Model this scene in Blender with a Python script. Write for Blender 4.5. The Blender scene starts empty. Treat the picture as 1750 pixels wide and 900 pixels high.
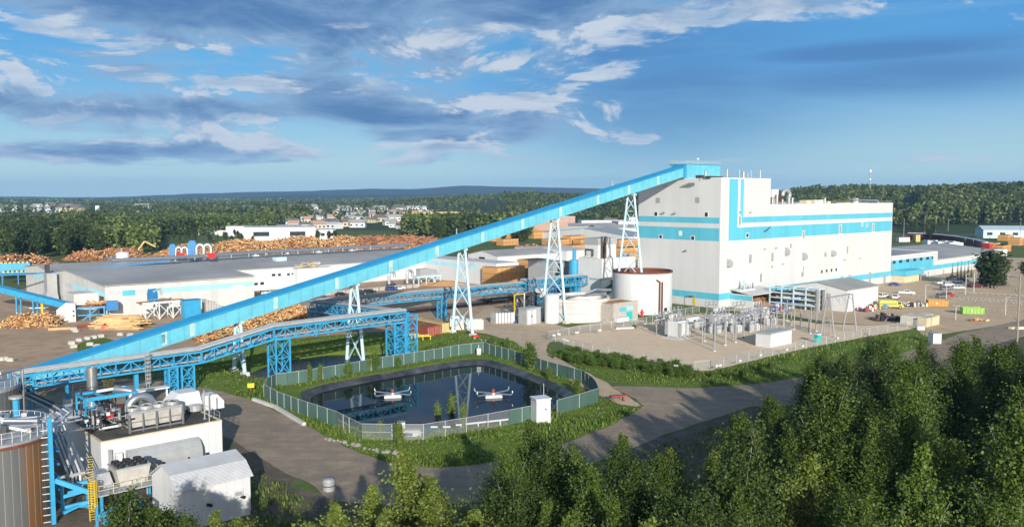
import bpy, math, random
import numpy as np
random.seed(7)
PI = math.pi
SC = bpy.context.scene
COL = SC.collection

# ------------------------------------------------------------------ survey of the place
# the photograph's viewing geometry (focal length in photo pixels, eye height, tilt) is used only to
# work out where on the real ground things stand
FPX, EYE = 1450.0, 38.0
PITCH = math.atan(115.0 / FPX)
CP, SP = math.cos(PITCH), math.sin(PITCH)

def G(px, py, z=0.0):
    k = (450 - py) / FPX
    dz = z - EYE
    Y = dz * (CP + k * SP) / (k * CP - SP)
    dep = Y * CP - dz * SP
    return np.array([(px - 875) / FPX * dep, Y, z])

def zrow(P, row):
    k = (450 - row) / FPX
    return EYE + P[1] * (k * CP - SP) / (CP + k * SP)

def along(P, d, px, z=None):
    """distance s so that P+s*d stands in photo column px"""
    kx = (px - 875) / FPX
    dz = (P[2] if z is None else z) - EYE
    return (kx * (P[1] * CP - dz * SP) - P[0]) / (d[0] - kx * d[1] * CP)

def project(P):
    dz = P[2] - EYE
    dep = P[1] * CP - dz * SP
    return 875 + FPX * P[0] / dep, 450 - FPX * (P[1] * SP + dz * CP) / dep

U = np.array([.74, .673, 0]); U /= np.linalg.norm(U)
N = np.array([-U[1], U[0], 0])
ROT = math.atan2(U[1], U[0])
ZUP = np.array([0, 0, 1.0])

def face_px(A, d, px, row, z0=10.0):
    """(distance along d from A, height) of the photo point (px,row) on the vertical wall through A along d"""
    z = z0
    for _ in range(6):
        s = along(A, d, px, z)
        z = zrow(A + s * d, row)
    return s, z

# ------------------------------------------------------------------ mesh builder
class MB:
    def __init__(s):
        s.v = []; s.f = []; s.m = []; s.mats = []
    def mi(s, mat):
        if mat not in s.mats: s.mats.append(mat)
        return s.mats.index(mat)
    def add(s, vs, fs, mat):
        o = len(s.v); i = s.mi(mat)
        s.v += [tuple(map(float, p)) for p in vs]
        for f in fs:
            s.f.append([o + k for k in f]); s.m.append(i)
        return s
    def box(s, x0, x1, y0, y1, z0, z1, mat):
        vs = [(x0,y0,z0),(x1,y0,z0),(x1,y1,z0),(x0,y1,z0),(x0,y0,z1),(x1,y0,z1),(x1,y1,z1),(x0,y1,z1)]
        return s.add(vs, [(0,3,2,1),(4,5,6,7),(0,1,5,4),(1,2,6,5),(2,3,7,6),(3,0,4,7)], mat)
    def rbox(s, c, hx, hy, hz, rot, mat, top=1.0):
        """box centred at c (bottom), half sizes, turned by rot about z, top face scaled"""
        cs, sn = math.cos(rot), math.sin(rot)
        vs = []
        for z, k in ((0, 1), (hz * 2, top)):
            for sx, sy in ((-1,-1),(1,-1),(1,1),(-1,1)):
                x, y = sx * hx * k, sy * hy * k
                vs.append((c[0] + x*cs - y*sn, c[1] + x*sn + y*cs, c[2] + z))
        return s.add(vs, [(0,3,2,1),(4,5,6,7),(0,1,5,4),(1,2,6,5),(2,3,7,6),(3,0,4,7)], mat)
    def beam(s, p, q, w, mat, h=None):
        p = np.array(p, float); q = np.array(q, float)
        h = w if h is None else h
        d = q - p; L = np.linalg.norm(d)
        if L < 1e-6: return s
        d /= L
        r = np.cross(d, ZUP)
        if np.linalg.norm(r) < 1e-3: r = np.array([1.0, 0, 0])
        r /= np.linalg.norm(r); u = np.cross(r, d)
        vs = []
        for e in (p, q):
            for a, b in ((-1,-1),(1,-1),(1,1),(-1,1)):
                vs.append(e + r*a*w/2 + u*b*h/2)
        return s.add(vs, [(0,1,2,3),(7,6,5,4),(0,4,5,1),(1,5,6,2),(2,6,7,3),(3,7,4,0)], mat)
    def tube(s, pts, r, mat, n=8, caps=True):
        pts = [np.array(p, float) for p in pts]
        rings = []; ref = None
        for i, p in enumerate(pts):
            if i == 0: d = pts[1] - p
            elif i == len(pts) - 1: d = p - pts[i-1]
            else:
                d = (pts[i+1] - p) / (np.linalg.norm(pts[i+1]-p)+1e-9) + (p - pts[i-1]) / (np.linalg.norm(p-pts[i-1])+1e-9)
            d = d / (np.linalg.norm(d) + 1e-9)
            if ref is None:
                ref = np.cross(d, ZUP)
                if np.linalg.norm(ref) < 1e-2: ref = np.array([1.0,0,0])
            a = ref - d * np.dot(ref, d); a /= np.linalg.norm(a) + 1e-9
            b = np.cross(d, a); ref = a
            rr = r[i] if isinstance(r, (list, tuple)) else r
            rings.append([p + rr*(a*math.cos(2*PI*k/n) + b*math.sin(2*PI*k/n)) for k in range(n)])
        vs = [v for R in rings for v in R]
        fs = []
        for i in range(len(pts)-1):
            for k in range(n):
                k2 = (k+1) % n
                fs.append((i*n+k, i*n+k2, (i+1)*n+k2, (i+1)*n+k))
        if caps:
            fs.append(tuple(range(n-1,-1,-1))); fs.append(tuple((len(pts)-1)*n+k for k in range(n)))
        return s.add(vs, fs, mat)
    def lathe(s, c, prof, mat, n=32, a0=0, a1=2*PI):
        vs = []; fs = []; full = abs(a1-a0-2*PI) < 1e-6
        m = n if full else n+1
        for r, z in prof:
            for k in range(m):
                a = a0 + (a1-a0)*k/n
                vs.append((c[0]+r*math.cos(a), c[1]+r*math.sin(a), c[2]+z))
        for i in range(len(prof)-1):
            for k in range(n):
                k2 = (k+1) % m
                fs.append((i*m+k, i*m+k2, (i+1)*m+k2, (i+1)*m+k))
        return s.add(vs, fs, mat)
    def prism(s, poly, z0, z1, mat, axis='z'):
        """poly of 2-D points pushed along an axis: 'z' (x,y), 'y' (x,z), 'x' (y,z)"""
        def mk(p, t):
            return (p[0],p[1],t) if axis=='z' else ((p[0],t,p[1]) if axis=='y' else (t,p[0],p[1]))
        n = len(poly)
        vs = [mk(p,z0) for p in poly] + [mk(p,z1) for p in poly]
        fs = [tuple(range(n-1,-1,-1)), tuple(range(n,2*n))]
        fs += [(k,(k+1)%n,n+(k+1)%n,n+k) for k in range(n)]
        return s.add(vs, fs, mat)
    def quad(s, a, b, c, d, mat): return s.add([a,b,c,d], [(0,1,2,3)], mat)
    def mesh(s, name, smooth=False):
        me = bpy.data.meshes.new(name)
        me.from_pydata(s.v, [], s.f)
        for m in s.mats: me.materials.append(m)
        me.polygons.foreach_set('material_index', s.m)
        if smooth:
            me.polygons.foreach_set('use_smooth', [True]*len(s.f))
        me.update()
        return me
    def build(s, name, parent=None, loc=None, rot=None, smooth=False):
        me = s.mesh(name, smooth)
        return link(name, me, parent, loc, rot)

def link(name, data, parent=None, loc=None, rot=None):
    o = bpy.data.objects.new(name, data); COL.objects.link(o)
    if parent is not None: o.parent = parent
    if loc is not None: o.location = [float(c) for c in loc]
    if rot is not None: o.rotation_euler = (0, 0, rot)
    return o

def tag(o, label=None, cat=None, group=None, kind=None):
    if label: o['label'] = label
    if cat: o['category'] = cat
    if group: o['group'] = group
    if kind: o['kind'] = kind
    return o

def thing(name, label, cat, loc=(0,0,0), rot=0.0, group=None):
    o = link(name, None, None, loc, rot)
    o.empty_display_size = 0.5
    return tag(o, label, cat, group)

def copy_tree(o, parent=None):
    c = o.copy(); COL.objects.link(c)
    if parent is not None: c.parent = parent
    for ch in list(o.children): copy_tree(ch, c)
    return c

def place(proto, used, loc, rot=0.0, scale=None, label=None, group=None):
    """first call uses the prototype itself, later ones copies of it and its parts"""
    o = proto if not used.get(proto.name) else copy_tree(proto)
    used[proto.name] = True
    o.location = [float(c) for c in loc]; o.rotation_euler = (0,0,rot)
    if scale is not None: o.scale = scale if isinstance(scale,(tuple,list)) else (scale,)*3
    if label: o['label'] = label
    if group: o['group'] = group
    return o
USED = {}

# ------------------------------------------------------------------ materials
def nd(nt, t, **kw):
    n = nt.nodes.new(t)
    for k, v in kw.items(): setattr(n, k, v)
    return n

def mat(name, col, rough=.6, metal=0.0, var=.12, scale=.35, streak=False, seam=0.0, seamdark=.82,
        bump=0.0, bscale=4.0, spec=.4, island=0.0, col2=None, fine=0.0):
    m = bpy.data.materials.new(name); m.use_nodes = True
    nt = m.node_tree; b = nt.nodes['Principled BSDF']; L = nt.links
    b.inputs['Roughness'].default_value = rough
    b.inputs['Metallic'].default_value = metal
    b.inputs['Specular IOR Level'].default_value = spec
    tc = nd(nt, 'ShaderNodeTexCoord')
    mp = nd(nt, 'ShaderNodeMapping'); L.new(tc.outputs['Object'], mp.inputs['Vector'])
    if streak: mp.inputs['Scale'].default_value = (1, 1, .07)
    nz = nd(nt, 'ShaderNodeTexNoise'); nz.inputs['Scale'].default_value = scale
    nz.inputs['Detail'].default_value = 5; nz.inputs['Roughness'].default_value = .62
    L.new(mp.outputs['Vector'], nz.inputs['Vector'])
    mr = nd(nt, 'ShaderNodeMapRange')
    mr.inputs[1].default_value = .3; mr.inputs[2].default_value = .7
    mr.inputs[3].default_value = 1 - var; mr.inputs[4].default_value = 1 + var * .6
    L.new(nz.outputs['Fac'], mr.inputs[0])
    fac = mr.outputs[0]
    base = None
    if col2 is not None:
        mx = nd(nt, 'ShaderNodeMix', data_type='RGBA'); mx.inputs[6].default_value = (*col, 1); mx.inputs[7].default_value = (*col2, 1)
        n2 = nd(nt, 'ShaderNodeTexNoise'); n2.inputs['Scale'].default_value = scale * .37; n2.inputs['Detail'].default_value = 6
        L.new(tc.outputs['Object'], n2.inputs['Vector'])
        r2 = nd(nt, 'ShaderNodeMapRange'); r2.inputs[1].default_value = .4; r2.inputs[2].default_value = .62
        L.new(n2.outputs['Fac'], r2.inputs[0]); L.new(r2.outputs[0], mx.inputs[0]); base = mx.outputs[2]
    if seam:
        sx = nd(nt, 'ShaderNodeSeparateXYZ'); L.new(tc.outputs['Object'], sx.inputs[0])
        a = nd(nt, 'ShaderNodeMath', operation='ADD'); L.new(sx.outputs[0], a.inputs[0]); L.new(sx.outputs[1], a.inputs[1])
        d = nd(nt, 'ShaderNodeMath', operation='DIVIDE'); L.new(a.outputs[0], d.inputs[0]); d.inputs[1].default_value = seam
        fr = nd(nt, 'ShaderNodeMath', operation='FRACT'); L.new(d.outputs[0], fr.inputs[0])
        lt = nd(nt, 'ShaderNodeMath', operation='LESS_THAN'); L.new(fr.outputs[0], lt.inputs[0]); lt.inputs[1].default_value = .16
        sm = nd(nt, 'ShaderNodeMapRange'); sm.inputs[3].default_value = 1; sm.inputs[4].default_value = seamdark
        L.new(lt.outputs[0], sm.inputs[0])
        mu = nd(nt, 'ShaderNodeMath', operation='MULTIPLY'); L.new(fac, mu.inputs[0]); L.new(sm.outputs[0], mu.inputs[1]); fac = mu.outputs[0]
    if fine:
        n3 = nd(nt, 'ShaderNodeTexNoise'); n3.inputs['Scale'].default_value = 3.1; n3.inputs['Detail'].default_value = 4
        L.new(tc.outputs['Object'], n3.inputs['Vector'])
        r3 = nd(nt, 'ShaderNodeMapRange'); r3.inputs[1].default_value = .3; r3.inputs[2].default_value = .7
        r3.inputs[3].default_value = 1 - fine; r3.inputs[4].default_value = 1 + fine; L.new(n3.outputs['Fac'], r3.inputs[0])
        mu = nd(nt, 'ShaderNodeMath', operation='MULTIPLY'); L.new(fac, mu.inputs[0]); L.new(r3.outputs[0], mu.inputs[1]); fac = mu.outputs[0]
    if island:
        ge = nd(nt, 'ShaderNodeNewGeometry')
        r4 = nd(nt, 'ShaderNodeMapRange'); r4.inputs[3].default_value = 1 - island; r4.inputs[4].default_value = 1 + island
        L.new(ge.outputs['Random Per Island'], r4.inputs[0])
        mu = nd(nt, 'ShaderNodeMath', operation='MULTIPLY'); L.new(fac, mu.inputs[0]); L.new(r4.outputs[0], mu.inputs[1]); fac = mu.outputs[0]
    vs = nd(nt, 'ShaderNodeVectorMath', operation='SCALE')
    if base is None: vs.inputs[0].default_value = col
    else: L.new(base, vs.inputs[0])
    L.new(fac, vs.inputs['Scale'])
    L.new(vs.outputs[0], b.inputs['Base Color'])
    if bump:
        bn = nd(nt, 'ShaderNodeTexNoise'); bn.inputs['Scale'].default_value = bscale; bn.inputs['Detail'].default_value = 5
        L.new(tc.outputs['Object'], bn.inputs['Vector'])
        bp = nd(nt, 'ShaderNodeBump'); bp.inputs['Strength'].default_value = bump; bp.inputs['Distance'].default_value = .15
        L.new(bn.outputs['Fac'], bp.inputs['Height']); L.new(bp.outputs[0], b.inputs['Normal'])
    return m

def foliage(name, col, col2, transl=.35, island=.45, objvar=.25, ns=.5):
    m = bpy.data.materials.new(name); m.use_nodes = True
    nt = m.node_tree; L = nt.links; nt.nodes.clear()
    out = nd(nt, 'ShaderNodeOutputMaterial')
    ge = nd(nt, 'ShaderNodeNewGeometry'); oi = nd(nt, 'ShaderNodeObjectInfo')
    mx = nd(nt, 'ShaderNodeMix', data_type='RGBA'); mx.inputs[6].default_value = (*col, 1); mx.inputs[7].default_value = (*col2, 1)
    tc = nd(nt, 'ShaderNodeTexCoord'); nz = nd(nt, 'ShaderNodeTexNoise'); nz.inputs['Scale'].default_value = ns; nz.inputs['Detail'].default_value = 3
    L.new(tc.outputs['Object'], nz.inputs['Vector'])
    r1 = nd(nt, 'ShaderNodeMapRange'); r1.inputs[1].default_value = .35; r1.inputs[2].default_value = .65; L.new(nz.outputs['Fac'], r1.inputs[0])
    L.new(r1.outputs[0], mx.inputs[0])
    r2 = nd(nt, 'ShaderNodeMapRange'); r2.inputs[3].default_value = 1 - island; r2.inputs[4].default_value = 1 + island
    L.new(ge.outputs['Random Per Island'], r2.inputs[0])
    r3 = nd(nt, 'ShaderNodeMapRange'); r3.inputs[3].default_value = 1 - objvar; r3.inputs[4].default_value = 1 + objvar
    L.new(oi.outputs['Random'], r3.inputs[0])
    mu = nd(nt, 'ShaderNodeMath', operation='MULTIPLY'); L.new(r2.outputs[0], mu.inputs[0]); L.new(r3.outputs[0], mu.inputs[1])
    vs = nd(nt, 'ShaderNodeVectorMath', operation='SCALE'); L.new(mx.outputs[2], vs.inputs[0]); L.new(mu.outputs[0], vs.inputs['Scale'])
    df = nd(nt, 'ShaderNodeBsdfPrincipled'); df.inputs['Roughness'].default_value = .5; df.inputs['Specular IOR Level'].default_value = .25
    L.new(vs.outputs[0], df.inputs['Base Color'])
    tr = nd(nt, 'ShaderNodeBsdfTranslucent'); vt = nd(nt, 'ShaderNodeVectorMath', operation='MULTIPLY'); vt.inputs[1].default_value = (1.15, 1.25, .55)
    L.new(vs.outputs[0], vt.inputs[0]); L.new(vt.outputs[0], tr.inputs['Color'])
    ms = nd(nt, 'ShaderNodeMixShader'); ms.inputs[0].default_value = transl
    L.new(df.outputs[0], ms.inputs[1]); L.new(tr.outputs[0], ms.inputs[2]); L.new(ms.outputs[0], out.inputs[0])
    return m

M = {}
M['white'] = mat('white_cladding', (.56,.56,.555), .45, var=.075, scale=.22, streak=True, seam=1.2, seamdark=.93)
M['whiteold'] = mat('weathered_white_cladding', (.57,.56,.535), .5, var=.14, scale=.3, streak=True, seam=.9, seamdark=.95)
M['panel'] = mat('white_wall_panels', (.61,.61,.60), .45, var=.08, scale=.3, streak=True, seam=1.0, seamdark=.94)
M['stripe'] = mat('turquoise_cladding', (.10,.43,.555), .45, var=.12, scale=.25, streak=True, seam=1.2, seamdark=.95)
M['stripepale'] = mat('faded_turquoise_paint', (.33,.68,.78), .5, var=.15, scale=.4, streak=True)
M['stripegrey'] = mat('faded_grey_paint', (.50,.51,.50), .6, var=.12, scale=.4)
M['convblue'] = mat('conveyor_blue', (.125,.44,.555), .42, var=.14, scale=.35, fine=.04, seam=3.05, seamdark=.90)
M['convroof'] = mat('conveyor_roof_blue', (.02,.24,.46), .5, var=.1, scale=.3)
M['blue'] = mat('blue_steel_paint', (.04,.31,.53), .45, var=.15, scale=.6)
M['deepblue'] = mat('deep_blue_steel_paint', (.02,.17,.40), .45, var=.15, scale=.6)
M['paleblue'] = mat('pale_blue_steel_paint', (.48,.66,.74), .5, var=.12, scale=.4)
M['patch'] = mat('pale_translucent_panel', (.36,.55,.52), .5, var=.25, scale=.9)
M['teal'] = mat('teal_paint', (.02,.45,.42), .5, var=.1)
M['roof'] = mat('grey_metal_roof', (.345,.335,.315), .6, var=.2, scale=.06, col2=(.41,.395,.365), fine=.06, seam=2.4, seamdark=.9)
M['roofdark'] = mat('dark_flat_roof', (.06,.058,.055), .8, var=.5, scale=.5, col2=(.13,.12,.11))
M['roofwhite'] = mat('pale_flat_roof', (.55,.545,.53), .7, var=.15, scale=.1)
M['roofslope'] = mat('pale_ribbed_roof', (.52,.52,.515), .4, var=.14, scale=.4, seam=.6, seamdark=.78)
M['greymetal'] = mat('galvanised_steel', (.42,.43,.43), .42, metal=.35, var=.18, scale=1.2)
M['silver'] = mat('bright_aluminium', (.52,.53,.54), .3, metal=.8, var=.12, scale=1.0)
M['darksteel'] = mat('dark_steel', (.05,.05,.055), .55, var=.3, scale=1.5)
M['black'] = mat('black_rubber', (.018,.018,.018), .7, var=.3)
M['louver'] = mat('grey_louvre', (.30,.30,.30), .55, var=.15, scale=2.0)
M['dark'] = mat('dark_opening', (.02,.021,.024), .5, var=.2)
M['glass'] = mat('dark_window_glass', (.03,.04,.05), .12, var=.2, spec=.7)
M['frame'] = mat('white_window_frame', (.66,.66,.64), .5, var=.05)
M['hood'] = mat('grey_sheet_metal', (.40,.405,.40), .45, metal=.2, var=.14, scale=.8)
M['concrete'] = mat('pale_concrete', (.56,.54,.50), .85, var=.16, scale=.3, bump=.15, streak=True)
M['concblock'] = mat('concrete_block', (.44,.42,.38), .9, var=.2, scale=1.0, bump=.2)
M['stucco'] = mat('pebble_stucco', (.42,.38,.33), .9, var=.15, scale=1.0, fine=.15)
M['rust'] = mat('rusty_red_steel', (.16,.05,.03), .8, var=.35, scale=1.0)
M['yellow'] = mat('safety_yellow', (.60,.42,.03), .45, var=.12)
M['lime'] = mat('lime_green_paint', (.22,.40,.07), .5, var=.12)
M['orange'] = mat('orange_paint', (.50,.23,.04), .55, var=.18, seam=.6, seamdark=.75)
M['rustred'] = mat('red_container_paint', (.30,.065,.035), .6, var=.2, scale=.5, seam=.35, seamdark=.8)
M['tan'] = mat('tan_container_paint', (.58,.43,.16), .6, var=.15, scale=.5, seam=.35, seamdark=.85)
M['cream'] = mat('cream_container_paint', (.62,.52,.34), .6, var=.15, scale=.5, seam=.35, seamdark=.85)
M['pale'] = mat('pale_container_paint', (.60,.56,.48), .6, var=.18, scale=.5, seam=.35, seamdark=.8)
M['carwhite'] = mat('white_car_paint', (.78,.78,.77), .25, var=.02, spec=.6)
M['cargrey'] = mat('grey_car_paint', (.22,.23,.24), .25, metal=.4, var=.03, spec=.6)
M['carblack'] = mat('black_car_paint', (.015,.015,.017), .22, var=.03, spec=.6)
M['carred'] = mat('red_car_paint', (.38,.02,.025), .25, var=.03, spec=.6)
M['carmaroon'] = mat('maroon_car_paint', (.12,.012,.02), .25, var=.03, spec=.6)
M['carblue'] = mat('blue_car_paint', (.02,.06,.25), .25, var=.03, spec=.6)
M['fireyellow'] = mat('lime_yellow_truck_paint', (.45,.43,.08), .35, var=.05)
M['wood'] = mat('sawn_lumber', (.50,.27,.10), .8, var=.2, scale=1.5, island=.22)
M['logend'] = mat('orange_log_bark', (.37,.16,.055), .85, var=.22, scale=.8, island=.55)
M['logbrown'] = mat('weathered_log_bark', (.27,.125,.07), .9, var=.22, scale=.8, island=.5)
M['logpale'] = mat('peeled_log', (.55,.36,.17), .8, var=.2, scale=.8, island=.35)
M['chips'] = mat('wood_chips', (.42,.22,.09), .9, var=.3, scale=2.0, bump=.3, fine=.2)
M['bark'] = mat('grey_poplar_bark', (.26,.24,.20), .85, var=.3, scale=2.0)
M['barkdark'] = mat('dark_bark', (.09,.07,.055), .9, var=.3, scale=2.0)
M['screen'] = mat('green_privacy_screen', (.07,.132,.108), .6, var=.2, scale=.35, fine=.08, streak=True)
M['postgrey'] = mat('galvanised_post', (.52,.54,.53), .45, metal=.3, var=.1)
M['ceramic'] = mat('grey_porcelain', (.30,.31,.33), .3, var=.1)
M['pole'] = mat('weathered_timber_pole', (.30,.26,.22), .85, var=.2, streak=True)
M['railcar'] = mat('dark_red_railcar_paint', (.13,.022,.022), .6, var=.25, scale=.4, seam=1.5, seamdark=.75)
M['redbright'] = mat('bright_red_paint', (.55,.03,.02), .5, var=.1)
M['tarp'] = mat('white_wrap', (.64,.64,.645), .4, var=.1, scale=.6)
M['rock'] = mat('pale_boulder', (.27,.25,.22), .9, var=.25, scale=1.0, bump=.3)
M['blueroof'] = mat('pale_blue_metal_roof', (.40,.50,.56), .5, var=.1)
M['brick'] = mat('pinkish_brick', (.42,.27,.21), .85, var=.15, scale=.4)
M['houseroof'] = mat('shingle_roof', (.17,.14,.125), .9, var=.2)
M['signyellow'] = mat('yellow_sign_paint', (.80,.62,.02), .5, var=.05)
M['brownmud'] = mat('rail_ballast', (.085,.07,.06), .95, var=.35, scale=.5, fine=.2)

def tank_metal():
    m = mat('stained_tank_cladding', (.19,.195,.19), .38, metal=.45, var=.2, scale=.5, streak=True)
    nt = m.node_tree; L = nt.links; b = nt.nodes['Principled BSDF']
    src = b.inputs['Base Color'].links[0].from_socket
    tc = nd(nt, 'ShaderNodeTexCoord'); sx = nd(nt, 'ShaderNodeSeparateXYZ'); L.new(tc.outputs['Object'], sx.inputs[0])
    at = nd(nt, 'ShaderNodeMath', operation='ARCTAN2'); L.new(sx.outputs[1], at.inputs[0]); L.new(sx.outputs[0], at.inputs[1])
    # rust running down one side of the tank (a stain with its own shape) and vertical cladding seams
    nz = nd(nt, 'ShaderNodeTexNoise'); nz.inputs['Scale'].default_value = 1.4; nz.inputs['Detail'].default_value = 6
    mp = nd(nt, 'ShaderNodeMapping'); mp.inputs['Scale'].default_value = (1,1,.12); L.new(tc.outputs['Object'], mp.inputs[0]); L.new(mp.outputs[0], nz.inputs['Vector'])
    ad = nd(nt, 'ShaderNodeMath', operation='MULTIPLY_ADD'); L.new(nz.outputs['Fac'], ad.inputs[0]); ad.inputs[1].default_value = .55; L.new(at.outputs[0], ad.inputs[2])
    dv = nd(nt, 'ShaderNodeMath', operation='ADD'); L.new(ad.outputs[0], dv.inputs[0]); dv.inputs[1].default_value = .62 - .27
    ab = nd(nt, 'ShaderNodeMath', operation='ABSOLUTE'); L.new(dv.outputs[0], ab.inputs[0])
    mr = nd(nt, 'ShaderNodeMapRange'); mr.inputs[1].default_value = .10; mr.inputs[2].default_value = .30; mr.inputs[3].default_value = .85; mr.inputs[4].default_value = 0
    L.new(ab.outputs[0], mr.inputs[0])
    mx = nd(nt, 'ShaderNodeMix', data_type='RGBA'); L.new(mr.outputs[0], mx.inputs[0]); L.new(src, mx.inputs[6]); mx.inputs[7].default_value = (.33,.13,.02,1)
    ml = nd(nt, 'ShaderNodeMath', operation='MULTIPLY'); L.new(at.outputs[0], ml.inputs[0]); ml.inputs[1].default_value = 46/(2*PI)
    fr = nd(nt, 'ShaderNodeMath', operation='FRACT'); L.new(ml.outputs[0], fr.inputs[0])
    lt = nd(nt, 'ShaderNodeMath', operation='LESS_THAN'); L.new(fr.outputs[0], lt.inputs[0]); lt.inputs[1].default_value = .10
    m2 = nd(nt, 'ShaderNodeMix', data_type='RGBA'); L.new(lt.outputs[0], m2.inputs[0]); L.new(mx.outputs[2], m2.inputs[6]); m2.inputs[7].default_value = (.36,.36,.33,1)
    L.new(m2.outputs[2], b.inputs['Base Color'])
    return m
M['tank'] = tank_metal()

def mesh_screen(name, col, alpha):
    m = bpy.data.materials.new(name); m.use_nodes = True
    nt = m.node_tree; L = nt.links; b = nt.nodes['Principled BSDF']; b.inputs['Base Color'].default_value = (*col,1); b.inputs['Roughness'].default_value = .6
    out = [n for n in nt.nodes if n.type == 'OUTPUT_MATERIAL'][0]
    tr = nd(nt, 'ShaderNodeBsdfTransparent'); ms = nd(nt, 'ShaderNodeMixShader'); ms.inputs[0].default_value = alpha
    L.new(tr.outputs[0], ms.inputs[1]); L.new(b.outputs[0], ms.inputs[2]); L.new(ms.outputs[0], out.inputs[0])
    return m
M['chainlink'] = mesh_screen('chain_link_mesh', (.42,.43,.42), .20)
# ------------------------------------------------------------------ camera, sun, sky, air
cam = bpy.data.cameras.new('camera'); camo = link('camera', cam, None, (0, 0, EYE))
camo.rotation_euler = (PI/2 - PITCH, 0, 0)
cam.sensor_width = 36; cam.lens = 36 * FPX / 1750
cam.clip_start = .5; cam.clip_end = 40000
SC.camera = camo

SUN_EL, SHADOW_AZ = math.radians(17.2), math.radians(-11.5)   # shadows run away from the viewer, a little to the left
to_sun = np.array([-math.sin(SHADOW_AZ)*math.cos(SUN_EL), -math.cos(SHADOW_AZ)*math.cos(SUN_EL), math.sin(SUN_EL)])
sl = bpy.data.lights.new('sun', 'SUN'); sl.energy = 5.0; sl.angle = math.radians(.53); sl.color = (1, .955, .875)
so = link('sun', sl, None, (0, 0, 200))
import mathutils
so.rotation_euler = mathutils.Vector(to_sun).to_track_quat('Z', 'Y').to_euler()

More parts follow.
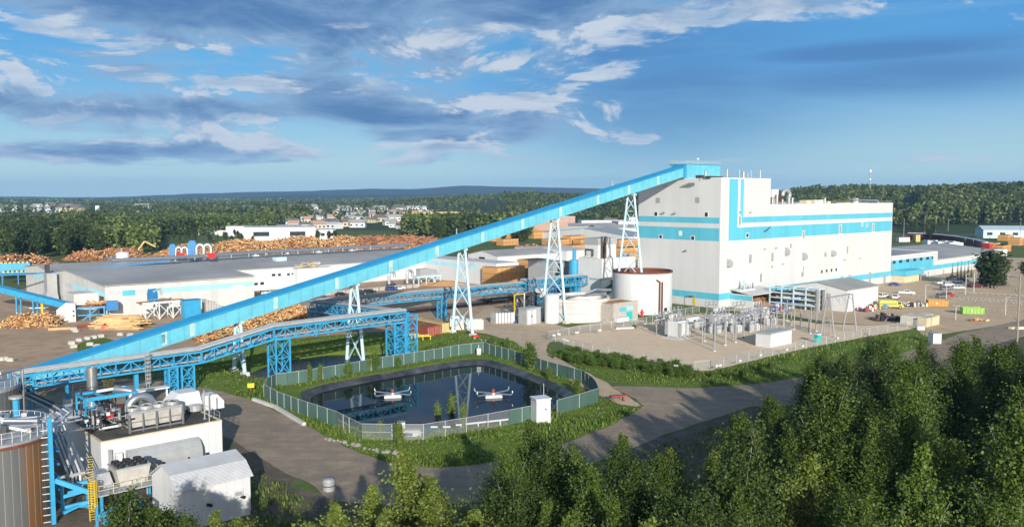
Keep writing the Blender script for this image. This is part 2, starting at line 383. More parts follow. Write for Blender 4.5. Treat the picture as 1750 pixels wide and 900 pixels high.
EXPO = .25
def build_sky():
    w = bpy.data.worlds.new('World'); SC.world = w; w.use_nodes = True
    nt = w.node_tree; L = nt.links; nt.nodes.clear()
    out = nd(nt, 'ShaderNodeOutputWorld'); bg = nd(nt, 'ShaderNodeBackground'); L.new(bg.outputs[0], out.inputs[0])
    STR = .135
    bg.inputs[1].default_value = STR
    sky = nd(nt, 'ShaderNodeTexSky'); sky.sky_type = 'NISHITA'; sky.sun_disc = False
    sky.sun_elevation = SUN_EL; sky.sun_rotation = math.atan2(to_sun[0], to_sun[1])
    sky.air_density = 1.0; sky.dust_density = .6; sky.ozone_density = 2.0
    tc = nd(nt, 'ShaderNodeTexCoord'); sx = nd(nt, 'ShaderNodeSeparateXYZ'); L.new(tc.outputs['Generated'], sx.inputs[0])
    def mth(op, a, b=None, c=None, clamp=False):
        n = nd(nt, 'ShaderNodeMath', operation=op); n.use_clamp = clamp
        for i, x in enumerate((a, b, c)):
            if x is None: continue
            if isinstance(x, (int, float)): n.inputs[i].default_value = x
            else: L.new(x, n.inputs[i])
        return n.outputs[0]
    def rng(x, a, b, c=0., d=1., smooth=True):
        n = nd(nt, 'ShaderNodeMapRange'); n.interpolation_type = 'SMOOTHSTEP' if smooth else 'LINEAR'
        L.new(x, n.inputs[0])
        for i, q in enumerate((a, b, c, d)): n.inputs[i+1].default_value = q
        return n.outputs[0]
    def mix(f, a, b):
        n = nd(nt, 'ShaderNodeMix', data_type='RGBA')
        if isinstance(f, (int, float)): n.inputs[0].default_value = f
        else: L.new(f, n.inputs[0])
        for i, q in ((6, a), (7, b)):
            if isinstance(q, tuple): n.inputs[i].default_value = (*q, 1)
            else: L.new(q, n.inputs[i])
        return n.outputs[2]
    x, y, z = sx.outputs[0], sx.outputs[1], sx.outputs[2]
    zc = mth('MAXIMUM', z, 0.0)
    az = mth('ARCTAN2', x, y)                     # compass direction, 0 = straight ahead, + = right
    el = mth('ARCSINE', zc)                       # elevation
    SD = 7.3
    # cloud noise laid on the dome, flattened towards the horizon; a second sample slightly higher finds sunlit upper edges
    def deck(lift, seed, fx, fy, det, rough=.6, dist=.25):
        e2 = mth('POWER', mth('ADD', mth('ADD', el, lift), .012), .72)
        cv = nd(nt, 'ShaderNodeCombineXYZ'); L.new(mth('MULTIPLY', az, fx), cv.inputs[0]); L.new(mth('MULTIPLY', e2, fy), cv.inputs[1]); cv.inputs[2].default_value = seed
        n = nd(nt, 'ShaderNodeTexNoise'); n.inputs['Scale'].default_value = 1.0; n.inputs['Detail'].default_value = det
        n.inputs['Roughness'].default_value = rough; n.inputs['Distortion'].default_value = dist
        L.new(cv.outputs[0], n.inputs['Vector']); return n.outputs['Fac']
    def blob(ac, ec, wa, we):
        da = mth('DIVIDE', mth('SUBTRACT', az, ac), wa); de = mth('DIVIDE', mth('SUBTRACT', el, ec), we)
        r2 = mth('ADD', mth('MULTIPLY', da, da), mth('MULTIPLY', de, de))
        return mth('EXPONENT', mth('MULTIPLY', r2, -1.0))
    def lin(r, g, b): return tuple(((c/255)/12.92 if c/255 < .04045 else ((c/255+.055)/1.055)**2.4) / STR / 2**EXPO for c in (r, g, b))
    a0 = deck(0, SD, 7.0, 17, 10, .62, .5); a1 = deck(.020, SD, 7.0, 17, 10, .62, .5)
    # heavier cloud upper left and centre, a band across the middle, clearing to the lower right and at the horizon
    bias = mth('MULTIPLY', blob(-.34, .215, .46, .050), .30)
    for (ac,ec,wa,we,k) in ((-.08,.165,.22,.03,.10),(-.10,.105,.22,.028,.16),(-.24,.135,.30,.02,.07),(-.50,.090,.18,.016,.16),(-.44,.046,.18,.013,.20),(-.02,.070,.18,.014,.16),(-.12,.088,.12,.012,.14),(-.30,.098,.14,.012,.12),(.42,.215,.20,.02,.10),(.08,.225,.16,.025,.22),(.20,.20,.10,.02,.08),
            (-.38,.165,.28,.022,-.10),(-.12,.135,.08,.012,-.06),(.0,.175,.06,.018,-.10),(.62,.10,.26,.06,-.16),(.24,.13,.16,.07,-.16),(.42,.17,.2,.03,-.08),(.40,.05,.40,.03,-.05)):
        bias = mth('ADD', bias, mth('MULTIPLY', blob(ac,ec,wa,we), k))
    bias = mth('SUBTRACT', bias, rng(el, .040, .012, 0, .3))
    d0 = mth('ADD', a0, bias); d1 = mth('ADD', a1, bias)
    cover = rng(d0, .495, .65); cover1 = rng(d1, .495, .67)
    lit = mth('MULTIPLY', mth('SUBTRACT', cover, cover1, clamp=True), 2.4, clamp=True)
    # the broad soft rain-bearing mass right of centre and the dark bar beyond it
    s0 = deck(0, 11.3, 3.0, 12, 6)
    m1 = mth('MAXIMUM', blob(.17, .115, .17, .085), mth('MULTIPLY', blob(.40, .125, .20, .022), 1.0))
    m1 = mth('MAXIMUM', m1, mth('MULTIPLY', blob(.38, .152, .16, .012), 1.1))
    mass = mth('MULTIPLY', mth('MULTIPLY', m1, rng(s0, .30, .58, .7, 1.15)), 1.15, clamp=True)
    # bright cumulus edge running up to the right, and small bright patches
    cu = deck(0, 23.1, 15, 52, 10, .62)
    dl = mth('SUBTRACT', el, mth('MULTIPLY_ADD', mth('SUBTRACT', az, .12), .33, .175))
    band = mth('MULTIPLY', mth('EXPONENT', mth('MULTIPLY', mth('MULTIPLY', dl, dl), -1500.)), blob(.145, .19, .10, .2))
    for (ac,ec,wa,we,k) in ((.44,.212,.10,.012,.85),(.02,.128,.08,.022,.75),(.42,.028,.32,.007,.8),(.25,.040,.06,.006,.9),(-.20,.19,.05,.010,.8),(-.27,.175,.06,.008,.8),(-.44,.058,.04,.006,.9),(.12,.155,.07,.02,.7)):
        band = mth('MAXIMUM', band, mth('MULTIPLY', blob(ac,ec,wa,we), k))
    puff = rng(mth('ADD', cu, mth('MULTIPLY', mth('SUBTRACT', band, 1.0), .42)), .39, .62)
    wisp = rng(deck(0, 41., 3.2, 42, 9, .65), .46, .74)
    # Nishita gives the light; its blue is leaned towards the deep evening blue of the place
    col = sky.outputs[0]
    grade = mix(rng(el, 0.0, .17), lin(182,222,228), lin(56,142,212))
    grade = mix(mth('MULTIPLY', blob(-.15, .15, .6, .08), .6), grade, lin(70,176,234))
    col = mix(.86, col, grade)
    col = mix(mth('MULTIPLY', wisp, .30), col, lin(150,198,228))
    col = mix(mth('MULTIPLY', mass, .92), col, mix(rng(el, .01, .16), lin(124,178,212), lin(82,132,190)))
    tex = rng(deck(0, 61., 9, 34, 8, .65), .35, .65)
    shade = mix(rng(d0, .56, .84), lin(144,178,212), lin(80,122,174))
    shade = mix(mth('MULTIPLY', tex, .38), shade, lin(142,174,210))
    col = mix(mth('MULTIPLY', cover, .93), col, shade)
    col = mix(mth('MULTIPLY', mth('MULTIPLY', lit, rng(deck(0, 83., 8, 22, 6), .40, .58, .35, 1.0)), .88), col, lin(208,218,230))
    col = mix(mth('MULTIPLY', puff, .82), col, lin(204,214,228))
    # hemisphere behind and overhead keeps the plain sky
    front = mth('MULTIPLY', rng(y, .0, .35), rng(el, .55, .32))
    fin = mix(front, sky.outputs[0], col)
    L.new(fin, bg.inputs[0])
build_sky()

SC.view_settings.view_transform = 'Standard'; SC.view_settings.look = 'None'
SC.view_settings.exposure = EXPO; SC.view_settings.gamma = 1.0; SC.view_settings.use_curve_mapping = False
SC.render.engine = 'CYCLES'
cy = SC.cycles
cy.use_adaptive_sampling = True; cy.adaptive_threshold = .015
cy.use_denoising = True; cy.denoiser = 'OPENIMAGEDENOISE'
cy.max_bounces = 6; cy.diffuse_bounces = 3; cy.glossy_bounces = 3; cy.transmission_bounces = 3; cy.transparent_max_bounces = 10; cy.volume_bounces = 0
cy.sample_clamp_indirect = 4

HAZE = 6.5e-5
def build_haze():
    mb = MB(); m = bpy.data.materials.new('air_haze'); m.use_nodes = True
    nt = m.node_tree; nt.nodes.clear()
    out = nd(nt, 'ShaderNodeOutputMaterial'); pv = nd(nt, 'ShaderNodeVolumePrincipled')
    pv.inputs['Color'].default_value = (.30,.58,1.0,1); pv.inputs['Density'].default_value = HAZE; pv.inputs['Anisotropy'].default_value = 0.0
    nt.links.new(pv.outputs[0], out.inputs['Volume'])
    mb.box(-15000, 15000, -300, 12500, -40, 240, m)
    o = mb.build('haze'); tag(o, 'thin blue air haze over the far forest and hills', None, None, 'stuff')
if HAZE: build_haze()
# ------------------------------------------------------------------ ground
def gp(pts, z=0.0): return np.array([G(a, b, z)[:2] for a, b in pts])

def sdf(poly, x, y):
    """signed distance, + inside"""
    x = np.asarray(x, float); y = np.asarray(y, float)
    d = np.full(x.shape, 1e18); ins = np.zeros(x.shape, bool)
    n = len(poly)
    for i in range(n):
        ax, ay = poly[i]; bx, by = poly[(i+1) % n]
        ex, ey = bx-ax, by-ay; wx, wy = x-ax, y-ay
        t = np.clip((wx*ex+wy*ey)/(ex*ex+ey*ey+1e-12), 0, 1)
        d = np.minimum(d, (wx-ex*t)**2+(wy-ey*t)**2)
        if abs(by-ay) > 1e-12:
            c = ((ay > y) != (by > y)) & (x < (bx-ax)*(y-ay)/(by-ay)+ax)
            ins ^= c
    return np.sqrt(d) * np.where(ins, 1, -1)

def sstep(a, b, x):
    t = np.clip((x-a)/(b-a), 0, 1); return t*t*(3-2*t)

_rs = np.random.RandomState(3)
_tab = _rs.rand(64, 64)
def vnoise(x, y, s):
    x = np.asarray(x)/s; y = np.asarray(y)/s
    xi = np.floor(x).astype(int); yi = np.floor(y).astype(int); fx = x-xi; fy = y-yi
    fx = fx*fx*(3-2*fx); fy = fy*fy*(3-2*fy)
    q = lambda i, j: _tab[i % 64, j % 64]
    return (q(xi,yi)*(1-fx)+q(xi+1,yi)*fx)*(1-fy)+(q(xi,yi+1)*(1-fx)+q(xi+1,yi+1)*fx)*fy - .5

FENCE_PX = [(451,679),(474,692),(510,706),(577,729),(597,740),(618,751),(670,752),(724,752),(797,740),(870,726),(914,717),(952,708),
            (990,697),(1023,686),(1019,675),(1012,666),(994,653),(969,646),(936,637),(880,618),(826,602),(784,607),(742,615),(654,629),(594,641),(530,652),(491,658),(472,660),(456,668)]
FENCE = gp(FENCE_PX)
LOW = gp([(345,636),(400,612),(470,598),(560,588),(650,582),(720,583),(770,590),(745,605),(660,622),(594,634),(525,645),(478,652),(440,664),(395,655)], -1.5)
DITCH = gp([(418,640),(455,624),(500,613),(562,605),(620,606),(690,602),(700,610),(640,622),(560,634),(500,650),(440,652)], -3)
SWAMP = gp([(1215,795),(1255,770),(1290,745),(1320,740),(1330,770),(1270,810)], -1)

POND = FENCE[[0,3,5,7,10,13,15,18,20,24,26,28]]
def pond_s(x, y, k=.30):
    """rounded inset distance of the pond (soft minimum over its sides)"""
    x = np.asarray(x, float); y = np.asarray(y, float); acc = np.zeros(x.shape); n = len(POND)
    ar = sum(POND[i][0]*POND[(i+1)%n][1]-POND[(i+1)%n][0]*POND[i][1] for i in range(n))
    for i in range(n):
        a, b = POND[i], POND[(i+1)%n]; e = (b-a)/np.linalg.norm(b-a); d = (e[0]*(y-a[1])-e[1]*(x-a[0]))*(1 if ar > 0 else -1)
        acc += np.exp(np.clip(-k*d, -60, 60))
    return -np.log(acc)/k

def height(x, y):
    x = np.asarray(x, float); y = np.asarray(y, float)
    h = np.zeros(x.shape)
    h = h - 2.2*sstep(-1, 9, sdf(LOW, x, y))
    h = h - 2.2*sstep(-1.5, 3.5, sdf(DITCH, x, y))
    s = sdf(FENCE, x, y)
    bowl = np.clip((pond_s(x, y)-.3)*.62, 0, 4.2)
    h = np.where(s > 0, -bowl, h)
    h = h - 1.2*sstep(-2, 4, sdf(SWAMP, x, y))
    # bank falling from the substation pad to the road
    # far land: gently rising forest, a wooded rise to the right
    d = np.hypot(x, y); az = x/np.maximum(y, 1)
    k = sstep(-.22, .02, az)
    h = h + sstep(1100, 2300, d)*(30*k*(1-.25*sstep(.05,.2,az))) + sstep(930, 1500, d)*sstep(.26, .40, az)*24
    h = h + sstep(1000, 1800, d)*(vnoise(x, y, 420)*12)
    return h
def gz(x, y): return float(height(np.array([x]), np.array([y]))[0])
def on(P, dz=0.0): return np.array([P[0], P[1], gz(P[0], P[1]) + dz])
def GH(px, py):
    """photo point on the real (uneven) ground"""
    P = G(px, py)
    for _ in range(8): P = G(px, py, gz(P[0], P[1]))
    return P

def ladder(a, b, far, step, grow=1.16):
    out = list(np.arange(a, b+.01, step)); s = step; v = out[-1]
    while v < far: s = min(s*grow, 900); v += s; out.append(v)
    s = step; v = a; lo = []
    while v > -far: s = min(s*grow, 900); v -= s; lo.append(v)
    return np.array(lo[::-1] + out)
gx = ladder(-165, 290, 14500, 1.5); gy = ladder(56, 470, 14500, 1.5); gy = gy[gy > -290]
GX, GY = np.meshgrid(gx, gy)
GZ = height(GX, GY)
NX, NY = len(gx), len(gy)
gverts = np.stack([GX.ravel(), GY.ravel(), GZ.ravel()], 1)
_i = (np.arange(NY-1)[:, None]*NX + np.arange(NX-1)[None, :]).ravel()
gtris = np.concatenate([np.stack([_i, _i+1, _i+NX+1], 1), np.stack([_i, _i+NX+1, _i+NX], 1)])

def np_mesh(name, verts, faces, mats, smooth=False, midx=None):
    me = bpy.data.meshes.new(name)
    k = faces.shape[1]
    me.vertices.add(len(verts)); me.vertices.foreach_set('co', np.asarray(verts, np.float32).ravel())
    me.loops.add(faces.size); me.loops.foreach_set('vertex_index', faces.astype(np.int32).ravel())
    me.polygons.add(len(faces)); me.polygons.foreach_set('loop_start', np.arange(0, faces.size, k, dtype=np.int32))
    me.polygons.foreach_set('loop_total', np.full(len(faces), k, np.int32))
    for m in mats: me.materials.append(m)
    if midx is not None: me.polygons.foreach_set('material_index', midx.astype(np.int32))
    if smooth: me.polygons.foreach_set('use_smooth', np.ones(len(faces), bool))
    me.update(calc_edges=True); me.validate()
    return me

def ground_mat(name, c1, c2, c3, s1=.05, s2=.6, bump=.3, bscale=1.2, fine=.25, tracks=None):
    m = bpy.data.materials.new(name); m.use_nodes = True
    nt = m.node_tree; L = nt.links; b = nt.nodes['Principled BSDF']
    b.inputs['Roughness'].default_value = .92; b.inputs['Specular IOR Level'].default_value = .15
    tc = nd(nt, 'ShaderNodeTexCoord')
    def noise(s, det, lo, hi, rot=0, sc=(1,1,1)):
        n = nd(nt, 'ShaderNodeTexNoise'); n.inputs['Scale'].default_value = s; n.inputs['Detail'].default_value = det; n.inputs['Roughness'].default_value = .65
        mp = nd(nt, 'ShaderNodeMapping'); mp.inputs['Rotation'].default_value = (0,0,rot); mp.inputs['Scale'].default_value = sc
        L.new(tc.outputs['Object'], mp.inputs[0]); L.new(mp.outputs[0], n.inputs['Vector'])
        r = nd(nt, 'ShaderNodeMapRange'); r.inputs[1].default_value = lo; r.inputs[2].default_value = hi; L.new(n.outputs['Fac'], r.inputs[0]); return r.outputs[0]
    def mixc(f, a, bb):
        x = nd(nt, 'ShaderNodeMix', data_type='RGBA'); L.new(f, x.inputs[0])
        for i, q in ((6,a),(7,bb)):
            if isinstance(q, tuple): x.inputs[i].default_value = (*q,1)
            else: L.new(q, x.inputs[i])
        return x.outputs[2]
    col = mixc(noise(s1, 6, .38, .62), c1, c2)
    col = mixc(noise(s2, 5, .45, .75), col, c3)
    if tracks is not None:
        col = mixc(noise(.5, 5, .50, .72, tracks, (.06, 1, 1)), col, tuple(q*.80 for q in c1))
    f = noise(2.6, 4, .25, .75)
    r = nd(nt, 'ShaderNodeMapRange'); r.inputs[3].default_value = 1-fine; r.inputs[4].default_value = 1+fine; L.new(f, r.inputs[0])
    vs = nd(nt, 'ShaderNodeVectorMath', operation='SCALE'); L.new(col, vs.inputs[0]); L.new(r.outputs[0], vs.inputs['Scale'])
    L.new(vs.outputs[0], b.inputs['Base Color'])
    bn = nd(nt, 'ShaderNodeTexNoise'); bn.inputs['Scale'].default_value = bscale; bn.inputs['Detail'].default_value = 6; L.new(tc.outputs['Object'], bn.inputs['Vector'])
    bp = nd(nt, 'ShaderNodeBump'); bp.inputs['Strength'].default_value = bump; bp.inputs['Distance'].default_value = .3
    L.new(bn.outputs['Fac'], bp.inputs['Height']); L.new(bp.outputs[0], b.inputs['Normal'])
    return m
M['meadow'] = ground_mat('meadow_grass', (.075,.13,.028), (.11,.15,.04), (.16,.15,.07), .03, .4, .6)
M['woodland'] = ground_mat('woodland_floor', (.032,.055,.018), (.045,.07,.022), (.07,.09,.03), .012, .09, .5)
M['grass'] = ground_mat('lush_grass', (.095,.17,.018), (.145,.205,.028), (.17,.165,.05), .09, .8, .9, 2.2, .35)
M['dirt'] = ground_mat('yard_dirt', (.53,.375,.24), (.43,.30,.19), (.27,.19,.12), .035, .25, .35, 1.2, .14, tracks=.6)
M['asphalt'] = ground_mat('worn_asphalt', (.31,.245,.18), (.245,.195,.145), (.42,.315,.21), .05, .35, .2, 2.0, .1, tracks=-.85)
M['sand'] = ground_mat('pale_gravel', (.76,.58,.39), (.70,.53,.36), (.62,.46,.31), .04, .5, .25, 2.5, .1)
M['pave'] = ground_mat('pale_hardstand', (.58,.445,.30), (.50,.38,.255), (.42,.315,.21), .05, .4, .2, 2.0, .1, tracks=.7)
M['lot'] = ground_mat('parking_gravel', (.60,.45,.295), (.52,.385,.25), (.43,.315,.21), .03, .3, .2, 2.0, .1, tracks=.25)
M['mud'] = ground_mat('dark_shaded_earth', (.14,.115,.085), (.10,.085,.06), (.19,.15,.11), .06, .4, .4, 1.5, .2)  # brown earth darkened to paint shade into the gaps under the trees
M['liner'] = mat('black_pond_liner', (.035,.037,.042), .42, var=.5, scale=.5, col2=(.075,.077,.08), bump=.8, bscale=.8)
def water_mat(name, col, rough, bump):
    m = bpy.data.materials.new(name); m.use_nodes = True
    nt = m.node_tree; L = nt.links; b = nt.nodes['Principled BSDF']
    b.inputs['Base Color'].default_value = (*col,1); b.inputs['Roughness'].default_value = rough; b.inputs['IOR'].default_value = 1.33
    b.inputs['Specular IOR Level'].default_value = .14
    tc = nd(nt, 'ShaderNodeTexCoord'); n = nd(nt, 'ShaderNodeTexNoise'); n.inputs['Scale'].default_value = .9; n.inputs['Detail'].default_value = 4; L.new(tc.outputs['Object'], n.inputs['Vector'])
    bp = nd(nt, 'ShaderNodeBump'); bp.inputs['Strength'].default_value = bump; bp.inputs['Distance'].default_value = .05; L.new(n.outputs['Fac'], bp.inputs['Height']); L.new(bp.outputs[0], b.inputs['Normal'])
    return m
M['water'] = water_mat('dark_pond_water', (.008,.013,.02), .03, .03)
M['ditchwater'] = water_mat('still_ditch_water', (.014,.022,.036), .2, .12)

# the one ground sheet (near: meadow; beyond the town: woodland floor)
dist = np.hypot(gverts[gtris].mean(1)[:,0], gverts[gtris].mean(1)[:,1])
gme = np_mesh('ground', gverts, gtris, [M['meadow'], M['woodland']], smooth=True, midx=(dist > 950).astype(int))
tag(link('ground', gme), None, None, None, 'structure')

def sheet(name, field, off, material, kind='structure', label=None, zfun=None, ragged=0.0):
    """the part of the ground where field>0, lifted a little, cut clean along field=0"""
    xs, ys = gverts[:,0], gverts[:,1]
    near = (np.abs(xs-60) < 260) & (ys > 40) & (ys < 520)
    f = np.full(len(gverts), -1.0); 
    f[near] = field(xs[near], ys[near])
    if ragged: f[near] += vnoise(xs[near], ys[near], 3.1)*ragged + vnoise(xs[near], ys[near], 9)*ragged
    v = gverts.copy(); v[:,2] += off
    if zfun is not None: v[:,2] = zfun
    pos = f[gtris] > 0; cnt = pos.sum(1)
    full = gtris[cnt == 3]
    verts = []; faces = []; idx = {}
    def key(k, co):
        if k not in idx: idx[k] = len(verts); verts.append(co)
        return idx[k]
    out = [tuple(key(int(a), v[a]) for a in t) for t in full]
    for t in gtris[(cnt > 0) & (cnt < 3)]:
        poly = []
        for i in range(3):
            a, b = int(t[i]), int(t[(i+1)%3])
            if f[a] > 0: poly.append(key(a, v[a]))
            if (f[a] > 0) != (f[b] > 0):
                k = (min(a,b), max(a,b)); u = f[k[0]]/(f[k[0]]-f[k[1]])
                poly.append(key(k, v[k[0]]*(1-u)+v[k[1]]*u))
        for i in range(1, len(poly)-1): out.append((poly[0], poly[i], poly[i+1]))
    if not out: return None
    me = np_mesh(name, np.array(verts), np.array(out), [material], smooth=True)
    return tag(link(name, me), label, None, None, kind)

def inside(*polys):
    P = [gp(p) if not isinstance(p, np.ndarray) else p for p in polys]
    return lambda x, y: np.max([sdf(p, x, y) for p in P], axis=0)

ROAD = [(-140,642),(60,640),(250,648),(345,662),(440,684),(520,727),(608,770),(660,790),(740,800),(830,792),(960,758),(1050,724),(1102,694),
        (1085,680),(1040,660),(1100,660),(1180,664),(1300,656),(1420,636),(1560,598),(1640,570),(1700,557),(1760,545),(1900,515),(1900,545),(1760,572),(1650,602),
        (1400,690),(1280,695),(1240,708),(1110,752),(1000,800),(900,850),(700,868),(570,856),(480,800),(380,742),(330,706),(60,712),(-140,712)]
PATH = [(1050,664),(1102,696),(1060,690),(1000,664),(950,634),(905,602),(880,584),(830,570),(795,566),(760,560),(800,545),(830,528),(880,525),(925,548),(970,560),(1045,548),(1100,545),(1112,556),(1010,570),(935,585),(935,603),(985,628),(1035,652)]
YARD = [(-420,478),(-100,470),(60,470),(560,455),(700,470),(860,470),(960,520),(905,532),(830,545),(770,563),(690,566),(560,572),(440,586),(330,600),(270,598),(205,612),(110,640),(-140,648),(-700,650)]
LOGYARD = [(-500,430),(60,425),(200,430),(440,408),(760,405),(860,400),(1000,400),(1100,395),(1100,470),(860,480),(560,470),(60,480),(-500,490)]
PAD = [(935,577),(1010,568),(1100,553),(1130,548),(1180,536),(1300,540),(1400,553),(1500,556),(1568,560),(1500,572),(1380,594),(1210,634),(1185,632),(1010,602)]
LOT = [(1235,530),(1320,535),(1430,552),(1500,556),(1568,560),(1580,575),(1700,557),(1900,515),(1900,440),(1740,436),(1620,456),(1530,478),(1400,500)]
GRASS = [(330,660),(300,630),(330,604),(440,588),(560,574),(690,568),(795,566),(880,584),(905,602),(950,634),(1000,664),(1060,690),(1104,697),(1050,726),(960,760),(830,794),(740,802),(660,792),(608,772),(520,729),(440,686),(345,664)]
BANK = [(930,597),(1010,603),(1185,633),(1210,635),(1380,595),(1500,573),(1568,561),(1600,566),(1560,598),(1420,636),(1300,656),(1180,664),(1100,660),(1035,652),(985,628)]
FRONT = [(380,744),(480,802),(570,858),(700,870),(900,852),(1000,802),(1110,754),(1240,710),(1280,697),(1400,692),(1650,604),(1760,574),(1900,546),(2300,600),(2600,2000),(-900,2000),(-300,715),(60,716),(330,708)]
sheet('dirt_yard', inside(YARD, LOGYARD), .02, M['dirt'], ragged=1.6)
PATCH = [(122,594),(150,580),(182,576),(204,584),(165,600),(138,603)]
sheet('grass_bank', inside(GRASS, BANK, PATCH), .024, M['grass'], ragged=1.0)
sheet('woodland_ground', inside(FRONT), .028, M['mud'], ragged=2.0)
sheet('hardstand', inside(PATH), .032, M['pave'], ragged=.6)
sheet('parking_lot', inside(LOT), .036, M['lot'], ragged=.6)
sheet('gravel_pad', inside(PAD), .044, M['sand'], ragged=.5)
sheet('road', inside(ROAD), .052, M['asphalt'], ragged=.7)
GRASSF = inside(GRASS, BANK)
sheet('pond_liner', lambda x, y: pond_s(x, y)-.4, .03, M['liner'], ragged=.35)
sheet('pond_water', lambda x, y: pond_s(x, y)-.8, 0, M['water'], zfun=-1.05)
sheet('ditch_water', lambda x, y: sdf(DITCH, x, y)+1.5, 0, M['ditchwater'], zfun=-3.0)
sheet('swamp_water', lambda x, y: sdf(SWAMP, x, y), 0, M['water'], zfun=-.75)

# distant hills: solid ridges with their own depth
def hills():
    m = ground_mat('hill_forest', (.026,.046,.022), (.034,.055,.026), (.05,.075,.032), .004, .02, .5, .05, .25)
    azs = np.linspace(-.95, .95, 200)
    def prof(rows, dist, dd, name, seed):
        px = [p for p, r in rows]; rr = [r for p, r in rows]
        ring = []
        for t, hh in ((-1.6,0),(-1.0,.42),(-.45,.82),(0,1),(.6,.9),(1.6,.3),(2.4,0)):
            D = dist + dd*t
            row = np.interp(875+FPX*azs, px, rr)
            top = EYE + (335-row)/FPX*dist/1.0
            top = np.maximum(top, 4)
            y = D*np.ones_like(azs); x = azs*D
            z = top*hh + vnoise(x, y, 700)*dist*.0022*(1 if 0 < hh else 0) + vnoise(x, y, 160)*dist*.0008*(1 if hh else 0)
            ring.append(np.stack([x, y, z - (3 if hh == 0 else 0)], 1))
        V = np.concatenate(ring); n = len(azs); f = []
        for i in range(len(ring)-1):
            k = np.arange(n-1); f.append(np.stack([i*n+k, i*n+k+1, (i+1)*n+k+1, (i+1)*n+k], 1))
        return V, np.concatenate(f)
    A = prof([(-500,335),(0,337),(100,338),(180,336),(250,334),(330,331),(450,327),(530,325.5),(640,323.5),(700,324.5),(790,318.5),(900,319.5),(1000,320.5),(1100,324),(1400,327),(2300,330)], 8600, 1100, 'hills', 1)
    B = prof([(-500,340),(0,340.5),(110,342),(160,344),(260,345),(400,338),(520,334),(640,333),(760,331),(900,330),(1050,329),(1300,330),(2300,331)], 6200, 900, 'hills', 2)
    V = np.concatenate([A[0], B[0]]); Fc = np.concatenate([A[1], B[1]+len(A[0])])
    tag(link('hills', np_mesh('hills', V, Fc, [m], smooth=True)), None, None, None, 'structure')
hills()
# ------------------------------------------------------------------ the mill building
def win(parent, axis, c, w, h, plane, material=None, proud=.10, name='window', fr=True):
    """window on a wall of a U/N-aligned thing. axis 'a': wall along local x at y=plane (faces -y); 'b': wall along local y at x=plane (faces -x)"""
    material = material or M['glass']
    mb = MB(); s, z = c
    if axis == 'a': mb.box(s-w/2, s+w/2, plane-proud*.6, plane+.02, z-h/2, z+h/2, material)
    else: mb.box(plane-proud*.6, plane+.02, s-w/2, s+w/2, z-h/2, z+h/2, material)
    o = mb.build(name, parent)
    if fr:
        f = MB(); t = .22
        for (x0,x1,z0,z1) in ((s-w/2-t,s+w/2+t,z+h/2,z+h/2+t),(s-w/2-t,s+w/2+t,z-h/2-t,z-h/2),(s-w/2-t,s-w/2,z-h/2,z+h/2),(s+w/2,s+w/2+t,z-h/2,z+h/2)):
            if axis == 'a': f.box(x0,x1,plane-proud,plane+.02,z0,z1,M['frame'])
            else: f.box(plane-proud,plane+.02,x0,x1,z0,z1,M['frame'])
        f.build('frame', o)
    return o

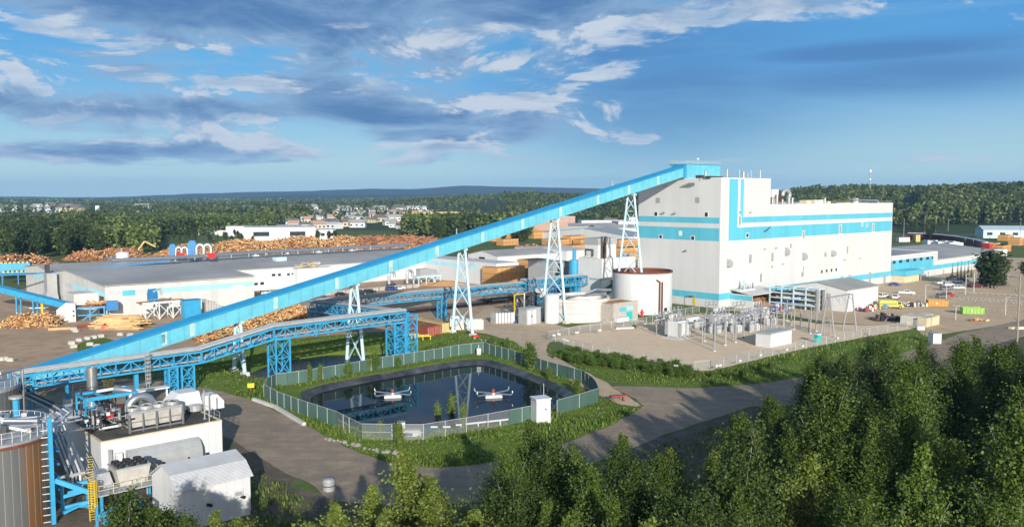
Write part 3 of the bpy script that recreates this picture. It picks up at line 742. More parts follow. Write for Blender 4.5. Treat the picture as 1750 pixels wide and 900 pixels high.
A = G(1228, 527)                      # nearest ground corner of the mill
mill_H = zrow(A, 305)
mill_L1 = along(A, U, 1317, 40); mill_L = along(A, U, 1524, 20); mill_W = along(A, N, 1091, 30)
P2 = A + U*mill_L
mill_H2 = zrow(P2, 348)
mill_sl = 42.0
def RF(px, row): return face_px(A, U, px, row)
def LF(px, row): return face_px(A, N, px, row)
def build_mill():
    t = thing('mill_building', 'tall white mill building with turquoise stripes on two sides', 'factory', A, ROT)
    W = mill_W; D2 = 46
    w = MB()
    H, H2, L1, L = mill_H, mill_H2, mill_L1, mill_L
    # high block and long lower block share the base; built as closed shells butted end to end
    w.box(0, L1, 0, W, 0, H, M['white'])
    w.box(L1, L, 0, W, 0, H2, M['white'])
    w.build('wall', t)
    r = MB(); r.box(.5, L1-.5, .5, W-.5, H, H+.12, M['roofwhite']); r.box(L1+.02, L-.5, .5, W-.5, H2, H2+.12, M['roofwhite'])
    ro = r.build('roof', t)
    p = MB()
    for x0,x1,y0,y1,z in ((-.03,L1+.03,-.03,.3,H),(-.03,L1+.03,W-.3,W+.03,H),(-.03,.3,.3,W-.3,H),(L1-.3,L1+.03,.3,W-.3,H),
                          (L1+.04,L+.03,-.03,.3,H2),(L1+.04,L+.03,W-.3,W+.03,H2),(L-.3,L+.03,.3,W-.3,H2)):
        p.box(x0,x1,y0,y1,z,z+.35,M['frame'])
    p.build('parapet', ro)
    # stripes
    zt1, zt0 = 30.75, 28.75; zl1, zl0 = 27.15, 22.8; zb1, zb0 = 5.0, 2.8
    aw0 = RF(1246, 360)[0]; aw1 = RF(1260.5, 360)[0]; an0 = RF(1265.5, 340)[0]; an1 = RF(1271, 340)[0]
    e = .035
    def stripe_a(x0, x1, z0, z1):
        m = MB(); m.box(x0, x1, -e, .01, z0, z1, M['stripe']); m.build('stripe', t)
    stripe_a(aw0, aw1, zl1, H-.05)                       # broad upright
    stripe_a(an0, an1, zt1, H-.05)                       # narrow upright
    stripe_a(an0, L-.4, zt0, zt1)
    stripe_a(aw0, L-.4, zl0, zl1)
    stripe_a(-.04, L-.2, zb0, zb1)
    for z0, z1, b0 in ((zt0,zt1,.35),(zl0,zl1,.35),(zb0,zb1,-.03)):
        m = MB(); m.box(-e, .01, b0, W-.05, z0, z1, M['stripe']); m.build('stripe', t)
    m = MB(); m.box(-.02, L, -.02, .01, 0, .9, M['concrete']); m.box(-.02, .01, -.02, W, 0, .9, M['concrete']); m.build('plinth', t)
    # windows and louvres of the sunny long wall: (px,row,width px,height px,material)
    for px, row, wp, hp, mt in [(1264,377,5,15,'louver'),(1277,402,5,6,'dark'),(1373,401,5,13,'louver'),(1436,392,6,14,'louver'),(1473.5,383,3,6,'louver'),
            (1482,385,4,4,'louver'),(1492,389,4.5,13,'louver'),(1351,420,5,8,'louver'),(1282,442,7,15,'louver'),(1319.7,439,6,15,'louver'),(1319.3,455.5,4.5,5.5,'louver'),
            (1448,427,4.6,13,'louver'),(1300,474.5,6,15,'louver'),(1372.7,459,3.3,8,'louver'),(1371,468.5,7,8.5,'louver')]:
        s, z = RF(px, row); k = (A+U*s)[1]/FPX
        win(t, 'a', (s, z), wp*k/.74, hp*k, 0, M[mt], fr=True)
    for px, row in ((1404.4,464),(1412.7,462.5),(1421,461.5),(1429,460.5)):
        s, z = RF(px, row); win(t, 'a', (s, z), 1.1, 1.2, 0, M['dark'], fr=False, name='vent_opening')
    for px, row, wp, hp in ((1486.5,474,5,18),(1511.5,478,6.5,19)):
        s, z = RF(px, row); k = (A+U*s)[1]/FPX
        m = MB(); m.box(s-wp*k/1.5, s+wp*k/1.5, -.12, .02, 0, z+hp*k/2, M['louver']); m.build('door', t)
    # sheet-metal hoods
    for px, row, wp, hp in ((1245,449,16,13),(1343.5,429,14,13),(1373.5,437,15,11),(1422.5,432,15,9),(1410,434,7,7)):
        s, z = RF(px, row); k = (A+U*s)[1]/FPX; ww = wp*k/1.35; hh = hp*k
        m = MB()
        m.prism([(0,z-hh/2),(0,z+hh/2),(-ww*.45,z+hh*.1),(-ww*.45,z-hh/2)], s-ww/2, s+ww/2, M['hood'], axis='x')
        # open dark underside
        m.quad((s-ww/2+.1,-ww*.42,z-hh/2-.01),(s+ww/2-.1,-ww*.42,z-hh/2-.01),(s+ww/2-.1,-.03,z-hh/2-.01),(s-ww/2+.1,-.03,z-hh/2-.01),M['dark'])
        m.build('vent_hood', t)
    for px, row in ((1262.7,362.5),(1280.5,363),(1305,425.5),(1324,424),(1336,451),(1468,441.5),(1441.7,444),(1436.7,472.5),(1450,471)):
        s, z = RF(px, row); m = MB(); m.tube([(s,0,z),(s+.15,-.9,z+.25)], .12, M['greymetal'], 6); m.box(s-.35,s+.35,-1.1,-.8,z+.05,z+.3,M['hood']); m.build('wall_lamp', t)
    s, z = RF(1307, 392); m = MB(); m.tube([(s-.6,-.05,z-.6),(s-.6,-.9,z-.6),(s+1.8,-1.2,z+.9)], .16, M['darksteel'], 6); m.build('bracket', t)
    # shaded end wall
    for px, row, wp, hp, mt, fr in [(1124.3,342.5,7,9,'louver',0),(1191.8,342,7,10,'louver',0),(1121,365.7,5,6.5,'dark',1),(1207.3,366.5,5,7,'dark',1),(1129.2,404.3,4.5,5.2,'dark',1),
            (1163,398.5,5.5,8.2,'frame',0),(1184,406.7,5,6,'dark',1)]:
        s, z = LF(px, row); k = (A+N*s)[1]/FPX
        win(t, 'b', (s, z), wp*k/.8, hp*k, 0, M[mt], fr=bool(fr))
    for px, row in ((1176,427.5),(1137.3,363.3),(1156.3,364),(1140,318),(1172,317)):
        s, z = LF(px, row); m = MB(); m.tube([(0,s,z),(-1.0,s+.2,z+.25)], .14, M['greymetal'], 6); m.box(-1.3,-.8,s-.5,s+.5,z-.05,z+.25,M['hood']); m.build('wall_lamp', t)
    # yellow stair and small doorway canopy on the end wall
    s, z = LF(1185, 512); m = MB(); m.box(-1.6,-.03,s-1.3,s+1.3,3.6,3.75,M['hood']); m.tube([(-1.5,s+1.2,3.6),(-1.5,s+1.2,0)],.07,M['postgrey'],5); m.build('canopy', t)
    m = MB(); m.box(-.12,0,s-.9,s+.1,.2,3.0,M['yellow']); m.build('door', t)
    # rooftop transfer house where the conveyor arrives
    b0 = along(A, N, 1174, H); b1 = along(A, N, 1144, H); P = A + N*b0; a1 = along(P, U, 1231, H+3)
    hz = zrow(P, 281)
    m = MB(); m.box(.02, a1, b0, b1, H+.12, hz, M['convblue']); hh = m.build('transfer_house', t)
    m = MB(); m.box(-.1, a1+.1, b0-.1, b1+.1, hz, hz+.25, M['convroof']); m.build('roof', hh)
    m = MB()
    pts = [(.1,b0+.1),(a1,b0+.1),(a1,b1-.1),(.1,b1-.1),(.1,b0+.1)]
    for (x0,y0),(x1,y1) in zip(pts, pts[1:]):
        n = max(2, int(math.hypot(x1-x0,y1-y0)/1.8))
        for i in range(n): 
            x = x0+(x1-x0)*i/n; y = y0+(y1-y0)*i/n
            m.beam((x,y,hz+.25),(x,y,hz+1.4),.09,M['postgrey'])
        for dz in (.85,1.4): m.beam((x0,y0,hz+dz),(x1,y1,hz+dz),.08,M['postgrey'])
    m.build('railing', hh)
    m = MB(); x = 9; m.tube([(x,b0+2,hz+.3),(x,b0+2,hz+1.9)],.1,M['postgrey'],6); m.lathe((x,b0+2,hz+1.8),[(.05,0),(.45,.1),(.45,.6),(.05,.8)],M['frame'],10); m.build('weather_mast', hh)
    # roof stacks, fans, masts on the high block
    def rooftop(px, row_top, wpx, b, Hb, mt, nm, cap=False):
        P = A + N*b; s = along(P, U, px, Hb); Q = P + U*s; z1 = zrow(Q, row_top); r = wpx*Q[1]/FPX/2
        m = MB(); m.lathe((s,b,Hb),[(r,0),(r,z1-Hb-(.3 if cap else 0))],mt,14)
        if cap: m.lathe((s,b,Hb),[(r*1.35,z1-Hb-.45),(r*1.35,z1-Hb-.15),(.02,z1-Hb)],mt,14)
        else: m.lathe((s,b,Hb),[(r,z1-Hb),(.02,z1-Hb)],M['dark'],14)
        m.build(nm, t)
    for px, rt, wp, mt, nm, cap in ((1206,291.5,4.5,'silver','exhaust_stack',1),(1202,292.5,1,'greymetal','mast',0),(1242.5,289,3.6,'silver','exhaust_stack',0),(1270.5,293,5,'silver','exhaust_stack',1),
            (1263.5,290,.9,'postgrey','mast',0),(1278,295,.9,'postgrey','mast',0),(1283.5,290.5,.9,'postgrey','mast',0),(1298.7,291,3,'silver','exhaust_stack',0)):
        rooftop(px, rt, wp, 6, H+.1, M[mt], nm, bool(cap))
    m = MB(); 
    for px0, px1, h in ((1195,1199,1.0),(1209,1231,.8),(1238,1248,.5)):
        s0 = along(A+N*5, U, px0, H); s1 = along(A+N*5, U, px1, H); m.box(s0, s1, 4, 6.5, H+.12, H+.12+h, M['darksteel'])
    m.build('duct_run', t)
    # lower roof plant
    def lowbox(px0, px1, row_t, b, d, mt, nm):
        P = A+N*b; s0 = along(P, U, px0, H2); s1 = along(P, U, px1, H2); z1 = zrow(P+U*(s0+s1)/2, row_t)
        m = MB(); m.box(s0, s1, b, b+d, H2+.12, max(z1, H2+.4), mt); m.build(nm, t)
    lowbox(1319,1330,323.5,8,5,M['frame'],'fan_housing')
    P = A+N*11; s = along(P, U, 1343, H2); zc = zrow(P+U*s, 333); k = (P+U*s)[1]/FPX
    pts = [(s+9.3*k*math.cos(a)*1.2, 11, zc+8*k*math.sin(a)) for a in np.linspace(-.7, PI+.15, 16)]
    m = MB(); m.tube([(pts[0][0],11,H2)]+pts, 4.6*k*.72, M['greymetal'], 14); m.build('elbow_duct', t, smooth=False)
    for px, rt, wp in ((1320,338,4),(1327.5,332,5),(1337,340,3.5),(1348,337.5,4.5),(1354,337.5,4.5)): rooftop(px, rt, wp, 5, H2+.1, M['silver'], 'exhaust_stack', True)
    m = MB(); 
    for i in range(5):
        s0 = along(A+N*6, U, 1324+i*3.4, H2); m.beam((s0,6,H2),(s0,6,H2+3.6-.3*(i%2)),.18,M['rust'])
    s0 = along(A+N*6, U, 1324, H2); s1 = along(A+N*6, U, 1340, H2); m.beam((s0,6,H2+3.3),(s1,6,H2+3.3),.22,M['rust']); m.build('pipe_frame', t)
    for px0, px1, rt, mt in ((1378,1386,342,'cream'),(1392,1398,342.5,'pale'),(1399,1407,341.5,'frame'),(1414,1420,344,'cream'),(1423,1430,345,'rust'),(1360,1372,346,'hood'),(1445,1452,346,'cream')):
        lowbox(px0, px1, rt, 7, 3, M[mt], 'roof_unit')
    rooftop(1409.5, 338, 4.2, 7, H2+.1, M['silver'], 'exhaust_stack', True)
    P = A+N*6; q = [along(P, U, x, H2) for x in (1449,1453,1465,1499,1501)]
    m = MB(); m.tube([(q[0],6,H2+3.2),(q[1],6,H2+2.0),(q[2],6,H2+1.7),(q[3],6,H2+1.6),(q[4],6,H2+.9),(q[4],6,H2)],.28,M['silver'],8); m.build('roof_pipe', t)
    lowbox(1463,1467,339,6.5,1.2,M['frame'],'fan_housing')
    m = MB(); n = 60
    for i in range(n+1):
        x = L1+.5+(L-L1-1)*i/n; m.beam((x,.5,H2+.3),(x,.5,H2+1.3),.05,M['postgrey'])
    for dz in (.8,1.3): m.beam((L1+.5,.5,H2+dz),(L-.5,.5,H2+dz),.05,M['postgrey'])
    m.build('railing', t)
    # lean-to over the chip bay
    s0 = RF(1247,505)[0]; s1 = RF(1297,505)[0]
    m = MB(); m.prism([(-9,4.6),(.0,5.9),(.0,6.15),(-9,4.85)], s0, s1, M['roofslope'], axis='x'); cn = m.build('chip_bay_roof', t)
    m = MB()
    m.box(s0+.05,s0+.3,-8.8,-.05,0,4.7,M['white']); m.box(s1-.3,s1-.05,-8.8,-.05,0,4.7,M['concblock'])
    m.build('chip_bay_wall', t)
    m = MB(); m.box(s0+.0,s0+.06,-8.8,-.05,zb0,zb1-.6,M['stripe']); m.build('stripe', t)
    m = MB(); vs = []; 
    for i in range(9):
        for j in range(7):
            x = s0+.4+(s1-s0-.8)*i/8; y = -10.5+10.2*j/6; vs.append((x,y,max(0.02,(j/6)**.8*3.4*(.8+.2*math.sin(i*1.3+j)))))
    m.add(vs, [(i*7+j,(i+1)*7+j,(i+1)*7+j+1,i*7+j+1) for i in range(8) for j in range(6)], M['chips'])
    o = m.build('chip_heap', None, A, ROT); tag(o, 'heap of brown wood chips under the lean-to roof at the mill corner', 'wood chips', None, None)
    m = MB()
    for i in range(6): x = s0+2+i*1.5; m.tube([(x,-3,5.5),(x,-3,6.8+.5*(i%3))],.16,M['rust' if i%2 else 'greymetal'],6); m.lathe((x,-3,6.7+.5*(i%3)),[(.3,0),(.3,.3),(.01,.4)],M['hood'],8)
    m.box(s0+1,s0+9.5,-4,-2,5.6,6.0,M['frame']); m.tube([(s0+4.6,-2.5,6),(s0+4.6,-2.5,9.2)],.35,M['stripepale'],8); m.build('roof_pipe', cn)
build_mill()

# ------------------------------------------------------------------ office and stores along the same line
def build_office():
    O = P2.copy(); O[2] = 0
    t = thing('office_building', 'low white office wing with two turquoise bands and window strip', 'office building', O + U*.3, ROT)
    La = along(O, U, 1602, 8); z2 = zrow(O+U*La, 429.5)
    z2 = 11.2
    m = MB(); m.box(0, La, 0, 30, 0, z2, M['white']); m.build('wall', t)
    m = MB(); m.box(.3, La-.3, .3, 29.7, z2, z2+.15, M['roof']); m.box(-.02,La+.02,-.02,.3,z2,z2+.35,M['frame']); m.box(La-.3,La+.02,.3,30,z2,z2+.35,M['frame']); m.build('roof', t)
    def ofc(px,row): return face_px(O+U*.3, U, px, row)
    zA0, zA1 = ofc(1560,458.5)[1], ofc(1560,441.5)[1]
    e=.04
    xe = ofc(1595,446)[0]
    m = MB(); m.box(0,xe,-e,.01,zA0+.1,zA1,M['stripe']); m.build('stripe', t)
    for px,wp in ((1528,8),(1539,9),(1551,9),(1563,9),(1574,9),(1585,9),(1593,4)):
        s,z = ofc(px, 447.8-(px-1528)*.117); win(t,'a',(s,z),wp*.27/.75,1.35,0,M['glass'],fr=False)
    s,z = ofc(1527,459.5); win(t,'a',(s,z),2.6,1.2,0,M['louver'],fr=False)
    zB0, zB1 = 2.9, 4.9
    m = MB(); m.box(0,La,-e,.01,zB0,zB1,M['stripe']); m.build('stripe', t)
    # entrance porch
    x0 = ofc(1521,480)[0]; x1 = ofc(1551,480)[0]
    x0 = max(x0,.4)
    m = MB(); m.box(x0,x1-2.2,-6,-.05,0,3.0,M['cream']); m.box(x1-.5,x1,-6,-.05,0,3.0,M['cream']); pw = m.build('porch_wall', t)
    m = MB(); m.box(x1-2.2,x1-.5,-5.9,-.2,0,2.9,M['glass']); m.build('glazing', pw)
    m = MB(); m.box(x0-.2,x1+.8,-6.6,-.05,3.0,5.2,M['stripe']); m.build('porch_fascia', t)
    s,_ = ofc(1571.5,478); m = MB(); m.box(s-1.4,s+1.4,-1.1,-.02,0,4.4,M['frame']); m.build('entrance_box', t)
    for px in (1577,1586.5): s,_ = ofc(px,474); m = MB(); m.box(s-.5,s+.5,-.1,.01,0,2.2,M['louver']); m.build('door', t)
    # long store beyond
    t2 = thing('store_building', 'long low white storehouse with grey roof behind the spruces', 'warehouse', O + U*(La+.35), ROT)
    L2 = along(O+U*La, U, 1712, 6); zt = 7.4
    m = MB(); m.box(0,L2,0,60,0,zt,M['white']); m.prism([(0,zt),(60,zt),(30,zt+3.0)],0.01,L2-.01,M['white'],axis='x'); m.build('wall', t2)
    m = MB(); 
    for (a,b) in (((-.6,zt-.0),(30,zt+3.2)),((30,zt+3.2),(60.6,zt))):
        m.prism([(a[0],a[1]+.02),(b[0],b[1]),(b[0],b[1]+.25),(a[0],a[1]+.27)],-.3,L2+.3,M['roof'],axis='x')
    m.build('roof', t2)
    m = MB(); m.box(0,L2-6,-e,.01,zB0,zB1,M['stripe']); m.build('stripe', t2)
    for k in range(6): 
        s = 8+k*11; m = MB(); m.box(s-.5,s+.5,-.1,.01,0,2.2,M['louver']); m.build('door', t2)
    # roof of the mill's rear annex seen over the office
    t3 = thing('rear_store', 'broad grey roofed store behind the office wing', 'warehouse', O + N*31 + U*.3, ROT)
    m = MB(); m.box(0,La-.2,0,30,0,8.4,M['whiteold']); m.build('wall', t3)
    m = MB(); m.prism([(-.2,8.4),(15,10.6),(30.4,8.4),(30.4,8.7),(15,10.9),(-.2,8.7)],-.2,La-.4,M['roof'],axis='x'); m.build('roof', t3)
build_office()

def build_gable_shed():
    C = G(1447, 533); Lx = along(C, U, 1500.5, 4); z = zrow(C, 496); Wd = along(C, N, 1351.7, z); zr = zrow(C+N*Wd*.5, 482.5)
    t = thing('gable_shed', 'white gable roofed shed with grey roof in front of the mill', 'shed', C, ROT)
    m = MB(); m.prism([(0,0),(Wd,0),(Wd,z),(Wd/2,zr),(0,z)],0,Lx,M['panel'],axis='x'); m.build('wall', t)
    m = MB()
    for a,b in (((-.5,z-.1),(Wd/2,zr+.05)),((Wd/2,zr+.05),(Wd+.5,z-.1))):
        m.prism([(a[0],a[1]+.05),(b[0],b[1]+.05),(b[0],b[1]+.25),(a[0],a[1]+.25)],-.4,Lx+.4,M['roof'],axis='x')
    m.build('roof', t)
    m = MB(); m.box(-.05,.01,Wd*.28,Wd*.50,0,5.6,M['hood']); m.build('door', t)
    m = MB(); m.box(Lx-2,Lx-.8,-.05,.01,0,2.2,M['hood']); m.build('door', t)
    # steel storage rack on the gable side
    R = G(1408, 530); t = thing('storage_rack', 'grey blue steel rack of shelves loaded with pipes beside the gable shed', 'storage rack', R, ROT+PI/2)
    Lr = along(R, N, 1326, 4); H = 7.2
    for i in range(5):
        m = MB()
        for y in (0,4): m.beam((Lr*i/4,y,0),(Lr*i/4,y,H),.35 if i else .9,M['paleblue' if i else 'hood'])
        m.beam((Lr*i/4,0,H),(Lr*i/4,4,H),.3,M['paleblue']); m.build('upright', t)
    for k in range(4):
        m = MB()
        for y in (0,4): m.beam((0,y,1.6+k*1.75),(Lr,y,1.6+k*1.75),.35,M['paleblue'])
        m.box(0,Lr,.2,3.8,1.5+k*1.75,1.58+k*1.75,M['darksteel']); m.build('shelf', t)
        if k < 3:
            rr = random.Random(k); m = MB()
            for j in range(12):
                x = rr.uniform(.5,Lr-4); y = rr.uniform(.4,3.4); m.beam((x,y,1.9+k*1.75),(x+rr.uniform(1.5,4),y,1.9+k*1.75),rr.uniform(.25,.7),M[rr.choice(['greymetal','darksteel','carblue','tarp','rust','wood'])])
            tag(m.build('stored_pipes', None, R, ROT+PI/2), ['pipes and beams stored on the lowest rack shelf','pipes and parts stored on the middle rack shelf','crated parts stored on the upper rack shelf'][k], 'pipes', 'stock lying on the steel rack')
build_gable_shed()

# ------------------------------------------------------------------ sawmill on the left
def build_sawmill():
    C = G(181, 542)
    zt = zrow(C, 489)
    L = along(C, U, 434, 8); W = along(C, N, 44, 8)
    t = thing('sawmill_building', 'long low white sawmill with faded turquoise band and grey gable roof', 'sawmill', C, ROT)
    prof = [(0,0),(W,0),(W,zt+.1),(W*.82,zt+1.6),(W*.66,zt+.3),(W*.43,zt+2.2),(0,zt)]
    m = MB(); m.prism(prof,0,L,M['whiteold'],axis='x'); m.build('wall', t)
    m = MB(); rp = [(-.6,zt-.05),(W*.43,zt+2.25),(W*.66,zt+.35),(W*.82,zt+1.65),(W+.4,zt+.1)]
    for a,b in zip(rp,rp[1:]): m.prism([(a[0],a[1]+.03),(b[0],b[1]+.03),(b[0],b[1]+.3),(a[0],a[1]+.3)],-.5,L+.4,M['roof'],axis='x')
    ro = m.build('roof', t)
    e=.04
    def f(px,row): return face_px(C,U,px,row)
    def g(px,row): return face_px(C,N,px,row)
    for a0,a1,mt in ((184,208,'stripegrey'),(209,231,'stripe'),(231,251,'stripegrey'),(251,300,'stripepale'),(300,395,'stripepale'),(395,433,'stripepale')):
        s0 = f(a0,500)[0]; s1 = f(a1,500)[0]; zz = zt-2.0
        m = MB(); m.box(max(s0,.02),s1-.03,-e,.01,zz-1.5,zz+(.2 if mt!='stripepale' else .25),M[mt]); m.build('stripe', t)
    for a0,a1,mt in ((146,181,'stripepale'),(124,143,'stripepale'),(112,124,'stripegrey'),(60,92,'stripepale'),(46,60,'stripegrey')):
        s0,_ = g(a1,500); s1,_ = g(a0,500)
        m = MB(); m.box(-e,.01,max(s0,.1),s1,zt-3.4,zt-2.0,M[mt]); m.build('stripe', t)
    s,z = f(406,498); win(t,'a',(s-.9,z),1.5,4,0,M['whiteold']); win(t,'a',(s+.9,z),1.5,4,0,M['whiteold'])
    s,_ = g(174,515); m = MB(); m.box(-.1,.01,s-2.2,s+2.2,0,6.4,M['dark']); m.build('door', t)
    s,_ = g(162,505); m = MB(); m.box(-7,-.02,s-3,s+6,0,zt-2.6,M['whiteold']); m.build('side_bay', t)
    # roof vents
    for px,row in ((340,449),(418,452)):
        pass
    # tall grey cyclone duct on the end wall
    s,_ = g(103,500); Q = C+N*s-U*3
    t2 = thing('dust_duct', 'tall grey square dust duct standing against the sawmill end wall', 'duct', Q, ROT)
    m = MB(); zz = zrow(Q,452)
    m.box(-1.6,1.6,-2,2.2,4.2,zt+1,M['hood']); 
    m.add([(-1.6,-2,4.2),(1.6,-2,4.2),(1.6,2.2,4.2),(-1.6,2.2,4.2),(-3.2,-4,1.2),(1.6,-4,1.2),(1.6,4,1.2),(-3.2,4,1.2)],[(0,1,5,4),(1,2,6,5),(2,3,7,6),(3,0,4,7)],M['hood'])
    m.box(-3.2,1.6,-4,4,.0,1.2,M['hood']); m.build('duct_body', t2)
    m = MB(); m.box(-1.2,.2,1.0,2.1,zt+1,zz,M['darksteel']); m.build('flue', t2)
    # front deck on legs by the front wall
    D = G(249,548); t3 = thing('log_deck', 'white legged loading deck with brown top at the sawmill front', 'loading deck', D, ROT)
    Ld = along(D,U,318,4); hd = zrow(D,520)
    for k in range(4):
        m = MB(); x = Ld*k/3
        for y in (0,4.5): m.beam((x,y,0),(x,y,hd),.28,M['frame'])
        m.beam((x,0,.3),(x,4.5,hd-.3),.2,M['frame']); m.build('trestle', t3)
    m = MB()
    for k in range(3):
        m.beam((Ld*k/3,0,.2),(Ld*(k+1)/3,0,hd-.2),.2,M['frame']); m.beam((Ld*k/3,0,hd-.2),(Ld*(k+1)/3,0,.2),.2,M['frame'])
    m.build('brace', t3)
    m = MB(); m.box(-1,Ld+.5,-.6,5,hd,hd+.35,M['chips']); m.box(-1,Ld+.5,-.65,-.55,hd,hd+.6,M['frame']); m.build('deck', t3)
    m = MB()
    for i in range(9):
        x = -1+(Ld+1.5)*i/8; m.beam((x,-.55,hd+.35),(x,-.55,hd+1.4),.07,M['yellow'])
    m.beam((-1,-.55,hd+1.4),(Ld+.5,-.55,hd+1.4),.07,M['yellow']); m.build('railing', t3)
    B = G(255,521,0); m = MB(); Q = D+U*2+N*2
    m.box(0,2.6,0,2,0,2.4,M['deepblue']); m.prism([(0,2.4),(2,2.4),(1,4.0)],0,2.6,M['deepblue'],axis='x'); m.tube([(1.3,.5,3),(3.6,.5,3.9),(3.8,.5,2)],.4,M['greymetal'],8)
    tag(m.build('blower', None, Q+ZUP*(hd+.35), ROT), 'dark blue blower hood on the loading deck', 'blower')
    B = G(330,544); m = MB(); hb = zrow(B,513); m.box(-2.6,2.6,0,3,0,hb,M['blue']); m.box(-2.8,2.8,-.1,3.1,hb,hb+.2,M['deepblue']); tag(m.build('blue_bin', None, B, ROT), 'tall blue steel bin beside the loading deck', 'bin')
    B = G(352,538); m = MB(); rr = random.Random(4)
    for k in range(9): m.box(k*.9,k*.9+.8,-.2+rr.uniform(-.2,.2),3,0,5.2-k*.5+rr.uniform(-.4,.4),M['concblock'])
    tag(m.build('block_stack', None, B, ROT), 'stepped pile of concrete blocks by the sawmill wall', 'concrete blocks')
    # conveyor frame and second (rear) wing
    S = C + U*L + N*45
    t4 = thing('planer_building', 'long white planer mill with pale windows and flat grey roof', 'planer mill', S, ROT)
    K = G(848, 489); Kz = zrow(K,451); far = along(K, N, 722, 5)   # near corner of the wing, and its inner corner
    F0 = K + N*far
    # main long wall runs along U and meets the wing at F0
    L2 = np.dot(F0 - S, U); b2 = np.dot(F0 - S, N); zt2 = 8.6
    m = MB(); m.box(0,L2,b2,b2+75,0,zt2,M['panel']); m.build('wall', t4)
    m = MB(); m.prism([(b2-.3,zt2),(b2+38,zt2+2.6),(b2+75.3,zt2),(b2+75.3,zt2+.25),(b2+38,zt2+2.85),(b2-.3,zt2+.25)],-.1,L2+14,M['roof'],axis='x'); ro2 = m.build('roof', t4)
    S2 = S + N*b2
    def h(px,row): return face_px(S2,U,px,row)
    for px,row,wp,hp in ((467.6,469.6,4.8,4),(477.5,469.3,4,4),(493,468.6,4,3.5),(501,467.5,4.5,3.2),(531,469.5,3.2,6),(546,468.5,3,7),(556,467.5,2.6,10),(562,463,4,4),(588,461,3.8,3),(531,480,3.5,3),(437.5,485,5,4),(448,484,5,4.5)):
        s,z = h(px,row); k = (S2+U*s)[1]/FPX; win(t4,'a',(s,z),wp*k/.75,hp*k,b2,M['dark'],fr=False)
    s,_ = h(508,465); z = zt2
    m = MB(); m.box(s-1.6,s+1.6,b2-2.6,b2-.05,2.6,z-.4,M['hood']); m.build('chute', t4)
    m = MB(); m.box(s-2,s+14,b2-3.5,b2-.02,0,zt2-.5,M['panel']); m.build('stair_block', t4)
    m = MB(); m.box(s-2.2,s+14.2,b2-3.7,b2,zt2-.5,zt2-.3,M['roof']); m.build('stair_roof', t4)
    # heap of weathered plant on the stair roof
    m = MB(); rr = random.Random(9)
    for k in range(26): m.beam((s+rr.uniform(0,11),b2-rr.uniform(-3,2),zt2+rr.uniform(-.2,.9)),(s+rr.uniform(0,11),b2+rr.uniform(-2,3),zt2+rr.uniform(.1,1.9)),rr.uniform(.15,.5),M[rr.choice(['cream','pale','hood','tan','concblock'])])
    m.build('roof_machinery', t4)
    for px,row in ((437,443),(492,440.5),(545,437),(601.5,434)):
        P = G(px,row,zt2+1.2); q = P-S; a,b = np.dot(q,U),np.dot(q,N)
        m = MB(); zz = zt2+.25+2.6*(1-abs(b-b2-38)/38)-.3
        m.box(a-1.3,a+1.3,b-1,b+1,zz,zz+.7,M['frame']); m.lathe((a,b,zz+.6),[(.6,0),(.6,1.2),(.95,1.3),(.95,1.7),(.02,2.0)],M['frame'],10); m.build('roof_vent', t4)
    P = G(478,447,zt2+1); q = P-S; a,b = np.dot(q,U),np.dot(q,N); m = MB(); m.box(a-2.5,a+2.5,b-1.6,b+1.6,zt2+.5,zt2+3,M['paleblue']); m.build('roof_unit', t4)
    # wing
    w = thing('planer_wing', 'white warehouse wing with a pale turquoise stripe crossed by conveyor shadow', 'warehouse', K, ROT)
    m = MB(); m.box(0,13,0,far,0,Kz,M['panel']); m.build('wall', w)
    m = MB(); m.box(.2,12.8,.2,far-.2,Kz,Kz+.2,M['roofwhite']); m.build('roof', w)
    s0,_ = face_px(K,N,816,462); s1,_ = face_px(K,N,726,451); m = MB(); m.box(-e,.01,s0,s1,Kz-2.6,Kz-1.2,M['stripepale']); m.build('stripe', w)
    for px in (806,810): s,_ = face_px(K,N,px,455); m = MB(); m.tube([(-.3,s,Kz-1.5),(-.3,s,Kz+2)],.12,M['greymetal'],6); m.build('vent_pipe', w)
    s,z = face_px(K,N,846,460); m = MB(); m.box(-1.0,-.02,s-1,s+1,z-.6,z+.6,M['hood']); m.build('wall_box', w)
    # rooftop cyclones, ducts and the white tank
    zr = zt+2.6
    def on_roof(px,row,z): 
        P = G(px,row,z); return P
    for i,(px,lab) in enumerate(((296,'blue cyclone with two silver elbow ducts, on the sawmill roof'),(330,'larger blue cyclone with a silver elbow hood, by the red valves'))):
        P = on_roof(px, 441, zr); tt = thing('cyclone', lab, 'cyclone', P, ROT-.5)
        sc = 1.0 if i==0 else 1.25
        m = MB(); m.box(-1.6*sc,1.2*sc,0,3*sc,0,4.6*sc,M['deepblue']); m.prism([(-1.6*sc,4.6*sc),(1.2*sc,4.6*sc),(.6*sc,5.8*sc),(-1.0*sc,5.8*sc)],0,3*sc,M['deepblue'],axis='y'); m.build('casing', tt)
        for k in range(2):
            m = MB(); x0 = 1.8*sc+k*2.3*sc; m.tube([(x0-.6*sc,-.4,0)]+[(x0+.5*sc-1.1*sc*math.cos(a),-.4,3.4*sc+1.1*sc*math.sin(a)) for a in np.linspace(0,PI,9)]+[(x0+1.6*sc,-.4,.2)],.62*sc,M['silver'],10); m.build('elbow_duct', tt)
    for px,lab in ((308,'bright red valve box on the silver roof duct near the blue cyclones'),(361,'bright red valve box farther along the silver roof duct')):
        P = on_roof(px,441,zr); m = MB(); m.box(-1.5,1.5,-1,1,0,2.2,M['redbright']); m.box(-1.8,1.8,-.6,.6,.5,1.2,M['silver']); tag(m.build('valve_box', None, P, ROT), lab, 'valve')
    P0 = on_roof(190,445,zr+1); P1 = on_roof(300,440,zr+1); P2_ = on_roof(440,431,zr+1.2); P3 = on_roof(700,418,zr+1.2)
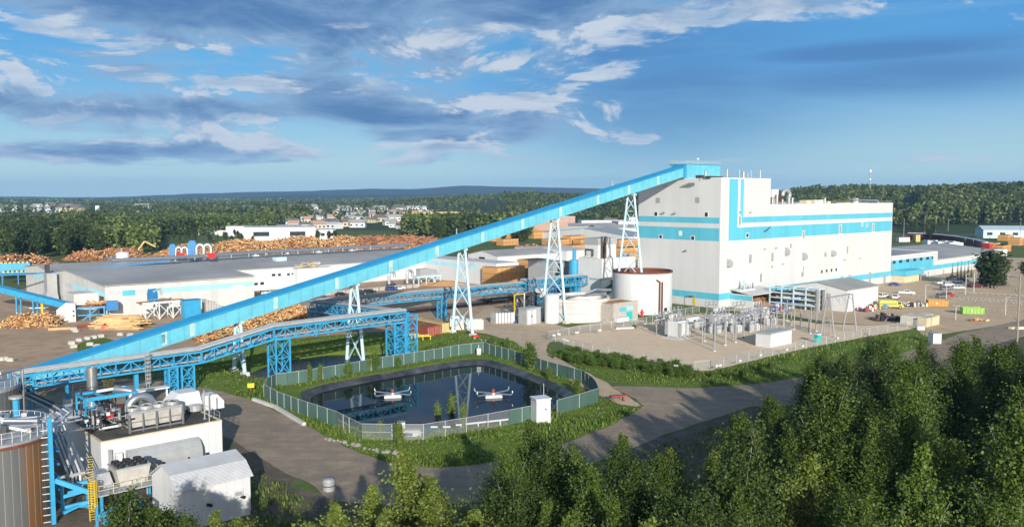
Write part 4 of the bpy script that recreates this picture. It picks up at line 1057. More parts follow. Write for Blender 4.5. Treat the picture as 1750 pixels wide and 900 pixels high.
    t5 = thing('roof_duct', 'long silver blow pipe running across the sawmill and planer roofs', 'duct', P0, 0)
    m = MB(); m.tube([P0-P0,P1-P0,P2_-P0,P3-P0],.8,M['silver'],8); m.build('pipe', t5)
    m = MB()
    for k in range(16):
        f_ = k/15; Q = P1+(P3-P1)*f_ - P0; m.beam(Q-ZUP*1.4,Q,.3,M['greymetal'])
    m.build('support', t5)
    P = on_roof(210,449,zr-1.5); m = MB(); r = 10.5*P[1]/FPX; h_ = zrow(P,430)-P[2]; m.lathe((0,0,0),[(r,0),(r,h_-.5),(r*.6,h_-.05),(.02,h_)],M['frame'],24)
    tag(m.build('roof_tank', None, P, 0, smooth=False), 'white round tank standing at the back of the sawmill roof', 'tank')
    P = on_roof(192,446,zr-1); m = MB(); rr = random.Random(5)
    for k in range(8): m.tube([(rr.uniform(-4,0),rr.uniform(-1,1),rr.uniform(0,1.5)),(rr.uniform(0,3),rr.uniform(-1,1),rr.uniform(.5,2))],.3,M['silver'],6)
    tag(m.build('blower_pipes', None, P, ROT), 'tangle of silver blower pipes beside the white roof tank', 'pipes')
    # thin blue overhead conveyor crossing in front of the roof
    Pa = at_line = G(-60,470,7); Pb = G(64,467,zt+.6); Pc = G(290,446,zr+1)
    t6 = thing('overhead_conveyor', 'thin blue overhead conveyor line crossing the sawmill roof', 'conveyor', Pa, 0)
    m = MB(); m.beam((0,0,0),Pb-Pa,.5,M['deepblue'],.5); m.beam(Pb-Pa,Pc-Pa,.5,M['deepblue'],.5); m.build('trough', t6)
    for f_ in (.05,.35): Q = (Pb-Pa)*f_; m = MB(); m.beam(Q,(Q[0],Q[1],-7),.4,M['blue']); m.build('leg', t6)
build_sawmill()
# ------------------------------------------------------------------ the long inclined conveyor
CE = A + N*along(A, N, 1163, 44); CE[2] = 0              # where it meets the mill
CZ0, CSL = 44.75, .2125
def cpt(s, z=None):
    P = CE - U*s; P[2] = (CZ0 - CSL*s) if z is None else z
    return P
def build_conveyor():
    S1 = 205.0; wd, ht = 3.7, 3.45
    base = cpt(S1)
    t = thing('inclined_conveyor', 'long bright blue enclosed conveyor climbing to the mill roof', 'conveyor', base, ROT)
    dz = CSL*S1
    def q(s, b, z): return (S1-s, b, (CZ0-CSL*s)-base[2]+z)
    m = MB()
    n = 12
    for i in range(n):
        s0 = S1 - S1*i/n; s1 = S1 - S1*(i+1)/n
        vs = [q(s0,-wd/2,0),q(s0,wd/2,0),q(s0,wd/2,ht),q(s0,-wd/2,ht),q(s1,-wd/2,0),q(s1,wd/2,0),q(s1,wd/2,ht),q(s1,-wd/2,ht)]
        fs = [(0,4,5,1),(1,5,6,2),(3,2,6,7),(0,3,7,4)]
        if i == 0: fs.append((0,1,2,3))
        m.add(vs, fs, M['convblue'])
    m.build('gallery', t)
    m = MB()
    for i in range(n):
        s0 = S1 - S1*i/n; s1 = S1 - S1*(i+1)/n
        a = [q(s0,-wd/2-.22,ht-.25),q(s0,-wd/2-.22,ht+.12),q(s0,0,ht+.75),q(s0,wd/2+.22,ht+.12),q(s0,wd/2+.22,ht-.25),q(s0,0,ht+.35)]
        b = [q(s1,-wd/2-.22,ht-.25),q(s1,-wd/2-.22,ht+.12),q(s1,0,ht+.75),q(s1,wd/2+.22,ht+.12),q(s1,wd/2+.22,ht-.25),q(s1,0,ht+.35)]
        m.add(a+b, [(k,(k+1)%6,6+(k+1)%6,6+k) for k in range(6)], M['convroof'])
        if i == 0: m.add(a, [(0,1,2,3,4,5)], M['convroof'])
    m.build('roof', t)
    m = MB()
    for i in range(n):
        s0 = S1 - S1*i/n; s1 = S1 - S1*(i+1)/n
        m.add([q(s0,-wd/2-.05,-.02),q(s0,-wd/2-.05,.3),q(s1,-wd/2-.05,.3),q(s1,-wd/2-.05,-.02)],[(0,3,2,1)],M['convblue'])
    # pale translucent light strips in the side
    for px in (281,329,471,576,668,747,825,893,958,1022,1075,1125):
        P = cpt(0)+np.array([0,0,0]); s = -along(CE - N*wd/2 + ZUP*0, -U, px, 20)
        s = -s
        for _ in range(4): s = along(CE - N*wd/2, -U, px, CZ0-CSL*s+1.5)
        m2 = MB(); w2 = .55
        m2.add([q(s+w2,-wd/2-.03,.35),q(s-w2,-wd/2-.03,.35),q(s-w2,-wd/2-.03,ht-.3),q(s+w2,-wd/2-.03,ht-.3)],[(0,1,2,3)],M['patch'])
        m2.build('light_panel', t)
    # small lighter repair patches
    for px0,px1 in ((258,268),(272,282),(286,292)):
        s0 = s1 = 170
        for _ in range(4):
            s0 = along(CE-N*wd/2,-U,px0,CZ0-CSL*s0+1.5); s1 = along(CE-N*wd/2,-U,px1,CZ0-CSL*s1+1.5)
        m2 = MB(); m2.add([q(s0,-wd/2-.03,.9),q(s1,-wd/2-.03,.9),q(s1,-wd/2-.03,2.7),q(s0,-wd/2-.03,2.7)],[(0,1,2,3)],M['stripe']); m2.build('repair_patch', t)
    m = MB(); m.beam(q(1,-wd/2-.1,.2),q(.1,-wd/2-.1,.2),.3,M['convroof'])
    m = MB(); m.add([q(.06,-wd/2-.35,-.4),q(.06,wd/2+.35,-.4),q(.06,wd/2+.35,ht+.9),q(.06,-wd/2-.35,ht+.9),q(.9,-wd/2-.35,-.4),q(.9,wd/2+.35,-.4),q(.9,wd/2+.35,ht+.9),q(.9,-wd/2-.35,ht+.9)],
        [(0,1,2,3),(4,7,6,5),(0,4,5,1),(1,5,6,2),(2,6,7,3),(3,7,4,0)],M['convroof']); m.build('end_collar', t)
    for s_ in (36, 100):
        m = MB(); P = q(s_,0,ht+.7); m.tube([P,(P[0],P[1],P[2]+1.6)],.1,M['postgrey'],5); m.build('beacon', t)
build_conveyor()

def support_tower(px, lab, sep, levels):
    """two splayed tubular legs in one plane across the conveyor, tied by crossed angles"""
    s = 60.0
    for _ in range(5): s = along(CE, -U, px, (CZ0-CSL*s)*.4)
    P = cpt(s, 0); zb = gz(P[0], P[1]); P[2] = zb
    Ht = CZ0 - CSL*s - zb
    t = thing('support_tower', lab, 'support tower', P, ROT, 'pale blue towers under the inclined conveyor')
    legs = []
    for sb in (-1, 1):
        p0 = np.array([0, sb*sep/2, gz(*(P+N*sb*sep/2)[:2])-zb]); p1 = np.array([0, sb*1.25, Ht])
        m = MB(); m.tube([p0-ZUP*.3,p1],[.44,.34],M['paleblue'],10); m.build('leg', t)
        m = MB(); m.rbox(p0-ZUP*.3,.85,.85,.55,0,M['concrete'],.85); m.build('footing', t)
        legs.append((p0,p1))
    at_ = lambda i, f: legs[i][0]+(legs[i][1]-legs[i][0])*f
    fr = [.03+.93*(1-((levels-k)/levels)**1.3) for k in range(levels+1)]
    m = MB()
    for k in range(levels):
        m.beam(at_(0,fr[k])-U*0,at_(1,fr[k+1]),.24,M['paleblue']); m.beam(at_(1,fr[k])+np.array([.12,0,0]),at_(0,fr[k+1])+np.array([.12,0,0]),.24,M['paleblue'])
        if k in (2,4): m.beam(at_(0,fr[k]),at_(1,fr[k]),.22,M['paleblue'])
    m.build('bracing', t)
    m = MB(); m.beam(at_(0,.985)-np.array([0,.8,0]),at_(1,.985)+np.array([0,.8,0]),.55,M['paleblue']); m.build('head_beam', t)
    return t
support_tower(1077,'pale blue braced tower in front of the white tank, tallest of the row',13.3,5)
support_tower(947,'pale blue braced tower in front of the round concrete basin',10.4,5)
support_tower(790,'pale blue braced tower on grass beside the red container',9.0,4)
support_tower(606,'pale blue braced tower standing by the ditch water behind the pipe bridge',8.3,3)
support_tower(408,'short pale blue braced tower on grass near the yellow sign',5.8,2)

# ------------------------------------------------------------------ pipe bridges
def pipe_bridge(P, Q, zP, zQ, lab, width=3.2, depth=2.2, bay=3.0, pipes=5, side=None, dark='blue'):
    P = np.array([P[0],P[1],0.]); Q = np.array([Q[0],Q[1],0.])
    d = Q-P; Lh = np.linalg.norm(d[:2]); rot = math.atan2(d[1],d[0])
    t = thing('pipe_bridge', lab, 'pipe bridge', (P[0],P[1],zP-depth), rot)
    n = max(2, int(round(Lh/bay))); dz = zQ-zP
    z = lambda x: dz*x/Lh
    mt = M[dark]
    for y in (-width/2, width/2):
        m = MB()
        m.beam((0,y,0),(Lh,y,dz),.32,mt); m.beam((0,y,depth),(Lh,y,dz+depth),.34,mt)
        for i in range(n+1):
            x = Lh*i/n; m.beam((x,y,z(x)),(x,y,z(x)+depth),.17,mt)
        for i in range(n):
            x0,x1 = Lh*i/n,Lh*(i+1)/n
            if i%2: m.beam((x0,y,z(x0)+depth),(x1,y,z(x1)),.19,mt)
            else: m.beam((x0,y,z(x0)),(x1,y,z(x1)+depth),.19,mt)
        m.build('truss', t)
    m = MB()
    for i in range(n+1):
        x = Lh*i/n; m.beam((x,-width/2,z(x)),(x,width/2,z(x)),.24,mt); m.beam((x,-width/2,z(x)+depth),(x,width/2,z(x)+depth),.24,mt)
    m.build('cross_beams', t)
    rr = random.Random(int(Lh*10))
    for k in range(pipes):
        y = -width/2+.35+(width-.7)*k/max(1,pipes-1); r = rr.choice([.16,.2,.26,.3])
        m = MB(); m.tube([(-.3,y,depth+.2+r),(Lh+.3,y,dz+depth+.2+r)],r,M[rr.choice(['greymetal','hood','louver','hood'])],8); m.build('pipe', t)
    for k in range(4):
        y = -width/2+.5+(width-1)*k/3; r = rr.choice([.14,.2,.24])
        m = MB(); m.tube([(0,y,.25+r),(Lh,y,dz+.25+r)],r,M[rr.choice(['darksteel','greymetal','hood','deepblue'])],7); m.build('pipe', t)
    m = MB(); m.add([(0,width*.05,depth+.05),(Lh,width*.05,dz+depth+.05),(Lh,width/2,dz+depth+.05),(0,width/2,depth+.05),
                     (0,width*.05,depth+.12),(Lh,width*.05,dz+depth+.12),(Lh,width/2,dz+depth+.12),(0,width/2,depth+.12)],
                    [(0,3,2,1),(4,5,6,7),(0,1,5,4),(1,2,6,5),(2,3,7,6),(3,0,4,7)],M['hood']); m.build('walkway', t)
    return t

def lattice_column(P, top, a, b, lab, rot=ROT, mt='blue', sub=2, group='blue lattice columns under the pipe bridges'):
    zb = gz(P[0],P[1])
    t = thing('lattice_column', lab, 'lattice column', (P[0],P[1],zb), rot, group); Ht = top-zb
    cs = [(-a/2,-b/2),(a/2,-b/2),(a/2,b/2),(-a/2,b/2)]
    for x,y in cs:
        m = MB(); m.beam((x,y,-.3),(x,y,Ht),.32,M[mt]); m.build('leg', t)
    m = MB(); n = max(2,int(round(Ht/max(a,b)/1.0)))
    for k in range(4):
        (x0,y0),(x1,y1) = cs[k],cs[(k+1)%4]
        for i in range(n):
            z0,z1 = .2+(Ht-.4)*i/n,.2+(Ht-.4)*(i+1)/n
            m.beam((x0,y0,z0),(x1,y1,z1),.15,M[mt]); m.beam((x1,y1,z0),(x0,y0,z1),.15,M[mt]); m.beam((x0,y0,z1),(x1,y1,z1),.18,M[mt])
    m.build('bracing', t)
    return t

L1P = GH(476, 642); L2P = GH(675, 608)
# keep the run straight: through L1 along U
R0 = L1P.copy(); sE = along(R0, U, 688, 9)
dN = np.dot(L2P - R0, N)
def rk(px, z): return R0 + U*along(R0, U, px, z)
zA = zrow(rk(30,5), 640); zB = zrow(rk(338,6), 599); zC = zrow(rk(462,8), 560); zD = zrow(rk(688,9), 532)
pA, pB, pC, pD = rk(28,5), rk(338,6), rk(462,8), rk(688,9)
pipe_bridge(pA, pB, zA, zB, 'low blue pipe bridge passing behind the stack of the boiler house', bay=2.6)
pipe_bridge(pB+U*.2, pC-U*.1, zB, zC, 'sloping blue pipe bridge rising towards the ditch', bay=2.4)
pipe_bridge(pC+U*.2, pD, zC, zD, 'blue pipe bridge crossing above the ditch beside the pond', bay=2.4, pipes=6)
lattice_column(L1P+U*.2, zC-2.25, 3.2, 3.6, 'bright blue lattice column standing in the ditch water beside the fence corner')
L2b = pD + U*(-1.9)
lattice_column(pD-U*2.0, zD-2.25, 3.0, 3.4, 'bright blue lattice column at the pond fence by the bridge corner')
lattice_column(pD+U*1.4, zD-.6, 3.0, 3.4, 'bright blue lattice column beside the red container, carrying pipe ends')
lattice_column(rk(316,6), zB-2.3, 2.4, 2.6, 'blue lattice column at the road behind the boiler house roof')
lattice_column(rk(288,6)-N*1.2, zB-2.3, 1.6, 2.0, 'slim shaded blue lattice column beside the caged ladder behind the boiler house')
# return run and far run
cB = (pD + U*.6); 
zF = 9.0
cornerF = G(572, 512, zF)
bdir = cornerF - cB; bdir[2] = 0
cornerF = cB + N*np.dot(bdir, N); cornerF[2] = 0
pipe_bridge(cB+N*1.9, cornerF, zD-.4, zF, 'blue pipe bridge turning away behind the tower towards the log heap', bay=2.6)
lattice_column(cornerF-N*2+U*.5, zF-2.3, 3.6, 4.2, 'dark blue lattice column on concrete footings behind the ditch', mt='blue')
endF = cornerF + U*along(cornerF, U, 893, zF); 
zG = zrow(endF, 484)
pipe_bridge(cornerF+U*1.9, endF, zF, zG, 'long pale blue pipe bridge running above the railway track', width=3.0, bay=3.2)
q = cornerF + U*along(cornerF, U, 755, 3)
lattice_column(q, zF-2.2, 1.8, 2.2, 'slim blue lattice column beside the railway track behind the containers')
pE2 = G(960, 474, 11.5); e2 = endF + U*along(endF, U, 1012, 12)
pipe_bridge(endF+U*.4, e2, zG+.8, zrow(e2, 470), 'blue pipe bridge above the round basin reaching the process tower', bay=2.2, width=3.2, depth=3.0)
lattice_column(endF+U*5-N*1.5, zG-1.3, 5, 3.6, 'tangled blue pipe frame beside the round concrete basin', mt='blue')
lattice_column(endF+U*11-N*2, zG-1.3, 3, 3, 'blue pipe frame hugging the wall of the concrete basin', mt='deepblue')
lattice_column(endF+U*26, zG-.6, 2.4, 2.4, 'blue lattice column behind the round concrete basin')
# concrete pedestals under the low run
for px, lab in ((115,'blue column on a tall concrete pedestal under the low pipe bridge'),(232,'slanted blue column under the low pipe bridge beside the stack')):
    P = rk(px,5); zb = 0; t = thing('bridge_column', lab, 'column', (P[0],P[1],0), ROT)
    m = MB(); m.beam((0,0,1.4),(0,0,zA-2.1),.7,M['blue'],.7); m.build('post', t)
    m = MB(); m.rbox((0,0,-.2),.75,.75,.95,0,M['concrete'],.9); m.build('pedestal', t)
# ------------------------------------------------------------------ tanks and process plant beside the mill
def build_process():
    # big open white tank
    F = G(1097, 538); k = F[1]/FPX; r = 51*k*1.03; c = F + np.array([0, r, 0]) + np.array([F[0]/F[1]*r, 0, 0])
    z = zrow(c, 461.5)
    t = thing('open_tank', 'big white open topped tank with rusty red rim beside the mill', 'tank', c)
    m = MB(); m.lathe((0,0,0),[(r,0),(r,z),(r-.25,z),(r-.25,z-3),(.02,z-3)],M['panel'],56); m.build('shell', t, smooth=False)
    m = MB(); m.lathe((0,0,0),[(r-.28,z-.05),(r-.28,z-2.9),(.05,z-2.9)],M['rust'],56); m.build('inner_lining', t)
    m = MB(); m.lathe((0,0,0),[(r+.06,z-.5),(r+.12,z-.5),(r+.12,z+.1),(r-.3,z+.1)],M['rust'],56); m.build('rim', t)
    m = MB(); a = -1.15; x,y = (r+.5)*math.cos(a),(r+.5)*math.sin(a)
    m.tube([(x,y,.2),(x,y,z*.78),(x-1.2,y,z*.83)],.28,M['rust'],7); m.tube([(x+.9,y+.3,.2),(x+.9,y+.3,z*.78)],.22,M['rust'],7); m.build('downpipe', t)
    m = MB(); m.lathe((r*.98*math.cos(-.85),r*.98*math.sin(-.85),1),[(.0,0),(.7,0),(.7,1),(0,1)],M['black'],12); m.build('manhole', t)
    # round concrete basin
    F = G(985, 552); k = F[1]/FPX; r2 = 56*k*1.03; c2 = F + np.array([F[0]/F[1]*r2, r2, 0]); z2 = zrow(c2, 506)
    t = thing('concrete_basin', 'round white banded concrete basin with an inner ring', 'basin', c2)
    m = MB(); m.lathe((0,0,0),[(r2-.3,0),(r2-.3,z2-2.0),(r2,z2-1.9),(r2,z2-.9),(r2+.35,z2-.85),(r2+.35,z2),(r2-.6,z2),(r2-.6,z2-2),(.02,z2-2)],M['concrete'],60); m.build('wall', t)
    m = MB(); m.lathe((r2*.15,r2*.1,0),[(r2*.62,z2-2),(r2*.62,z2+.5),(r2*.56,z2+.5),(r2*.56,z2-1.9)],M['concrete'],48); m.build('inner_ring', t)
    m = MB(); m.lathe((0,0,z2-1.6),[(.02,0),(r2-.7,0)],M['water'],40); m.build('liquid', t)
    m = MB()
    for zz in (z2*.38,z2*.62): m.lathe((0,0,0),[(r2-.28,zz),(r2-.2,zz),(r2-.2,zz+.16),(r2-.28,zz+.16)],M['concblock'],60)
    m.build('band', t)
    m = MB(); m.tube([(-r2*.3,-r2*.6,z2+.6),(r2*.9,-r2*.1,z2+1.0)],.3,M['silver'],8); m.tube([(r2*.35,r2*.1,z2+.8),(r2*.6,r2*.1,z2+2),(r2*1.1,r2*.3,z2+1.6)],.45,M['silver'],8); m.build('pipe', t)
    # small white tank
    F = G(943, 553); k = F[1]/FPX; r3 = 13*k; c3 = F + np.array([F[0]/F[1]*r3, r3, 0]); z3 = zrow(c3, 503)
    m = MB(); m.lathe((0,0,0),[(r3,0),(r3,z3),(r3*.5,z3+.3),(.02,z3+.4)],M['panel'],24); tag(m.build('white_tank', None, c3), 'narrow white tank between the tower legs at the basin', 'tank')
    # stuccoed pump house
    C = G(1072, 549); t = thing('pump_house', 'beige pebble stucco pump house with a teal door in front of the tank', 'pump house', C, ROT)
    # wall that faces the viewer runs along the line of the tank road: build square to the mill
    wl = along(C, -U, 1044, 3); hh = zrow(C, 517); 
    m = MB(); dpt = 7.5; wl = 6.4
    m.box(-wl,5.0,0,dpt,0,hh,M['stucco']); m.build('wall', t)
    m = MB(); m.box(-wl+.4,4.6,.4,dpt-.4,hh-.05,hh+.05,M['chips']); m.box(-wl-.05,5.05,-.05,.4,hh,hh+.3,M['stucco']); m.box(-wl-.05,5.05,dpt-.4,dpt+.05,hh,hh+.3,M['stucco']); m.build('roof', t)
    m = MB(); m.box(-.4,2.3,-.08,.01,0,3.0,M['teal']); m.build('door', t)
    m = MB(); m.box(-3.6,-.6,-.12,.01,hh-2.4,hh-1.2,M['stripe']); m.box(-.55,2.5,-.12,.01,hh-2.2,hh-1.2,M['stripepale']); m.build('sign_panel', t)
    m = MB(); m.box(-wl,-1.2,-1.6,-.3,.4,1.7,M['tarp']); m.build('meter_cabinet', t)
    B = G(1036, 549)
    for px,row,lab in ((1039,547,'red fire hydrant cabinet left of the pump house'),(1097,541,'red fire hydrant cabinet right of the pump house')):
        P = G(px,row); m = MB(); m.lathe((0,0,0),[(.45,0),(.45,1.6),(.3,1.9),(.3,2.3),(.02,2.4)],M['redbright'],10); m.box(-.7,.7,-.2,.2,1.2,1.6,M['redbright']); tag(m.build('hydrant', None, P), lab, 'hydrant')
    # grey cabinet / transformer kiosk
    C = G(918, 553); t = thing('electrical_kiosk', 'pale grey electrical kiosk with two doors beside the small white tank', 'kiosk', C, ROT)
    hh = zrow(C, 526); m = MB(); m.box(-4.4,1.5,0,3.5,0,hh,M['hood']); m.build('cabinet', t)
    m = MB(); m.box(-4.6,1.7,-.2,3.7,hh,hh+.2,M['hood']); m.build('roof', t)
    for x in (-3.2,-1.2): m = MB(); m.box(x-.7,x+.7,-.06,.01,.2,hh-.5,M['frame']); m.build('door', t)
    m = MB(); m.box(-2.5,-2.0,-.1,0,2.2,2.8,M['black']); m.build('vent', t)
    # pipes and posts in front of basin
    P = G(905, 540); t = thing('valve_station', 'grey standpipes and valves with a yellow post next to the electrical kiosk', 'pipes', P, ROT)
    rr = random.Random(2)
    for k in range(9):
        x = rr.uniform(-5,5); y = rr.uniform(0,5); h_ = rr.uniform(5,9.5); m = MB(); m.tube([(x,y,0),(x,y,h_),(x+rr.uniform(-2,2),y+1,h_+.2)],rr.choice([.2,.3,.4]),M[rr.choice(['greymetal','silver','darksteel','hood'])],8); m.build('standpipe', t)
    m = MB(); m.box(-5.5,5,.5,1.0,6.5,7.0,M['darksteel']); m.box(-5.5,5,4,4.5,6.5,7.0,M['darksteel']); m.build('frame', t)
    m = MB(); m.beam((-6.5,0,0),(-6.5,0,7.6),.35,M['yellow']); m.beam((-6.5,0,7.4),(-2.5,0,7.4),.3,M['yellow']); m.build('yellow_post', t)
    m = MB(); m.box(6,9,1,4,5.5,8.2,M['frame']); m.build('white_cabinet', t)
    m = MB(); rr = random.Random(8)
    for k in range(34): 
        x,y = rr.uniform(-5,4),rr.uniform(0,5); m.beam((x,y,rr.uniform(.5,6)),(x+rr.uniform(-3,3),y,rr.uniform(.5,6)),.22,M['darksteel'])
    m.build('dark_pipework', t)
    # wrapped totes
    for i in range(6):
        P = G(846+i*5.2, 552-i*.2)
        m = MB(); m.box(-.75,.75,-1.2,1.2,.15,3.2,M['tarp']); m.box(-.8,.8,-1.3,1.3,0,.16,M['wood']); m.box(-.77,-.66,-1.22,1.22,.2,3.22,M['hood'])
        tag(m.build('wrapped_pallet', None, P, ROT), 'white wrapped pallet in the row standing on the hardstand', 'pallet', 'white wrapped pallets in a row')
    P = G(885,551); m = MB(); m.box(-1.6,1.6,-1,1,0,.35,M['carblue']); m.box(-1.2,1.3,-.7,.7,.35,.6,M['carblue']); tag(m.build('blue_tarpaulin', None, P, .4), 'folded blue tarpaulin on the hardstand by the kiosk', 'tarpaulin')
    # process tower block behind
    C = G(1028, 518); k = C[1]/FPX
    t = thing('process_building', 'white process building with a taller pipe-hung tower on its roof', 'process building', C, ROT)
    H1 = zrow(C, 443); H2 = zrow(C, 408)
    # C is the near bottom corner: left wall along N, right wall along U
    Lb = along(C, N, 988, 15); La = along(C, U, 1086, 15)
    m = MB(); m.box(0,La,0,Lb,0,H1,M['panel']); m.build('wall', t)
    m = MB(); m.box(.3,La-.3,.3,Lb-.3,H1,H1+.2,M['roofwhite']); m.build('roof', t)
    Q = C+N*6; 
    x1 = along(C+N*2, U, 1053, H2); b1 = along(C+N*2, N, 999, H2)
    m = MB(); m.box(.1,x1,2,2+b1,H1+.2,H2-2.2,M['panel']); tw = m.build('tower', t)
    m = MB(); m.box(-.1,x1+.2,1.8,2.2+b1,H2-2.2,H2+.1,M['hood']); m.build('tower_cap', tw)
    m = MB()
    for x in (1.6,3.6): m.tube([(x,1.5,H1),(x,1.5,H2+.8)],.35,M['darksteel'],7)
    m.tube([(2.9,1.4,H1),(2.9,1.4,H2-4),(2.2,1.4,H2-1)],.4,M['rust'],7)
    m.tube([(-.4,4,H1+1),(-.4,4,H2-4),(-.4,4+b1*.55,H2-4),(-.4,4+b1*.55,H1+1)],.3,M['darksteel'],7)
    m.build('pipe', tw)
    m = MB(); m.box(-.12,0.02,.0,Lb*.5,H1*.52,H1*.56,M['hood']); m.box(-.05,La*.3,-.12,.0,H1*.52,H1*.56,M['hood']); m.build('ledge', t)
    rr = random.Random(12)
    for k in range(14): x,y = rr.uniform(0,La-1),rr.uniform(.5,6); m = MB(); m.box(x,x+rr.uniform(.6,2),y,y+1,H1+.2,H1+rr.uniform(.6,1.8),M[rr.choice(['hood','darksteel','greymetal','yellow'])]); m.build('roof_box', t)
    m = MB(); rr = random.Random(6)
    for k in range(10): m.tube([(rr.uniform(1,La),-.5,rr.uniform(3,6)),(rr.uniform(1,La),-.6,rr.uniform(5,9))],.3,M['darksteel'],6)
    m.build('wall_pipes', t)
    # blue silo left of it
    P = G(981, 512); kk = P[1]/FPX; r = 8.8*kk; z1 = zrow(P,444); z2_ = zrow(P,427)
    t = thing('blue_silo', 'bright blue round silo with a narrow top drum beside the process building', 'silo', P)
    m = MB(); m.lathe((0,0,0),[(r,0),(r,z1-.6),(r*.9,z1),(.1,z1+.2)],M['blue'],24); m.build('body', t)
    m = MB(); m.lathe((0,0,z1+.1),[(r*.36,0),(r*.36,z2_-z1),(.05,z2_-z1+.2)],M['blue'],16); m.build('top_drum', t)
    P = G(960, 500); m = MB(); m.box(-5,4,0,14,0,zrow(P,448),M['hood']); m.box(-5.2,4.2,-.2,14.2,zrow(P,448),zrow(P,448)+.3,M['roof']); tag(m.build('grey_annex', None, P, ROT), 'shaded grey annex left of the blue silo', 'building')
    # low stores beyond the railway
    def gable(px,row,px2,pxn,row_t,lab,nm='low_store',rise=2.5,mt='panel',rf='roof',door=True):
        C = G(px,row); zt = zrow(C,row_t); La = along(C,U,px2,zt); Lb = along(C,N,pxn,zt)
        t = thing(nm,lab,'warehouse',C,ROT)
        m = MB(); m.prism([(0,0),(Lb,0),(Lb,zt),(Lb/2,zt+rise),(0,zt)],0,La,M[mt],axis='x'); m.build('wall',t)
        m = MB()
        for a,b in (((-.4,zt-.05),(Lb/2,zt+rise)),((Lb/2,zt+rise),(Lb+.4,zt-.05))):
            m.prism([(a[0],a[1]+.05),(b[0],b[1]+.05),(b[0],b[1]+.3),(a[0],a[1]+.3)],-.3,La+.3,M[rf],axis='x')
        m.build('roof',t)
        if door:
            m = MB(); m.box(-.08,.01,Lb*.42,Lb*.62,0,zt*.82,M['dark']); m.build('door',t)
    gable(850,453,955,800,438.5,'grey gabled warehouse with a dark doorway behind the white wing',mt='panel')
    gable(968,447,1010,880,429,'flat white warehouse beyond the grey gabled one',rise=1,mt='panel',rf='roofwhite',door=False)
    gable(1075,415,1120,925,404.5,'long curved grey roofed lumber shed near the town',rise=5.5,mt='panel',rf='greymetal',door=False)
build_process()

